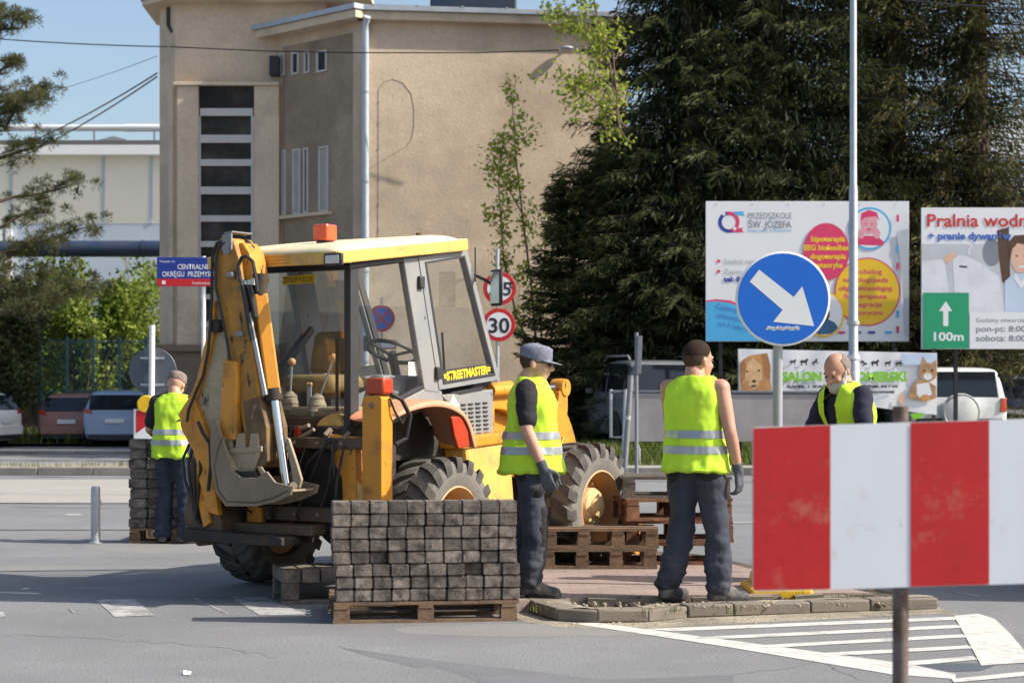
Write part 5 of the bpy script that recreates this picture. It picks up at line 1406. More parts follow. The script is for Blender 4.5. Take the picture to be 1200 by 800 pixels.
def person(loc, rz, sc, label, J, skin='skin', trousers='work_trousers', sleeve=None, gloves=True, head=(0, 0, 0), lean=0.0, hair=None, cap=None, beard=None, glasses=False, vest_open=False, seed=0, patches=True, hem=.83, flare=1.0, girth=1.0, hair_ring=None):
    """J holds the pose in metres for a 1.72 m figure facing +Y, right hand at +X"""
    root = empty('person', loc, rz, label, 'person', 'road workers in yellow vests')
    root.scale = (sc, sc, sc)
    hipc = Vector(J.get('hip', (0, 0, .9)))
    def bend(p, amt=1.0):
        z = p.z; t = min(1, max(0, (z - .92) / .42)); a = -lean * t
        y, z2 = p.y, p.z - .95
        return Vector((p.x + hipc.x, .0 + y * math.cos(a) - z2 * math.sin(a) + hipc.y, .95 + y * math.sin(a) + z2 * math.cos(a)))
    V3 = Vector
    sh = {1: V3((.185, -.01, 1.385)), -1: V3((-.185, -.01, 1.385))}
    el = {1: V3(J['elbow_r']), -1: V3(J['elbow_l'])}; wr = {1: V3(J['wrist_r']), -1: V3(J['wrist_l'])}
    hdir = {1: V3(J.get('hand_r', (0, .15, -1))), -1: V3(J.get('hand_l', (0, .15, -1)))}
    hnor = {1: V3(J.get('palm_r', (-1, .2, 0))), -1: V3(J.get('palm_l', (1, .2, 0)))}
    # head orientation
    yaw, pitch, roll = head
    HR = Matrix.Rotation(yaw, 3, 'Z') @ Matrix.Rotation(pitch, 3, 'X') @ Matrix.Rotation(roll, 3, 'Y')
    nb = bend(V3((0, -.015, 1.47)))
    hc = nb + Matrix.Rotation(-lean * .6, 3, 'X') @ V3((0, .037, .094)) + HR @ V3((0, .012, 0))
    def H(x, y, z): return hc + HR @ (V3((x, y, z)) * 1.06)
    # ---- body: one continuous skin
    b = MB()
    for z0, z1, r0, r1 in ((.95, 1.1, .125, .12), (1.1, 1.28, .12, .13)):
        for x in (-.045, .045): b.capsule(bend(V3((x, 0, z0))), bend(V3((x, 0, z1))), r0 * .9, r1 * .9)
    b.capsule(bend(V3((-.13, -.01, 1.36))), bend(V3((.13, -.01, 1.36))), .07, .07)
    b.chain([bend(V3((0, -.015, 1.38))), nb, H(0, -.03, -.06)], [.078, .066, .06])
    b.ball(H(0, -.012, .028), (.082, .101, .097), 20, 14, HR)
    b.ball(H(0, .028, -.03), (.066, .07, .089), 18, 12, HR)
    b.capsule(H(-.022, .05, -.088), H(.022, .05, -.088), .028, .028)
    b.capsule(H(0, .088, .012), H(0, .11, -.026), .008, .0145); b.capsule(H(-.013, .094, -.03), H(.013, .094, -.03), .009, .009)
    b.capsule(H(-.036, .08, .026), H(.036, .08, .026), .012, .012)
    b.capsule(H(-.018, .088, -.062), H(.018, .088, -.062), .007, .007)
    for s in (-1, 1):
        b.ball(H(s * .041, .062, -.028), .022, 10, 8)
        b.ball(H(s * .079, -.012, -.012), (.01, .02, .032), 10, 8, HR @ Matrix.Rotation(.25 * s, 3, 'Z'))
        S = bend(sh[s]); E = el[s]; W = wr[s]
        b.capsule(bend(V3((s * .13, -.01, 1.37))), S, .068, .064)
        m1 = S.lerp(E, .4); m2 = E.lerp(W, .3)
        b.chain([S, m1, E, m2, W], [.06, .054, .042, .043, .028])
        if not gloves:
            hand_shapes(b, W, hdir[s], hnor[s], s if hnor[s].x * s < 0 else -s)
    body = link('body', solid(b, .0085, 3), MT[skin], root)
    # eyes
    e = MB()
    for s in (-1, 1): e.ball(H(s * .032, .083, .004), .0095, 8, 6)
    e.build('eyes', MT['eye'], body)
    # ---- trousers
    t = MB()
    t.capsule(V3((-.07, 0, .93)) + hipc * V3((1, 1, 0)), V3((.07, 0, .93)) + hipc * V3((1, 1, 0)), .125 * girth, .125 * girth)
    t.capsule(V3((-.06, 0, 1.02)) + hipc * V3((1, 1, 0)), V3((.06, 0, 1.02)) + hipc * V3((1, 1, 0)), .115 * girth, .115 * girth)
    an = {}; kn = {}; toe = {}
    for s, nm in ((1, 'r'), (-1, 'l')):
        hp = V3((s * .088, 0, .87)) + hipc * V3((1, 1, 0)); K = V3(J['knee_' + nm]); A_ = V3(J['ankle_' + nm]); an[s] = A_; kn[s] = K; toe[s] = V3(J.get('toe_' + nm, (s * .1, 1, 0))).normalized()
        t.chain([hp, hp.lerp(K, .5), K, K.lerp(A_, .45), A_ + V3((0, 0, .02))], [.11, .096, .086, .089, .086], 14)
    tm = solid(t, .011, 2)
    wrinkle(tm, .018, 5.5, (1, 1, 1.3), seed + 3)
    wrinkle(tm, .010, 13.0, (1.0, 1.0, 1.9), seed + 9, lambda p: .35 + 1.5 * max(0, 1 - p.z / .42))
    wrinkle(tm, .012, 4.5, (1.0, 1.0, 1.7), seed + 12, lambda p: .5 + .8 * max(0, 1 - p.z / .5), True)
    for v in tm.vertices:
        if v.co.z < .055: v.co.z = .055
    tr = link('trousers', tm, MT[trousers], root)
    if patches:
        pm = MB()
        for s in (1, -1):
            K = kn[s]; f_ = toe[s]
            pm.capsule(K + f_ * .035 + V3((0, 0, .09)), K + f_ * .035 + V3((0, 0, -.12)), .06, .058)
        for s in (1, -1):
            pm.capsule(V3((s * .11, -.04, .87)) + hipc * V3((1, 1, 0)), V3((s * .115, .03, .72)) + hipc * V3((1, 1, 0)), .085, .075)
        p2 = solid(pm, .011, 2); wrinkle(p2, .008, 8, (1, 1, 2), seed + 5)
        link('pocket_patch', p2, MT['patch_cloth'], tr)
    # ---- boots
    for s in (1, -1):
        bt = MB(); A_ = an[s]; f_ = toe[s]; sd = V3((f_.y, -f_.x, 0)); g = V3((A_.x, A_.y, 0))
        bt.capsule(A_ + V3((0, 0, .06)), g + V3((0, 0, .07)), .058, .055)
        bt.capsule(g - f_ * .045 + V3((0, 0, .045)), g + f_ * .06 + V3((0, 0, .055)), .046, .05)
        for o in (-.018, .018): bt.capsule(g + f_ * .06 + sd * o + V3((0, 0, .05)), g + f_ * .165 + sd * o * .7 + V3((0, 0, .036)), .044, .036)
        bm_ = solid(bt, .009, 2)
        for v in bm_.vertices: v.co.z = max(v.co.z, .02)
        bo = link('boot', bm_, MT['boot'], root)
        so = MB(); N_ = 18; ring = []
        for k in range(N_):
            a = 2 * math.pi * k / N_; c = math.cos(a); L_ = .155 if c > 0 else .10
            ring.append(g + f_ * (.055 + c * L_) + sd * (math.sin(a) * (.054 + .004 * c)))
        so.prism([(p.x, p.y, .0) for p in ring], (0, 0, .03)); so.build('sole', MT['sole'], bo, smooth=40, bevel=.006)
        ls = MB()
        for k in range(4):
            c = g + f_ * (.05 + .022 * k) + V3((0, 0, .107 - .012 * k)); ls.capsule(c - sd * .022, c + sd * .022, .004, .004, 6)
        ls.build('lace', MT['hair_grey'], bo)
    # ---- shirt
    if sleeve:
        s_m, s_len = sleeve
        sm_ = MB()
        for x in (-.05, .05):
            sm_.capsule(bend(V3((x, 0, 1.0))), bend(V3((x, 0, 1.3))), .125 * girth, .128)
        sm_.capsule(bend(V3((-.13, -.01, 1.365))), bend(V3((.13, -.01, 1.365))), .072, .072)
        sm_.capsule(bend(V3((0, -.015, 1.40))), bend(V3((0, -.012, 1.465))), .085, .064)
        for s in (-1, 1):
            S = bend(sh[s]); E = el[s]; W = wr[s]
            sm_.capsule(bend(V3((s * .13, -.01, 1.365))), S, .073, .075)
            if s_len > 1: sm_.chain([S, S.lerp(E, .5), E, E.lerp(W, .5), W], [.075, .07, .06, .055, .043])
            else: sm_.chain([S, S.lerp(E, .5 * s_len), S.lerp(E, s_len)], [.075, .073, .07])
        x = solid(sm_, .0105, 2); wrinkle(x, .009, 9, (1, 1, 1.6), seed + 2)
        link('shirt', x, MT[s_m], root)
    else:
        sm_ = MB()
        for x in (-.05, .05): sm_.capsule(bend(V3((x, 0, 1.0))), bend(V3((x, 0, 1.26))), .126, .125)
        sm_.capsule(bend(V3((-.09, -.01, 1.33))), bend(V3((.09, -.01, 1.33))), .085, .085)
        link('tank_top', solid(sm_, .0105, 2), MT['black_cloth'], root)
    # ---- gloves
    if gloves:
        for s in (-1, 1):
            g_ = MB(); W = wr[s]; back = (W - el[s]).normalized()
            g_.capsule(W - back * .035, W + back * .01, .036, .034)
            hand_shapes(g_, W, hdir[s], hnor[s], s if hnor[s].x * s < 0 else -s, 1.16, .75)
            link('glove', solid(g_, .0065, 2), MT['glove'], root)
    # ---- vest: loose shell over the shirt, straight frame first, then bent
    vm = MB(); fl = .012 * flare
    rows = [(hem, .182 + fl * 1.5, .146 + fl * 2.6), (hem + .08, .18 + fl, .142 + fl * 2), (1.05, .184, .15 + fl), (1.18, .188, .155), (1.28, .2, .158), (1.37, .208, .14), (1.425, .196, .114), (1.478, .12, .09)]
    NR = 40; vs = []; fs = []
    for (z, rx, ry) in rows:
        rx *= (.5 + .5 * girth) if z < 1.3 else 1; ry *= girth if z < 1.3 else 1
        for k in range(NR):
            a = 2 * math.pi * k / NR; c, s_ = math.cos(a), math.sin(a); e_ = 2 / 2.5
            dz = -.018 * (abs(c) ** 2) if z > 1.4 else 0
            vs.append((rx * math.copysign(abs(c) ** e_, c), ry * math.copysign(abs(s_) ** e_, s_), z + dz))
    for i in range(len(rows) - 1):
        for k in range(NR): fs.append((i * NR + k, i * NR + (k + 1) % NR, (i + 1) * NR + (k + 1) % NR, (i + 1) * NR + k))
    fs.append(tuple(range(NR))); fs.append(tuple((len(rows) - 1) * NR + k for k in range(NR)))
    vm.add(vs, fs)
    vme = solid(vm, .011, 3)
    wrinkle(vme, .024, 5.5, (1, 1, .6), seed + 1, lambda p: .3 + .9 * max(0, min(1, (1.3 - p.z) / .4)))
    wrinkle(vme, .009, 12.0, (1, 1, .7), seed + 4)
    wrinkle(vme, .011, 4.2, (1.3, 1.3, .7), seed + 6, lambda p: .35 + .8 * max(0, min(1, (1.38 - p.z) / .35)), True)
    bmv = bmesh.new(); bmv.from_mesh(vme)
    bands = [(hem + .125, hem + .175), (hem + .225, hem + .275)]
    for z0, z1 in bands + [(hem - .5, hem + .02)]:
        for z in (z0, z1):
            bmesh.ops.bisect_plane(bmv, geom=bmv.verts[:] + bmv.edges[:] + bmv.faces[:], plane_co=(0, 0, z), plane_no=(0, 0, 1))
    bmv.normal_update()
    if vest_open:
        for xx, nx in ((-.045, 1), (.045, 1)):
            bmesh.ops.bisect_plane(bmv, geom=bmv.verts[:] + bmv.edges[:] + bmv.faces[:], plane_co=(xx, 0, 0), plane_no=(nx, 0, .12 * (1 if xx > 0 else -1)))
    def sub(test, off):
        out = MB(); idx = {}
        for f in bmv.faces:
            c = f.calc_center_median()
            if not test(c, f): continue
            q = []
            for v in f.verts:
                if v.index not in idx:
                    idx[v.index] = len(out.v); out.v.append(tuple(bend(v.co + v.normal * off)))
                q.append(idx[v.index])
            out.f.append(tuple(q))
        return out
    bmv.verts.index_update()
    def opening(c): return vest_open and c.y > .02 and abs(c.x) < .03 + .1 * (c.z - 1.0) * (1 if c.z > 1 else 0)
    vest = sub(lambda c, f: not opening(c), 0.0).build('vest', MT['vest'], root, smooth=60, fix=False)
    sub(lambda c, f: c.z < hem + .02 and not opening(c), .003).build('hem_binding', MT['vest_trim'], vest, smooth=60, fix=False)
    for z0, z1 in bands:
        o = sub(lambda c, f: z0 < c.z < z1 and abs(f.normal.z) < .8 and not opening(c), .004).build('reflective_band', MT['reflective'], vest, smooth=60, fix=False)
    bmv.free()
    # ---- hair, cap, beard
    def shell(center, rad, keep, name, m, par, vox=.006, extra=None):
        h_ = MB().ball((0, 0, 0), rad, 28, 20); me = h_.mesh('h', None)
        bmh = bmesh.new(); bmh.from_mesh(me)
        for co, no in keep:
            bmesh.ops.bisect_plane(bmh, geom=bmh.verts[:] + bmh.edges[:] + bmh.faces[:], plane_co=co, plane_no=no, clear_outer=True)
            ed = [e_ for e_ in bmh.edges if e_.is_boundary]
            if ed: bmesh.ops.holes_fill(bmh, edges=ed, sides=0)
        bmh.to_mesh(me); bmh.free()
        for v in me.vertices: v.co = H(*(v.co + V3(center)))
        for v in me.vertices: v.co += v.normal * (noise.noise(v.co * 60) * .003)
        me.shade_smooth(); me.set_sharp_from_angle(angle=math.radians(50))
        return link(name, me, MT[m], par)
    if hair:
        shell((0, -.014, .03), (.0795, .0985, .0955), [((0, .045, .02), (0, .75, -.62)), ((0, -.02, -.06), (0, .3, -1))], 'hair', 'hair_short', body)
        shell((0, -.014, .032), (.081, .1005, .098), [((0, .045, .03), (0, .75, -.62)), ((0, -.02, .0), (0, .1, -1))], 'hair_top', hair, body)
    if hair_ring:
        shell((0, -.016, .024), (.083, .101, .094), [((0, .012, 0), (0, 1, -.1)), ((0, 0, .062), (0, .25, 1)), ((0, -.02, -.055), (0, .3, -1))], 'hair', hair_ring, body)
    if cap:
        cp_ = MB(); vs = []; fs = []; N_ = 32
        prof = [(1.0, -.012), (1.04, .02), (1.0, .055), (.86, .072), (.58, .084), (.2, .09), (.01, .091)]
        for i, (r_, h_) in enumerate(prof):
            for k in range(N_):
                a = 2 * math.pi * k / N_; tilt = .16 * math.sin(a) * .1
                vs.append(H(.083 * r_ * math.cos(a), -.01 + .104 * r_ * math.sin(a) + (.012 if i > 2 else 0), .035 + h_ - tilt * (1 if i < 2 else .3)))
        for i in range(len(prof) - 1):
            for k in range(N_): fs.append((i * N_ + k, i * N_ + (k + 1) % N_, (i + 1) * N_ + (k + 1) % N_, (i + 1) * N_ + k))
        cp_.add(vs, fs)
        c_ = cp_.build('cap', MT[cap], body, smooth=50)
        br = MB(); bv = []
        for k in range(13):
            a = math.radians(18 + 144 * k / 12)
            bv.append((H(.082 * math.cos(a), -.012 + .1 * math.sin(a), .028), H(.075 * math.cos(a), .02 + .142 * math.sin(a), .012 + .004 * abs(math.cos(a)))))
        br.add([p for q in bv for p in q], [(2 * k, 2 * k + 1, 2 * k + 3, 2 * k + 2) for k in range(12)])
        o = br.build('cap_peak', MT[cap], c_, smooth=60); m_ = o.modifiers.new('s', 'SOLIDIFY'); m_.thickness = .006
    if beard:
        bb = MB()
        bb.ball(H(0, .054, -.085), (.062, .054, .058), 16, 12, HR); bb.capsule(H(-.052, .035, -.05), H(.052, .035, -.05), .028, .028)
        [bb.chain([H(s * .045, .05, -.075), H(s * .06, .025, -.045), H(s * .071, .004, -.005)], [.03, .022, .012]) for s in (-1, 1)]
        bb.capsule(H(-.024, .093, -.048), H(.024, .093, -.048), .008, .008)
        bm_ = solid(bb, .006, 2); wrinkle(bm_, .006, 50, (1, 1, .6), 2)
        link('beard', bm_, MT[beard], body)
    if glasses:
        gl = MB()
        for s in (-1, 1):
            gl.ball(H(s * .032, .094, .004), (.026, .008, .018), 12, 8, HR)
            gl.capsule(H(s * .058, .085, .01), H(s * .08, -.01, .008), .003, .003, 6)
        gl.build('sunglasses', MT['dark_lens'], body)
    return root

# worker in a checked cap, standing side-on beside the stack
p = gp(623, 698, IZ)
person((p.x, p.y, IZ), math.radians(-98), .985, 'worker in checked flat cap, sunglasses and black T-shirt standing side-on beside the paving-block stack',
       dict(knee_r=(.10, .03, .48), ankle_r=(.09, .01, .09), knee_l=(-.12, -.02, .48), ankle_l=(-.11, -.09, .09), toe_r=(.15, 1, 0), toe_l=(-.1, 1, 0),
            elbow_r=(.25, .0, 1.12), wrist_r=(.245, .11, .87), hand_r=(0, .3, -1), palm_r=(-1, .1, .1), elbow_l=(-.25, -.02, 1.12), wrist_l=(-.24, .09, .87), hand_l=(0, .3, -1)),
       sleeve=('black_cloth', .72), cap='cap_check', hair='hair_short', glasses=True, head=(0, -.12, 0), seed=1, flare=2.2, hem=.83, girth=1.06)
# worker seen from behind, bare arms
p = gp(815, 704, .06)
person((p.x, p.y, .055), math.radians(-32), 1.01, 'bare-armed worker with cropped dark hair seen from behind at the trench',
       dict(hip=(.0, .0, .9), knee_r=(.13, .05, .48), ankle_r=(.16, .03, .09), knee_l=(-.11, .03, .48), ankle_l=(-.17, -.05, .09), toe_r=(.65, .8, 0), toe_l=(.1, 1, 0),
            elbow_r=(.26, -.03, 1.11), wrist_r=(.27, .07, .86), hand_r=(.05, .15, -1), palm_r=(-1, .1, 0), elbow_l=(-.23, .1, 1.12), wrist_l=(-.12, .26, 1.0), hand_l=(.6, .6, -.4), palm_l=(.3, -.5, -.6)),
       skin='skin_red', hair='hair_dark', head=(math.radians(-22), -.06, 0), seed=11, flare=1.8, hem=.84, girth=1.08)
# worker in a brown cap, seen from behind at the far stack
p = gp(203, 636.5)
person((p.x, p.y, 0), math.radians(-10), .965, 'worker in faded brown cap seen from behind, leaning over the far block stack',
       dict(hip=(.0, .0, .9), knee_r=(.12, .03, .48), ankle_r=(.13, .0, .09), knee_l=(-.09, .05, .48), ankle_l=(-.11, .02, .09), toe_r=(.7, .8, 0), toe_l=(-.2, 1, 0),
            elbow_r=(.27, .08, 1.12), wrist_r=(.22, .3, 1.02), hand_r=(-.2, 1, -.2), palm_r=(-.5, 0, -1), elbow_l=(-.27, .06, 1.12), wrist_l=(-.23, .3, 1.0), hand_l=(.2, 1, -.2), palm_l=(.5, 0, -1)),
       skin='skin', trousers='dark_trousers', sleeve=('black_cloth', .75), cap='cap_brown', gloves=False, head=(0, -.35, .1), lean=.1, seed=21, flare=1.5, hem=.84, patches=False)
# bearded worker behind the barrier
p = gp(1000, 694)
person((p.x, p.y, 0), math.radians(120), 1.02, 'balding worker with grey beard and navy sleeves looking down behind the barrier',
       dict(hip=(0, .0, .9), knee_r=(.11, .06, .48), ankle_r=(.13, -.02, .09), knee_l=(-.11, .08, .48), ankle_l=(-.13, .02, .09),
            elbow_r=(.27, .16, 1.1), wrist_r=(.15, .34, 1.0), hand_r=(-.3, .8, -.5), palm_r=(-.8, 0, -.5), elbow_l=(-.28, .14, 1.1), wrist_l=(-.16, .33, .98), hand_l=(.3, .8, -.5), palm_l=(.8, 0, -.5)),
       skin='skin_red', trousers='dark_trousers', sleeve=('navy_cloth', 2), gloves=True, beard='hair_grey', hair=None, hair_ring='hair_salt', head=(math.radians(10), -.5, .0), lean=.2, vest_open=True, seed=31, flare=1.2)
# ---------------------------------------------------------------- pallets and paving blocks
def pallet(name, loc, rz, L, W, label, group=None, h=.13, boards=6, m='wood', bt=.02, blocks=3, tilt=0.0, rows=3):
    """L along local x, W along local y (depth); origin at the near-left ground corner's middle"""
    r = empty(name, loc, rz, label, 'pallet', group); r.rotation_euler = (tilt, 0, rz)
    bw = .1; bh = h - 3 * bt
    me_b = MB().box((0, 0, 0), (L, .09, bt)).mesh('board', 30); me_k = MB().box((0, 0, 0), (.1, .09, bh)).mesh('block', 30)
    ys = [-W / 2 + .05 + (W - .1) * i / (rows - 1) for i in range(rows)]
    for y in ys:
        o = link('bottom_board', me_b, MT[m], r); o.location = (0, y, bt / 2)
        for k in range(blocks):
            o = link('block', me_k, MT[m], r); o.location = (-L / 2 + .055 + (L - .11) * k / (blocks - 1), y, bt + bh / 2 + .0005)
    n = max(3, round(L / .16)); me_c = MB().box((0, 0, 0), (.09, W, bt)).mesh('cross_board', 30)
    for k in range(blocks):
        o = link('cross_board', me_c, MT[m], r); o.location = (-L / 2 + .055 + (L - .11) * k / (blocks - 1), 0, bt * 1.5 + bh + .001)
    for i in range(boards):
        y = -W / 2 + .046 + (W - .092) * i / (boards - 1)
        o = link('top_board', me_b, MT[m], r); o.location = (RND.uniform(-.008, .008), y, bt * 2.5 + bh + .002); o.rotation_euler[2] = RND.uniform(-.008, .008)
    return r
PALH = .13
BLK_W, BLK_D, BLK_H = .1155, .2, .0775
paver_me = []
for k in range(4):
    mb = MB().box((0, 0, 0), (BLK_W - .004, BLK_D, BLK_H - .0035)); me = mb.mesh('paving_block', None)
    bm = bmesh.new(); bm.from_mesh(me)
    bmesh.ops.bevel(bm, geom=bm.edges[:], offset=.0045 + .001 * k, segments=2, affect='EDGES')
    bmesh.ops.subdivide_edges(bm, edges=[e for e in bm.edges if e.calc_length() > .05], cuts=1, use_grid_fill=True)
    for v in bm.verts: v.co += Vector((noise.noise(v.co * 31 + Vector((k * 9, 0, 0))), noise.noise(v.co * 29 + Vector((0, k * 7, 5))), noise.noise(v.co * 27 + Vector((3, 0, k * 5))))) * .0024
    bm.to_mesh(me); bm.free(); me.shade_smooth(); me.set_sharp_from_angle(angle=math.radians(40)); me.materials.append(MT['paver'])
    paver_me.append(me)
def block(loc, rz, label, group, top=False):
    o = link('paving_block', RND.choice(paver_me)); o.location = loc; o.rotation_euler = (math.pi if RND.random() < .5 else 0, 0, rz + (math.pi if RND.random() < .5 else 0))
    return tag(o, label, 'paving block', group)
ORD = ['first', 'second', 'third', 'fourth', 'fifth', 'sixth', 'seventh', 'eighth', 'ninth', 'tenth']
CRS = ['topmost', 'second', 'third', 'fourth', 'fifth', 'sixth', 'seventh', 'eighth', 'lowest']
# main stack beside the worker
fl = gp(390, 731); fr = gp(607, 727.5)
ex = (fr - fl); Lm = ex.length; ex.normalize(); ey = Vector((-ex.y, ex.x, 0)); rzm = math.atan2(ex.y, ex.x)
W_ = .84
c = (fl + fr) / 2 + ey * (W_ / 2)
pallet('pallet', (c.x, c.y, .0), rzm, Lm, W_, 'wooden pallet under the tall stack of grey paving blocks', h=PALH, m='wood')
n = 10
for lay in range(8):
    z = PALH + .003 + BLK_H * (lay + .5)
    jog = RND.uniform(-.008, .008) + (.012 if lay < 3 else -.006 * (lay > 4))
    for i in range(n):
        out = -.03 if (lay, i) in ((3, 2), (2, 7)) else 0
        p = fl + ex * (Lm * (i + .5) / n + jog + RND.uniform(-.0012, .0012)) + ey * (.104 + RND.uniform(-.006, .006) + (.05 if out else 0)) 
        block((p.x, p.y, z), rzm + RND.uniform(-.012, .012), ORD[n - 1 - i] + ' block from the checked-cap worker in the ' + CRS[7 - lay] + ' course of the tall paver stack', 'paving blocks of the tall stack')
# thin plank standing along the back edge
pb = fl + ex * (Lm * .5) + ey * (W_ - .03)
# low pallet of heavy timbers behind the main stack
q = gp(331, 708); qq = gp(430, 705)
e2 = (qq - q).normalized(); rz2 = math.atan2(e2.y, e2.x); n2 = Vector((-e2.y, e2.x, 0))
tp = empty('timber_pallet', q + e2 * .3 + n2 * .25, rz2, 'low pallet of heavy weathered timbers beside the dark rear wheel', 'pallet')
for k in range(5):
    MB().box((-.235 + .13 * k, 0, .185), (.12, .5, .09)).build('deck_beam', MT['wood_grey'], tp, bevel=.008)
for x in (-.24, .24):
    for y in (-.2, .2): MB().box((x, y, .0825), (.11, .1, .112)).build('block', MT['wood_grey'], tp, bevel=.005)
for y in (-.2, .2): MB().box((0, y, .012), (.6, .1, .024)).build('bottom_board', MT['wood_grey'], tp, bevel=.004)
# far stack beside the brown-cap worker
a = gp(147, 637.3)
pallet('pallet', (a.x + .45, a.y + .5, 0), .03, .9, .8, 'pallet under the far stack beside the brown-cap worker', h=.14, m='wood')
lab = 'dark grey paving block in the far stack beside the brown-cap worker'
me_far = []
LH = .094
for lay in range(9):
    z = .143 + LH * (lay + .5)
    for i in range(5):
        if lay == 8 and i not in (0, 1, 2): continue
        x = a.x + .09 + i * .174 + (.012 if lay % 2 else 0) + RND.uniform(-.004, .004)
        o = block((x, a.y + .22 + RND.uniform(-.008, .008), z), RND.uniform(-.02, .02), ORD[i] + ' block from the bollard in the ' + CRS[8 - lay] + ' course of the far paver stack', 'paving blocks of the far stack'); o.scale = (1.5, 1.1, LH / BLK_H)
# empty pallets on the island
b0 = gp(634, 667, IZ); b1 = gp(770, 666.5, IZ)
PW = (b1 - b0).length; pc = (b0 + b1) / 2
for k, lb in enumerate(('lower of two empty dark pallets in front of the dusty front wheel', 'upper of two empty dark pallets in front of the dusty front wheel')):
    pallet('pallet', (pc.x + .01 * k, pc.y + .22, IZ + .002 + .155 * k), .01 + .02 * k, PW, .42, lb, 'empty pallets on the traffic island', h=.153, boards=3, blocks=4, m='wood', bt=.024, rows=2)
lbs = ['lowest', 'second lowest', 'third', 'topmost']
for k in range(4):
    pallet('pallet', (1.27 + .03 * (k % 2), 15.0, IZ + .002 + .172 * k), .05 + .09 * ((k * 7) % 3 - 1), .85, .62, lbs[k] + ' pallet of the leaning reddish pile behind the bare-armed worker', 'empty pallets on the traffic island', h=.17, boards=4, m='wood_red' if k < 3 else 'wood_grey', bt=.024)

# ---------------------------------------------------------------- bollard
p = gp(112, 636)
bo = empty('bollard', p, 0, 'round galvanised steel bollard on the asphalt beside the far stack', 'bollard')
MB().lathe([(.044, 0), (.044, .52), (.042, .53), (.034, .538), (.004, .54)], (0, 0, 0), 'Z', 24).build('post', MT['galv'], bo)
MB().lathe([(.07, .001), (.07, .008), (.045, .012)], (0, 0, 0), 'Z', 20).build('base_plate', MT['galv'], bo)

# ---------------------------------------------------------------- signs
MT['sign_blue'] = mat('sign_blue', (.008, .13, .58), .35, var=.04, scale=3)
MT['sign_white'] = mat('sign_white', (.72, .73, .74), .4, var=.04, scale=3)
MT['sign_red'] = mat('sign_red', (.5, .012, .015), .4, var=.06, scale=3)
MT['sign_black'] = mat('sign_black', (.012, .012, .014), .5)
MT['post_grey'] = mat('post_grey', (.2, .21, .225), .6, metal=.2, var=.15, scale=5)
MT['sign_back'] = mat('sign_back', (.09, .105, .125), .5, metal=.2, var=.1, scale=4)
MT['street_blue'] = mat('street_blue', (.012, .035, .25), .4)
MT['bright_yellow'] = mat('bright_yellow', (.75, .45, .01), .5, var=.1, scale=6, dirt=(.3, .2, .03), damt=.25, dscale=8)
MT['board_red'] = mat('board_red', (.5, .014, .014), .45, var=.1, scale=5, dirt=(.5, .2, .13), damt=.17, dscale=5, dsharp=.12, fine=.05, fscale=40, chip=((.55, .32, .26), .1, 9, (1, 1, 3.5)))
MT['board_white'] = mat('board_white', (.72, .74, .77), .45, var=.04, scale=4, dirt=(.52, .5, .47), damt=.14, dscale=6, dsharp=.12, chip=((.45, .43, .42), .1, 9, (4, 1, 1.2)))
def plate_disc(root, c, r, name, m, y, thick=.0):
    return MB().disc((c[0], y, c[2]), r).build(name, m, root, smooth=None)
# blue keep-right sign in a yellow base
p = gp(905, 700, .04); pp = Vector((px(913, 13.0), 13.0, .03))
sg = empty('direction_sign', pp, 0, 'round blue sign with white diagonal arrow on a grey post in yellow base', 'road sign')
zc = CAM_H - (350 - YH) / F_PX * 13.0 - .03; xc = px(917.5, 13.0) - pp.x; R_ = .322
MB().tube([(-.005, .05, .02), (0, .05, zc + .1)], .033, 18).build('post', MT['grey_paint'], sg)
face = MB().lathe([(R_, -.004), (R_ + .006, .0), (R_ + .006, .018), (R_, .02)], (xc, 0, zc), 'Y', 72).build('sign_plate', MT['sign_white'], sg)
plate_disc(face, (xc, 0, zc), R_ - .008, 'blue_face', MT['sign_blue'], -.0048)
k = 13.0 / F_PX
ar = [(878.5, 330), (889.5, 316), (930, 348), (940, 335.5), (954, 382), (906, 377), (917, 363)]
MB().poly([((u - 917.5) * k + xc, -.0056, (350 - v) * k + zc) for u, v in ar]).build('arrow', MT['sign_white'], face, smooth=None)
mb = MB(); rs = random.Random(3)
for i in range(26):
    x0 = -.115 + .0088 * i; a_ = rs.uniform(-.6, .6)
    mb.poly([(xc + x0 + dx, -.0058, zc - .205 + dz + .004 * math.sin(i * .9)) for dx, dz in ((0, -.012), (.005, -.012 + a_ * .004), (.012 + a_ * .006, .013), (.006 + a_ * .006, .014))])
mb.poly([(xc - .12, -.0058, zc - .212), (xc + .12, -.0058, zc - .209), (xc + .12, -.0058, zc - .205), (xc - .12, -.0058, zc - .206)])
mb.build('scribble', MT['sign_white'], face, smooth=None)
for z in (-.12, .12): MB().box((xc * .5, .035, zc + z), (.12, .04, .03)).build('clamp', MT['galv'], sg)
bs = MB().prism([(-.25, -.42, .0), (.17, -.42, .0), (.17, .16, .0), (-.25, .16, .0)], (0, 0, .085)).build('base', MT['bright_yellow'], sg, smooth=None, bevel=.02)
MB().prism([(-.2, -.36, .0845), (.1, -.36, .0845), (.1, .12, .0845), (-.2, .12, .0845)], (0.02, 0.02, .08)).build('base_top', MT['bright_yellow'], bs, smooth=None, bevel=.02)

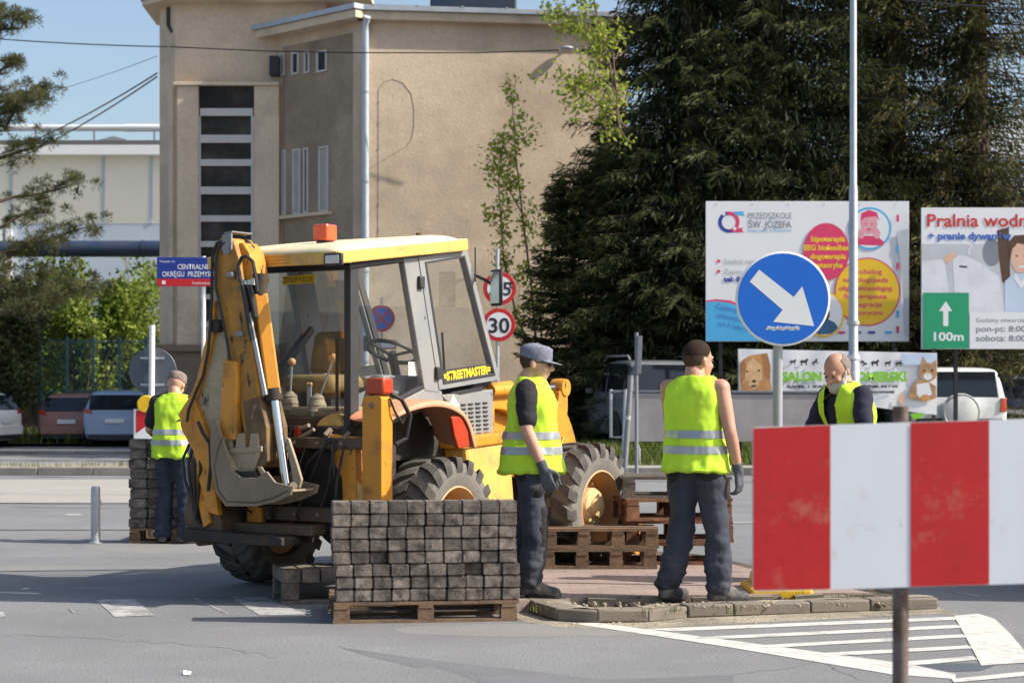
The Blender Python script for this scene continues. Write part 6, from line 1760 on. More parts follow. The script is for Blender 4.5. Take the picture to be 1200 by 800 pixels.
def round_sign(root, u, v, d, R_, kind, base_y=0.0):
    x = px(u, d) - root.location.x; z = CAM_H - (v - YH) / F_PX * d - root.location.z; y = d - root.location.y
    pl_ = MB().lathe([(R_, -.004), (R_ + .004, 0), (R_ + .004, .015), (R_, .017)], (x, y, z), 'Y', 48).build('sign_plate', MT['sign_red'] if kind != 'back' else MT['sign_back'], root)
    if kind in ('limit',): MB().disc((x, y - .008, z), R_ * .76).build('white_face', MT['sign_white'], pl_, smooth=None)
    return pl_, x, y, z
d = 36.0
sp_ = empty('speed_sign', (px(583, d), d, .1), 0, 'two red-ringed round limit signs on one post beside the cab mirror', 'road sign')
MB().tube([(0, .05, 0), (0, .05, 4.1)], .035, 12).build('post', MT['galv'], sp_)
R_ = 19.2 / F_PX * d
pl_, x, y, z = round_sign(sp_, 585.5, 338, d, R_, 'limit')
lettering('3.5', .36, MT['sign_black'], pl_, up_at(x - .22, y - .012, z - .13), width=.42, bold=.006)
lettering('t', .24, MT['sign_black'], pl_, up_at(x + .18, y - .012, z - .0), bold=.006)
pl_, x, y, z = round_sign(sp_, 584.5, 380.5, d, R_, 'limit')
lettering('30', .4, MT['sign_black'], pl_, up_at(x, y - .012, z - .15), 'CENTER', width=.4, bold=.008)
# no-stopping sign seen through the cab
d = 44.5
ns = empty('no_stopping_sign', (px(447, d), d, 0), 0, 'blue no-stopping sign with red cross seen through the cab glass', 'road sign')
MB().tube([(0, .05, 0), (0, .05, 3.7)], .035, 12).build('post', MT['galv'], ns)
R_ = 15.5 / F_PX * d
pl_, x, y, z = round_sign(ns, 447, 373, d, R_, 'stop')
MB().disc((x, y - .008, z), R_ * .8).build('blue_face', MT['sign_blue'], pl_, smooth=None)
for sgn in (-1, 1):
    MB().box((x, y - .012 - .001 * sgn, z), (R_ * 1.62, .002, .06), Matrix.Rotation(sgn * math.pi / 4, 3, 'Y')).build('cross_bar', MT['sign_red'], pl_, smooth=None)
MB().box((x + .05, y, z - .62), (.6, .012, .22)).build('plate', MT['sign_red'], ns, smooth=None)
MB().box((x + .05, y - .009, z - .62), (.52, .004, .14)).build('plate_face', MT['sign_white'], ns, smooth=None)
# back of a round sign with a keep-left panel at the left
d = 24.0
bk_ = empty('sign_from_behind', (px(177.5, d), d, 0), 0, 'round sign seen from its dark grey back on a pale post', 'road sign')
MB().tube([(0, -.06, 0), (.02, -.06, CAM_H - (381 - YH) / F_PX * d)], .038, 14).build('post', MT['white_paint'], bk_)
pl_, x, y, z = round_sign(bk_, 179, 435, d, .3, 'back')
for dz in (-.17, .17): MB().box((x, y - .03, z + dz), (.3, .025, .03)).build('clamp', MT['galv'], pl_, smooth=None)
# red and white guide panel with yellow head
d = 23.2
gpn = empty('guide_panel', (px(171, d), d, 0), 0, 'red and white guide panel with round yellow lamp behind the far stack', 'road sign')
z0, z1 = CAM_H - (530 - YH) / F_PX * d, CAM_H - (479 - YH) / F_PX * d
MB().box((.0, 0, (z0 + z1) / 2), (.3, .03, z1 - z0)).build('panel', MT['sign_white'], gpn, bevel=.006)
zz = lambda t: z0 + (z1 - z0) * t
MB().poly([(-.12, -.018, zz(.44)), (0, -.018, zz(.6)), (.12, -.018, zz(.44)), (.12, -.018, zz(.97)), (-.12, -.018, zz(.97))]).build('red_field', MT['sign_red'], gpn, smooth=None)
MB().poly([(.03, -.018, zz(.3)), (.06, -.018, zz(.2)), (.09, -.018, zz(.3)), (.06, -.018, zz(.27))]).build('chevron', MT['sign_blue'], gpn, smooth=None)
MB().lathe([(.1, -.03), (.11, 0), (.1, .05)], (0, 0, z1 + .06), 'Y', 20).build('lamp', MT['bright_yellow'], gpn)
MB().tube([(0, .03, 0), (0, .03, z1)], .025, 8).build('post', MT['galv'], gpn)
# street-name sign
d = 26.0
sn = empty('street_name_sign', (px(238, d), d, 0), 0, 'blue street-name sign with red lower band on a pale post', 'road sign')
k = d / F_PX; X = lambda u: (u - 238) * k; Z = lambda v: CAM_H - (v - YH) * k
MB().tube([(0, .04, 0), (0, .04, Z(300))], .03, 12).build('post', MT['white_paint'], sn)
MB().box(((X(184) + X(292)) / 2, 0, (Z(301.5) + Z(335.5)) / 2), (X(292) - X(184), .016, Z(301.5) - Z(335.5))).build('plate', MT['street_blue'], sn, bevel=.003)
MB().poly([(X(184.3), -.0105, Z(326.5)), (X(291.7), -.0105, Z(326.5)), (X(291.7), -.0105, Z(335.2)), (X(184.3), -.0105, Z(335.2))]).build('red_band', MT['sign_red'], sn, smooth=None)
lettering('CENTRALNEGO', .1, MT['sign_white'], sn, up_at(X(208), -.0115, Z(315.5)), width=47 * k, bold=.001)
lettering('OKRĘGU  PRZEMYSŁOWEGO', .1, MT['sign_white'], sn, up_at(X(190), -.0115, Z(324)), width=84 * k, bold=.001)
lettering('Wysadz. im.', .045, MT['sign_white'], sn, up_at(X(187), -.0115, Z(307.5)))
lettering('Śródmieście', .05, MT['sign_white'], sn, up_at(X(225), -.0118, Z(333)))
MB().box((X(192), -.0125, Z(331)), (.05, .002, .05)).build('crest', MT['sign_white'], sn, smooth=None)
# tall lamp column
d = 30.0
lp2 = empty('lamp_column', (px(1000, d), d, .0), 0, 'tall slim grey lamp column in front of the hoardings', 'lamp post')
MB().tube([(0, 0, 0), (0, 0, 1.9), (0, 0, 1.95), (0, 0, 4.7), (0, 0, 4.75), (0, 0, 9.5)], [.1, .1, .075, .068, .056, .05], 20).build('column', MT['galv'], lp2)
for z in (2.0, 1.75, 2.55): MB().lathe([(.1, z - .03), (.1, z + .03)], (0, 0, 0), 'Z', 18).build('collar', MT['white_paint'] if z != 2.55 else MT['galv'], lp2)
MB().tube([(0, 0, 9.4), (-.2, 0, 9.7), (-1.2, 0, 9.9)], .04, 10).build('arm', MT['galv'], lp2)
MB().ball((-1.5, 0, 9.88), (.4, .16, .08), 16, 8).build('lamp_head', MT['grey_paint'], lp2)
# thin post with an edge-on sign and leaning post
d = 30.5
es = empty('edge_on_sign', (px(749, d), d + .6, .0), 0, 'narrow sign seen edge-on above the grey panel', 'road sign')
MB().tube([(0, .05, 0), (.0, .05, CAM_H - (388 - YH) / F_PX * d)], .03, 10).build('post', MT['post_grey'], es)
MB().box((.03, .0, CAM_H - (415 - YH) / F_PX * d), (.07, .55, .62), Matrix.Rotation(.03, 3, 'Y')).build('sign_plate', MT['post_grey'], es, bevel=.004)
ps = empty('steel_post', (px(731, 30), 30, 0), 0, 'leaning galvanised post standing before the grey panel', 'post')
MB().tube([(0, 0, 0), (.11, 0, CAM_H - (440 - YH) / F_PX * 30)], .045, 14).build('tube', MT['post_grey'], ps)
MB().lathe([(.056, 1.0), (.056, 1.06)], (.06, 0, 0), 'Z', 12).build('clamp', MT['galv'], ps)

# ---------------------------------------------------------------- barrier board in the foreground
d = 5.7; k = d / F_PX
bb = empty('barrier_board', (px(1058, d), d, 0), 0, 'red and white striped barrier board on a steel post', 'barrier')
X = lambda u: (u - 1058) * k; Z = lambda v: CAM_H - (v - YH) * k
roll = math.atan2(9.5, 318); Rr = Matrix.Rotation(-roll, 3, 'Y')
def tilt(u, v, y): return Vector((X(u), y, Z(v - (u - 882) * math.tan(roll))))
hb_ = 193
mbb = MB()
bd = MB().prism([tilt(882, 503, 0), tilt(884.5, 500.5, 0), tilt(1262, 500, 0), tilt(1266, 503, 0), tilt(1266, 690, 0), tilt(1262, 693, 0), tilt(886, 693, 0), tilt(882, 689, 0)], (0, .012, 0)).build('board', MT['board_white'], bb, smooth=None)
for (u0, u1) in ((882.6, 973), (1067, 1159), (1250, 1265.5)):
    MB().poly([tilt(u0, 501.5 if u0 < 900 else 500.6, -.002), tilt(u1, 500.6, -.002), tilt(u1, 692.4, -.002), tilt(u0, 691 if u0 < 900 else 692.4, -.002)]).build('red_stripe', MT['board_red'], bd, smooth=None)
MB().tube([(X(1058), .035, 0), (X(1058), .035, Z(476))], .0245, 18).build('post', mat('post_rusty', (.16, .13, .12), .55, metal=.3, var=.3, scale=9, dirt=(.1, .05, .03), damt=.4, dscale=9), bb)
for v in (530, 660): MB().box((X(1058), .02, Z(v)), (.09, .016, .04)).build('clamp', MT['galv'], bb)
MB().prism([(-.4, -.1, 0), (.4, -.1, 0), (.4, .3, 0), (-.4, .3, 0)], (0, 0, .1)).build('foot', MT['black_plastic'], bb, smooth=None, bevel=.02)
# ---------------------------------------------------------------- hoardings and banner
MT['print_white'] = mat('print_white', (.74, .75, .77), .5, var=.04, scale=.8)
MT['print_pink'] = mat('print_pink', (.66, .04, .13), .5, var=.04)
MT['print_rose'] = mat('print_rose', (.72, .33, .38), .5, var=.15, scale=6)
MT['print_yellow'] = mat('print_yellow', (.8, .5, .02), .5, var=.03)
MT['print_sky'] = mat('print_sky', (.07, .4, .72), .5, var=.06)
MT['print_navy'] = mat('print_navy', (.03, .05, .3), .5)
MT['print_grey'] = mat('print_grey', (.2, .22, .26), .6)
MT['print_ltgrey'] = mat('print_ltgrey', (.36, .38, .42), .6, var=.1, scale=1)
MT['print_midgrey'] = mat('print_midgrey', (.5, .52, .56), .6, var=.12, scale=1.5)
MT['print_red'] = mat('print_red', (.55, .03, .03), .5)
MT['print_blue'] = mat('print_blue', (.05, .14, .5), .5)
MT['print_green'] = mat('print_green', (.01, .3, .14), .5, var=.03)
MT['print_lime'] = mat('print_lime', (.22, .55, .03), .5)
MT['print_black'] = mat('print_black', (.012, .012, .015), .6)
MT['print_skin'] = mat('print_skin', (.68, .43, .32), .6, var=.1, scale=5)
MT['print_hair'] = mat('print_hair', (.09, .045, .025), .6, var=.2, scale=8)
MT['print_dog'] = mat('print_dog', (.55, .27, .1), .7, var=.35, scale=7, detail=8)
MT['print_ear'] = mat('print_ear', (.36, .16, .055), .7, var=.35, scale=10, detail=8)
MT['print_fur'] = mat('print_fur', (.66, .42, .22), .7, var=.25, scale=9, detail=8)
MT['print_cat'] = mat('print_cat', (.42, .25, .12), .7, var=.45, scale=9, detail=8)
MT['print_shirt'] = mat('print_shirt', (.66, .68, .72), .6, var=.14, scale=2.5)
MT['print_shirt_blue'] = mat('print_shirt_blue', (.5, .6, .75), .6, var=.1, scale=3)
MT['wet_denim'] = mat('print_denim', (.05, .13, .24), .7, var=.4, scale=6)
class Board:
    """flat print: shapes laid on a board in picture pixels, each layer a few millimetres further out"""
    def __init__(s, root, d): s.r = root; s.d = d; s.k = d / F_PX; s.n = 0
    def X(s, u): return (u - CX) * s.k - s.r.location.x
    def Z(s, v): return CAM_H - (v - YH) * s.k - s.r.location.z
    def y(s): s.n += 1; return s.d - s.r.location.y - .0215 - .0004 * s.n
    def poly(s, pts, m, name='print', par=None):
        y = s.y(); return MB().poly([(s.X(u), y, s.Z(v)) for u, v in pts]).build(name, MT[m], par or s.r, smooth=None)
    def ell(s, u, v, a, b, m, name='print', par=None, n=40, a0=0, a1=360, rot=0):
        pts = []
        for i in range(n):
            t = math.radians(a0 + (a1 - a0) * i / n); x, z = a * math.cos(t), b * math.sin(t)
            pts.append((u + x * math.cos(rot) - z * math.sin(rot), v + x * math.sin(rot) + z * math.cos(rot)))
        return s.poly(pts, m, name, par)
    def text(s, u, v, t, px_h, m, w=None, align='LEFT', bold=.0, roll=0.0):
        return lettering(t, px_h * s.k * 1.38, MT[m], s.r, up_at(s.X(u), s.y(), s.Z(v), roll), align, bold, w * s.k if w else None)
def hoarding(u0, u1, v0, v1, d, label, posts, z0=.25):
    r = empty('hoarding', (px((u0 + u1) / 2, d), d, z0), 0, label, 'hoarding', 'advertising hoardings in front of the spruces')
    k = d / F_PX
    MB().box((0, 0, CAM_H - ((v0 + v1) / 2 - YH) * k - z0), ((u1 - u0) * k, .04, (v1 - v0) * k)).build('panel', MT['print_white'], r, smooth=None, bevel=.004)
    for u in posts:
        MB().beam(((u - (u0 + u1) / 2) * k, .08, 0), ((u - (u0 + u1) / 2) * k, .08, CAM_H - (v0 - YH) * k - z0), .07, .07).build('post', MT['black_metal'], r, smooth=None)
    return r
d = 36.0
r = hoarding(827, 1065, 236, 400, d, 'white kindergarten hoarding with pink and yellow circles', (845, 940, 1048))
b = Board(r, d)
b.poly([(827.5, 352), (840, 350.5), (856, 352), (880, 362), (905, 384), (918, 399.5), (827.5, 399.5)], 'print_pink')
b.poly([(827.5, 354), (840, 353), (856, 355), (878, 365), (900, 386), (911, 399.5), (827.5, 399.5)], 'print_sky')
# logo: two half rings and tails
for a0, a1, m in ((100, 290, 'print_navy'), (-70, 100, 'print_pink')):
    pts = [(854 + 12.5 * math.cos(math.radians(t)), 260.5 - 12.5 * math.sin(math.radians(t))) for t in np.linspace(a0, a1, 20)] + [(854 + 8.3 * math.cos(math.radians(t)), 260.5 - 8.3 * math.sin(math.radians(t))) for t in np.linspace(a1, a0, 20)]
    b.poly(pts, m)
b.poly([(859, 248), (873, 248), (873, 252.5), (862, 252.5)], 'print_sky'); b.poly([(856, 268), (872, 267), (872, 272), (858, 272.5)], 'print_pink')
for u, v in ((848, 251), (873, 250.3), (871.5, 269.5), (861, 268)): b.ell(u, v, 2, 2, 'print_white')
b.text(876, 256.5, 'PRZEDSZKOLE', 7.5, 'print_grey', 51); b.text(876, 267, 'ŚW. JÓZEFA', 8.2, 'print_grey', 51, bold=.003); b.text(876, 271.5, 'integracyjne w Rzeszowie', 3.2, 'print_sky', 51)
for v in (306, 318): b.ell(842, v, 2, 2, 'print_pink')
b.text(848, 309, 'Szukaj nas', 6, 'print_ltgrey', 36); b.text(848, 321, 'Zapisy', 6, 'print_ltgrey', 22); b.text(848, 330, 'tel: 8', 6, 'print_navy', 20, bold=.006)
for i, t in enumerate(('Czytamy', 'sylabową m', 'od 3 roku ż')): b.text(838 + i * 1.5, 361 + i * 10, t, 6, 'print_blue', 26 + 5 * i, roll=-.2)
b.ell(1019, 268, 25, 25, 'print_sky'); b.ell(1019, 268, 22.5, 22.5, 'print_white')
b.poly([(1003, 287), (1004, 279), (1012, 276), (1028, 277), (1036, 284), (1034, 288)], 'print_pink'); b.ell(1018, 263, 10, 12, 'print_rose'); b.poly([(1008, 260), (1009, 250), (1018, 246), (1027, 249), (1030, 259), (1026, 254), (1013, 255)], 'print_pink')
for u in (1009, 1027): b.ell(u, 274, 4, 6, 'print_rose')
b.ell(1014.5, 262.5, 1, .8, 'print_pink'); b.ell(1021.5, 262.5, 1, .8, 'print_pink'); b.ell(1018, 269, 3, 1, 'print_pink')
b.ell(968, 295, 27, 33.5, 'print_pink'); b.ell(1016, 342, 38.5, 40, 'print_pink'); b.ell(1016, 342, 37, 38.5, 'print_yellow')
for i, (t, w) in enumerate((('hipoterapia', 40), ('EEG biofeedback', 58), ('dogoterapia', 42), ('sensoryka', 34))): b.text(970, 283 + i * 10.2, t, 6.2, 'print_yellow', w, 'CENTER', .006)
for i, (t, w) in enumerate((('psycholog', 38), ('neurologopeda', 52), ('oligofrenopedagog', 62), ('fizjoterapeuta', 50), ('integracja', 38), ('sensoryczna', 40))): b.text(1014, 321 + i * 9.6, t, 5.8, 'print_pink', w, 'CENTER', .002)
b.ell(965, 368, 24, 27, 'print_yellow'); b.ell(965, 368, 21.5, 24.5, 'print_white'); b.poly([(950, 388), (953, 378), (966, 372), (978, 378), (982, 384), (974, 391), (960, 392)], 'wet_denim'); b.ell(964, 368, 8, 9, 'print_hair'); 
for i, (u, m) in enumerate(((1005, 'print_grey'), (1021, 'print_navy'), (1041, 'print_sky'), (986, 'print_pink'))): b.poly([(u - 4, 388), (u + 4, 388), (u + 4, 391), (u - 4, 391)], m)
for i, (v, m) in enumerate(((256, 'print_pink'), (292, 'print_sky'), (312, 'print_pink'), (368, 'print_sky'), (386, 'print_pink'))): b.poly([(1050, v - 4), (1053, v - 4), (1053, v + 4), (1050, v + 4)], m)
# peeled lower corner
b.poly([(1050, 272), (1064, 268), (1064.6, 300), (1064.6, 398), (1060, 390), (1058, 350), (1055, 310)], 'print_midgrey')
for i in range(6): 
    MB().ball((b.X(840 + i * 42), d - r.location.y - .024, b.Z(239)), .012, 6, 4).build('rivet', MT['galv'], r)
r = hoarding(1079.5, 1262, 243.5, 409, d - .4, 'laundry hoarding with red heading, white garment and green arrow field', (1121, 1240))
b = Board(r, d - .4)
b.poly([(1080, 286), (1262, 286), (1262, 408), (1080, 408)], 'print_midgrey')
b.poly([(1080, 306), (1106, 304), (1112, 345), (1080, 345)], 'print_shirt')
b.ell(1162, 296, 11, 16, 'print_grey'); b.poly([(1168, 270), (1182, 266), (1184, 340), (1174, 330), (1170, 300)], 'print_hair')
b.poly([(1116, 304), (1124, 299), (1134, 301), (1148, 308), (1170, 324), (1178, 366), (1135, 366), (1128, 345), (1118, 342)], 'print_shirt')
b.poly([(1132, 290), (1134, 285), (1138, 285.5), (1139, 289), (1136, 293), (1136, 299), (1134.5, 299), (1134.5, 292.5), (1137.5, 288.5), (1136.5, 287), (1134.5, 287)], 'print_white')
b.poly([(1105, 304), (1110, 297), (1119, 296), (1120, 302), (1110, 310)], 'print_skin')
b.poly([(1124, 311), (1133, 312), (1133, 314), (1124, 313)], 'print_black')
b.poly([(1177, 330), (1188, 320), (1215, 322), (1230, 366), (1177, 366)], 'print_shirt_blue'); b.ell(1196, 302, 12, 18, 'print_skin'); b.poly([(1183, 306), (1181, 285), (1188, 276), (1205, 275), (1214, 290), (1212, 305), (1206, 288), (1192, 285), (1186, 292)], 'print_hair')
b.ell(1197, 312.5, 4.5, 1.3, 'print_white'); b.ell(1191, 300, 1.5, 1, 'print_hair'); b.ell(1201, 300, 1.5, 1, 'print_hair'); b.poly([(1190, 320), (1196, 330), (1203, 321), (1207, 326), (1196, 338), (1187, 326)], 'print_white')
b.text(1085, 265.5, 'Pralnia wodna', 15, 'print_red', 128, bold=.006); b.text(1087, 280.5, '+ pranie dywanów', 8.2, 'print_blue', 98, bold=.008)
b.poly([(1136, 366), (1262, 366), (1262, 408.5), (1136, 408.5)], 'print_white')
b.poly([(1081.5, 343), (1135, 343), (1135, 408.3), (1081.5, 408.3)], 'print_green')
b.poly([(1108, 353), (1115.5, 364.5), (1110.8, 364.5), (1110.8, 382), (1105, 382), (1105, 364.5), (1100, 364.5)], 'print_white')
b.text(1091, 399, '100m', 10, 'print_white', 35, bold=.006)
b.text(1143, 377.5, 'Godziny otwarcia:', 5.2, 'print_grey', 58); b.text(1143, 388.5, 'pon-pt: 8:00 - 18:00', 7, 'print_grey', 95, bold=.002); b.text(1143, 399.5, 'sobota: 8:00 - 14:00', 7, 'print_grey', 95, bold=.002)
# banner on the fence
d = 35.2
r = empty('pet_banner', (px(980, d), d, .2), 0, 'white pet-grooming banner with dog, cat and green lettering', 'banner')
k = d / F_PX; mb = MB(); NB = 40
for i in range(NB + 1):
    u = 865 + (1098 - 865) * i / NB
    vb = 461.5 if u < 905 else 462 + (u - 905) * (486 - 462) / (1098 - 905) if u > 960 else 462 + (u - 905) * .05
    for j in range(5):
        v = 408.5 + (u - 865) * (413.5 - 408.5) / 233 + (vb - 408.5 - (u - 865) * 5 / 233) * j / 4
        mb.v.append(((u - 980) * k, .012 * math.sin(i * .9 + j) * (1 if j not in (0,) else .3), CAM_H - (v - YH) * k - .2))
for i in range(NB):
    for j in range(4):
        a = i * 5 + j; mb.f.append((a, a + 1, a + 6, a + 5))
mb.build('sheet', MT['print_white'], r, smooth=60)
for u in (868, 960, 1050, 1095): MB().beam(((u - 980) * k, .06, 0), ((u - 980) * k, .06, CAM_H - (408 - YH) * k - .2), .05, .05).build('post', MT['black_metal'], r, smooth=None)
b = Board(r, d)
b.poly([(866.5, 416), (902, 411), (904, 461), (866.5, 460)], 'print_shirt')
b.poly([(867, 425), (872, 420), (880, 416), (890, 415), (897, 414), (900, 422), (898, 430), (902, 445), (904, 458), (895, 461), (868, 460), (867, 440)], 'print_dog')
b.poly([(891, 415), (899, 413.5), (903, 430), (902, 446), (896, 440), (893, 424)], 'print_ear'); b.poly([(872, 430), (882, 419), (892, 428), (893, 446), (874, 446)], 'print_fur'); b.poly([(867, 426), (872, 420), (875, 428), (872, 444), (868, 450)], 'print_ear'); b.poly([(876, 440), (880, 430), (886, 430), (890, 441), (889, 452), (883, 457), (877, 452)], 'print_fur'); b.ell(883.5, 446.5, 2.4, 1.7, 'print_black'); b.ell(875.5, 435, 1.4, 1, 'print_hair'); b.ell(889.5, 434, 1.4, 1, 'print_hair'); b.poly([(879, 452.5), (883, 450.5), (888, 452), (883, 453.5)], 'print_hair')
b.poly([(904, 409), (905.5, 409), (906.5, 463), (905, 463)], 'print_ltgrey')
b.text(916, 446, 'SALON  GROOMERSKI', 10.5, 'print_lime', 146, bold=.012)
b.text(922, 454, 'KĄPIEL  I  SUSZENIE  *  STRZYŻENIE  PSÓW', 2.6, 'print_black', 130, bold=.003); b.text(926, 460.5, 'STRZYŻENIE  PSÓW  I  KOTÓW  *  TRYMOWANIE', 2.6, 'print_black', 122, bold=.003)
rs = random.Random(5)
for i, u in enumerate((929, 942, 955, 1011, 1025, 1040, 1053)):
    v = 424.5 + (u - 929) * .015
    pts = [(-5, -1), (-3, -3), (1, -2.5), (3, -4.5), (5, -4), (5, -2.5), (3.5, -1.5), (3.2, 3.5), (2.2, 3.5), (1.6, .2), (-2, .2), (-2.6, 3.5), (-3.6, 3.5), (-3.8, 0)]
    sc_ = .8 if i not in (1, 4) else 1.0; rr_ = (0, .0, -.5, .8, 0, 0, 0)[i]
    b.poly([(u + sc_ * (x * math.cos(rr_) - y_ * math.sin(rr_)), v + sc_ * (x * math.sin(rr_) + y_ * math.cos(rr_))) for x, y_ in pts], 'print_black')
b.poly([(1056, 414), (1097, 415), (1097, 426), (1060, 428), (1056, 424)], 'print_shirt_blue')
b.poly([(1064, 464), (1068, 452), (1075, 444), (1085, 446), (1096, 452), (1097, 466), (1085, 470), (1070, 468)], 'print_cat'); b.poly([(1074, 450), (1088, 448), (1092, 462), (1080, 469), (1074, 462)], 'print_white')
b.ell(1087, 436, 11, 11, 'print_cat'); b.poly([(1077, 432), (1081, 417), (1087, 427)], 'print_cat'); b.poly([(1089, 427), (1099 - 2, 421), (1097, 434)], 'print_cat'); b.ell(1087, 441, 5, 4, 'print_white'); b.ell(1083, 434, 1.4, 1.4, 'print_black'); b.ell(1092, 434, 1.4, 1.4, 'print_black'); b.ell(1087, 439, 1.3, .9, 'print_rose')
b.ell(1056, 467, 4, 6, 'print_skin'); b.ell(1084, 466, 6, 4, 'print_dog')
b.poly([(1066, 485), (1082, 483.5), (1080, 489.5), (1070, 491)], 'print_lime')
# ---------------------------------------------------------------- grey sheet panel on tubular frame
d = 34.5; k = d / F_PX
gf = empty('sheet_fence', (px(850, d), d, .15), 0, 'weathered grey sheet panel in a tubular frame beside the grass', 'fence')
X = lambda u: (u - 850) * k; Z = lambda v: CAM_H - (v - YH) * k - .15
MB().box(((X(731) + X(985)) / 2, 0, (Z(462) + Z(517)) / 2), (X(985) - X(731), .02, Z(462) - Z(517))).build('sheet', mat('grey_sheet', (.26, .25, .255), .8, var=.12, scale=.9, dirt=(.36, .35, .34), damt=.3, dscale=1.6, dsharp=.15), gf, smooth=None)
MB().tube([(X(716), 0, Z(459)), (X(985), 0, Z(460))], .035, 10).build('top_rail', MT['sign_back'], gf)
MB().tube([(X(716), 0, Z(456)), (X(716), 0, Z(512)), (X(732), 0, Z(512))], .03, 10).build('end_frame', MT['galv'], gf)
MB().tube([(X(733), -.05, Z(456)), (X(730), -.05, 0)], .035, 10).build('post', MT['galv'], gf)
for u in (790, 860, 930, 984): MB().tube([(X(u), .04, Z(460)), (X(u), .04, -.1)], .03, 10).build('post', MT['galv'], gf)
MB().tube([(X(745), -.02, Z(517)), (X(748), -.3, Z(525)), (X(748), -.3, -.05)], .02, 8).build('strut', MT['galv'], gf)
# ---------------------------------------------------------------- wire fence behind the left car park
fe = empty('mesh_fence', (-14, 51.3, .08), 0, 'tall blue-green mesh fence behind the parked hatchbacks', 'fence')
MT['fence_teal'] = mat('fence_teal', (.05, .15, .18), .6, var=.15, scale=4)
for i in range(14):
    x = -3.2 + i * .72
    MB().beam((x, 0, 0), (x, 0, 2.9), .06, .06).build('post', MT['fence_teal'], fe, smooth=None)
for z in (.2, 1.4, 2.75): MB().beam((-3.2, 0, z), (6.2, 0, z), .03, .03).build('rail', MT['fence_teal'], fe, smooth=None)
mb = MB()
for i in range(130): mb.beam((-3.2 + i * .0722, .02, .05), (-3.2 + i * .0722, .02, 2.85), .008, .008)
for i in range(36): mb.beam((-3.2, .03, .1 + i * .077), (6.2, .03, .1 + i * .077), .007, .007)
tag(mb.build('wire_mesh', MT['fence_teal'], fe, smooth=None, fix=False), kind='stuff')
# low white wall with brick base beyond the fence
lw = empty('low_wall', (-16, 58.5, 0), 0, 'low cream wall on brick-red base behind the mesh fence', 'wall')
MB().box((0, 0, 1.6), (30, .3, .9)).build('upper', MT['cream_wall'], lw, smooth=None)
MB().box((0, -.02, .58), (30, .3, 1.13)).build('base', mat('brick_red', (.22, .1, .07), .9, var=.2, scale=4), lw, smooth=None)

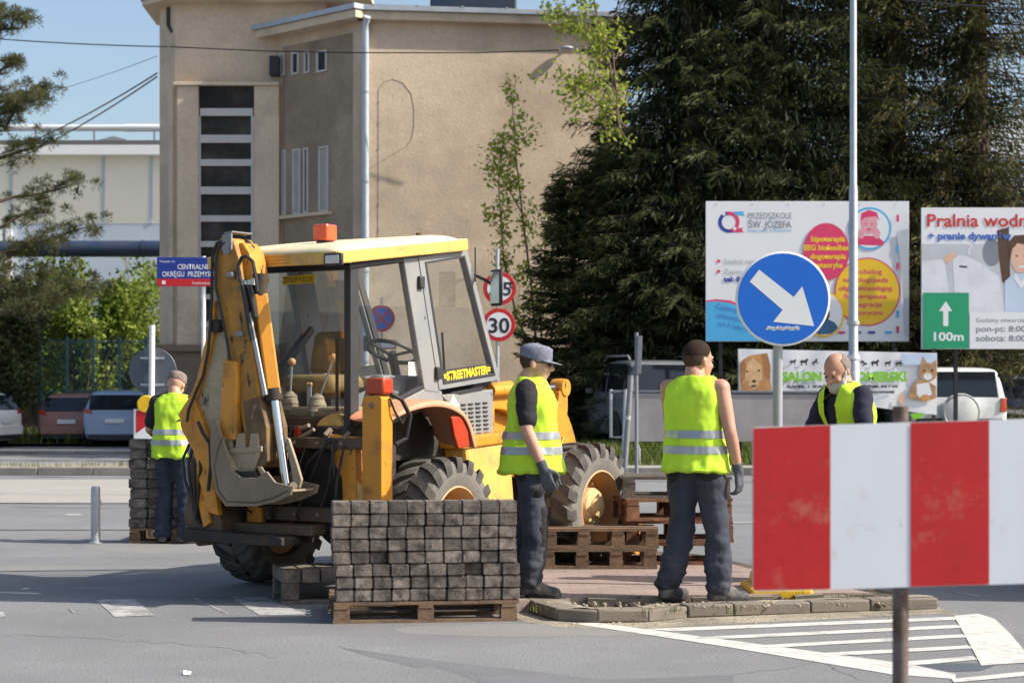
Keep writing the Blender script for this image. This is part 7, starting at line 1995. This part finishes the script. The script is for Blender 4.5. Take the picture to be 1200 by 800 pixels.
# ---------------------------------------------------------------- cars
MT['car_glass'] = mat('car_glass', (.012, .015, .02), .06, var=.3, spec=.6)
MT['tyre'] = mat('tyre', (.018, .018, .018), .85)
MT['rim'] = mat('rim', (.4, .4, .42), .35, metal=.7)
MT['chrome_trim'] = MT['chrome']
def car_paint(name, c, rough=.3): return mat(name, c, rough, var=.04, scale=2, coat=.5, dirt=(.3, .28, .25), damt=.08, dscale=1.5, dsharp=.2)
def car(loc, rz, L, W, Hh, label, paint, kind='hatch', spare=False, rack=False, group=None, plate=True):
    """car along local +y (front), rear at -y; origin on the ground at its centre"""
    r = empty('parked_car', loc, rz, label, 'car', group)
    h = Hh; wr_ = .31 if kind == 'hatch' else .37; gc = .17 if kind == 'hatch' else .24
    belt = h * .62 if kind == 'hatch' else h * .6
    # stations: y, lower half width, belt half width, roof half width, belt height, roof height
    if kind == 'hatch': S = [(-.5, .40, .46, .0, .50, .50), (-.485, .45, .485, .40, .62, .66), (-.44, .47, .49, .40, .64, .90), (-.34, .48, .5, .40, .63, .985), (-.1, .485, .5, .405, .62, 1.0), (.06, .485, .5, .4, .61, .97), (.24, .48, .49, .44, .6, .64), (.40, .465, .475, .3, .55, .56), (.485, .42, .44, .2, .46, .47), (.5, .38, .4, .1, .36, .37)]
    else: S = [(-.5, .42, .47, .0, .52, .52), (-.49, .46, .49, .42, .60, .66), (-.47, .47, .495, .42, .61, .93), (-.43, .48, .5, .425, .61, .985), (-.1, .485, .5, .43, .61, 1.0), (.08, .485, .5, .42, .6, .975), (.2, .48, .495, .45, .6, .63), (.40, .475, .485, .32, .57, .58), (.485, .44, .45, .2, .5, .51), (.5, .4, .42, .1, .4, .41)]
    rings = []
    for (y, wl, wb, wt, zb, zt) in S:
        zs = gc / h + (.1 if abs(y) > .49 else 0)
        half = [(wl * .9, zs), (wl, zs + .06), (wb, zb * .62), (wb * .985, zb), (wb * .96, zb + .01)]
        if wt > 0: half += [(wt + (wb - wt) * .12 * (zt - zb > .1), zt - .05 * (zt - zb)), (wt * .9, zt), (wt * .4, zt + .008)]
        else: half += [(wb * .9, zb + .012), (wb * .8, zb + .014), (wb * .4, zb + .016)]
        ring = [(-a * W, y * L, z * h) for a, z in half] + [(a * W, y * L, z * h) for a, z in half[::-1]]
        rings.append(ring)
    mb = MB(); n = len(rings[0])
    for rg_ in rings: mb.v += rg_
    for i in range(len(rings) - 1):
        for k_ in range(n): mb.f.append((i * n + k_, i * n + (k_ + 1) % n, (i + 1) * n + (k_ + 1) % n, (i + 1) * n + k_))
    mb.f.append(tuple(range(n))); mb.f.append(tuple((len(rings) - 1) * n + k_ for k_ in range(n - 1, -1, -1)))
    body = mb.build('body', paint, r, smooth=60); ss_ = body.modifiers.new('ss', 'SUBSURF'); ss_.levels = 2; ss_.render_levels = 2
    def glass_patch(name, corners, off):
        a = [Vector(c_) for c_ in corners]; nn = (a[1] - a[0]).cross(a[3] - a[0]).normalized()
        c_ = sum(a, Vector()) / 4
        if nn.dot(c_ - Vector((0, 0, h * .5))) < 0: nn = -nn
        q = [c_ + (p - c_) * .9 + nn * off for p in a]
        return MB().prism(q, nn * -.07).build(name, MT['car_glass'], body, smooth=None)
    def ringp(i, j): return Vector(rings[i][j])
    iR0, iR1 = 1, 2                      # rear glass between stations 1-2(-3)
    top = 3 if kind == 'hatch' else 3
    a, b_ = ringp(1, 4), ringp(top, 5); 
    rw = [(-.40 * W, S[1][0] * L - .012, (S[1][4] + .03) * h), (.40 * W, S[1][0] * L - .012, (S[1][4] + .03) * h), (.375 * W, (S[2][0]) * L - .02, (S[2][5] + .01) * h), (-.375 * W, (S[2][0]) * L - .02, (S[2][5] + .01) * h)]
    MB().prism(rw, (0, .12, 0)).build('rear_window', MT['car_glass'], body, smooth=None, bevel=.01)
    ws = [(-.42 * W, S[6][0] * L, (S[6][5]) * h + .02), (.42 * W, S[6][0] * L, S[6][5] * h + .02), (.37 * W, S[5][0] * L + .04, S[5][5] * h - .02), (-.37 * W, S[5][0] * L + .04, S[5][5] * h - .02)]
    MB().prism(ws, (0, -.08, -.06)).build('windscreen', MT['car_glass'], body, smooth=None)
    for s in (-1, 1):
        for (i0, i1) in ((2, 3), (3, 4), (4, 5)):
            j0, j1 = (4, 5) if s < 0 else (n - 5, n - 6)
            glass_patch('side_window', [ringp(i0, j0), ringp(i1, j0), ringp(i1, j1), ringp(i0, j1)], .012)
        zl = S[1][4] * h * (.97 if kind == 'hatch' else .93)
        MB().prism([(s * .33 * W, -.503 * L, zl - .03), (s * .475 * W, -.488 * L, zl), (s * .485 * W, -.47 * L, zl + .1), (s * .36 * W, -.497 * L, zl + .09)] if kind == 'hatch' else
                   [(s * .41 * W, -.503 * L, zl - .16), (s * .48 * W, -.495 * L, zl - .16), (s * .485 * W, -.493 * L, zl + .12), (s * .43 * W, -.503 * L, zl + .12)], (0, .05, 0)).build('tail_light', MT['red_lens'], body, smooth=None, bevel=.01)
        MB().box((s * .34 * W, .487 * L, h * .42), (.3, .08, .12)).build('headlight', MT['lamp_glass'], body, bevel=.02)
        MB().box((s * .535 * W, .13 * L, h * .66), (.16, .1, .12)).build('mirror', paint, body, bevel=.03)
        for y in (-.31, .31):
            wl_ = MB().lathe([(wr_ * .62, -.09), (wr_ * .65, -.105), (wr_ * .93, -.105), (wr_, -.07), (wr_, .07), (wr_ * .93, .1), (wr_ * .5, .1)], (0, 0, 0), 'X', 28, cap=False).build('wheel', MT['tyre'], r)
            wl_.location = (s * (.5 * W - .1), y * L, wr_)
            MB().lathe([(wr_ * .6, -.1 * 1), (wr_ * .2, -.08), (.02, -.085)], (0, 0, 0), 'X', 20).build('rim', MT['rim'], wl_).rotation_euler = (0, 0, math.pi if s > 0 else 0)
            MB().lathe([(wr_ * 1.14, -.02), (wr_ * 1.14, .0)], (s * (.5 * W - .0), y * L, wr_), 'X', 28).build('wheel_arch', MT['black_plastic'], r)
        if rack: MB().tube([(s * .4 * W, -.42 * L, h * .99), (s * .4 * W, -.38 * L, h * 1.04), (s * .4 * W, .0, h * 1.05), (s * .4 * W, .05 * L, h * 1.0)], .02, 8).build('roof_rail', MT['galv'], body)
    MB().box((0, -.497 * L, h * .3), (W * .88, .09, h * .17)).build('bumper', paint if kind == 'hatch' else MT['black_plastic'], body, bevel=.03)
    MB().box((0, -.49 * L, h * .18), (W * .8, .06, h * .08)).build('lower_bumper', MT['black_plastic'], body, bevel=.01)
    if plate: MB().box((0, -.5 * L - .035, h * (.46 if kind == 'hatch' else .33)), (.5, .015, .11)).build('number_plate', MT['sign_white'], body, bevel=.003)
    if spare:
        sp2 = MB().lathe([(.01, -.15), (.2, -.15), (.33, -.12), (.37, -.05), (.37, .08), (.33, .1)], (0, -.5 * L - .1, h * .46), 'Y', 36).build('spare_wheel_cover', paint, body)
        MB().lathe([(.34, -.121), (.35, -.128), (.355, -.1)], (0, -.5 * L - .1, h * .46), 'Y', 36).build('cover_rim', MT['chrome'], sp2)
    return r
g1 = 'cars parked behind the second road'
car((px(129, 49), 49 + 2.0, .02), .06, 4.0, 1.72, 1.5, 'silver-blue hatchback parked tail-out before the mesh fence', car_paint('paint_silver_blue', (.28, .36, .5)), 'hatch', group=g1)
car((px(82, 49.9), 49.9 + 2.0, .02), -.05, 3.9, 1.66, 1.42, 'faded brick-red hatchback parked beside the silver-blue one', car_paint('paint_brick', (.3, .13, .1), .45), 'hatch', group=g1)
car((-15.1, 49.3, .02), 1.3, 4.1, 1.78, 1.5, 'white hatchback cut off by the frame beside the verge', car_paint('paint_white', (.78, .78, .77)), 'hatch', group=g1)
g2 = 'cars parked behind the hoardings'
car((px(788, 37.5) - .45, 37.6 + 2.05, .28), .21, 4.2, 1.9, 1.83, 'dark grey off-road car with roof rails behind the sheet panel', car_paint('paint_graphite', (.17, .18, .2)), 'suv', rack=True, group=g2)
car((px(1127, 37.4), 37.4 + 2.1, .28), -.02, 4.2, 1.95, 1.68, 'white off-road car with round spare wheel cover at the rear', car_paint('paint_suv_white', (.76, .77, .78)), 'suv', spare=True, group=g2, plate=False)
car((px(1192, 41.5), 43.2, .28), -.1, 4.3, 1.8, 1.6, 'dark navy car parked right beside the white off-road car', car_paint('paint_navy', (.02, .026, .045)), 'hatch', group=g2)
car((px(868, 41), 42.5, .28), .2, 4.2, 1.75, 1.75, 'blue-grey van-like car half hidden by the bare-armed worker', car_paint('paint_bluegrey', (.2, .27, .35)), 'suv', group=g2)

# ---------------------------------------------------------------- unseen van added at the right to cast the road shadow
vn = empty('shadow_van', (6.3, 15.6, 0), 0, 'unseen white van added to shade the road right of the island', 'van')
VW, VL, VH = 1.0, 6.2, 2.35
side_ = [(-3.1, .35), (-3.1, 2.2), (-3.0, VH), (1.6, VH), (1.95, 2.2), (2.45, 1.35), (3.0, 1.15), (3.1, .95), (3.1, .35)]
bvan = MB().prism([(-VW, a, b_) for a, b_ in side_], (2 * VW, 0, 0)).build('body', car_paint('paint_shadow_van', (.7, .7, .7)), vn, smooth=None, bevel=.06, seg=3)
for s in (-1, 1):
    MB().prism([(s * (VW + .004), a, b_) for a, b_ in [(1.0, 1.35), (1.0, 2.05), (1.75, 2.05), (2.25, 1.38)]], (-s * .012, 0, 0)).build('door_window', MT['car_glass'], bvan, smooth=None)
    for y in (-1.9, 2.0):
        w_ = MB().lathe([(.2, -.1), (.3, -.11), (.36, -.08), (.36, .08), (.3, .1)], (0, 0, 0), 'X', 26).build('wheel', MT['tyre'], vn); w_.location = (s * (VW - .08), y, .36)
        MB().lathe([(.2, -.105 * s), (.05, -.12 * s)][::1], (0, 0, 0), 'X', 16).build('rim', MT['rim'], w_).rotation_euler = (0, 0, 0 if s < 0 else 0)
    MB().box((s * .8, 3.08, .8), (.3, .08, .2)).build('headlight', MT['lamp_glass'], bvan, bevel=.02)
    MB().box((s * .92, -3.1, 1.0), (.1, .04, .5)).build('tail_light', MT['red_lens'], bvan, bevel=.01)
MB().prism([(-.9, 1.99, 2.15), (.9, 1.99, 2.15), (.9, 2.49, 1.4), (-.9, 2.49, 1.4)], (0, .012, .01)).build('windscreen', MT['car_glass'], bvan, smooth=None)
MB().box((0, 3.12, .5), (1.9, .1, .25)).build('bumper', MT['black_plastic'], bvan, bevel=.03)
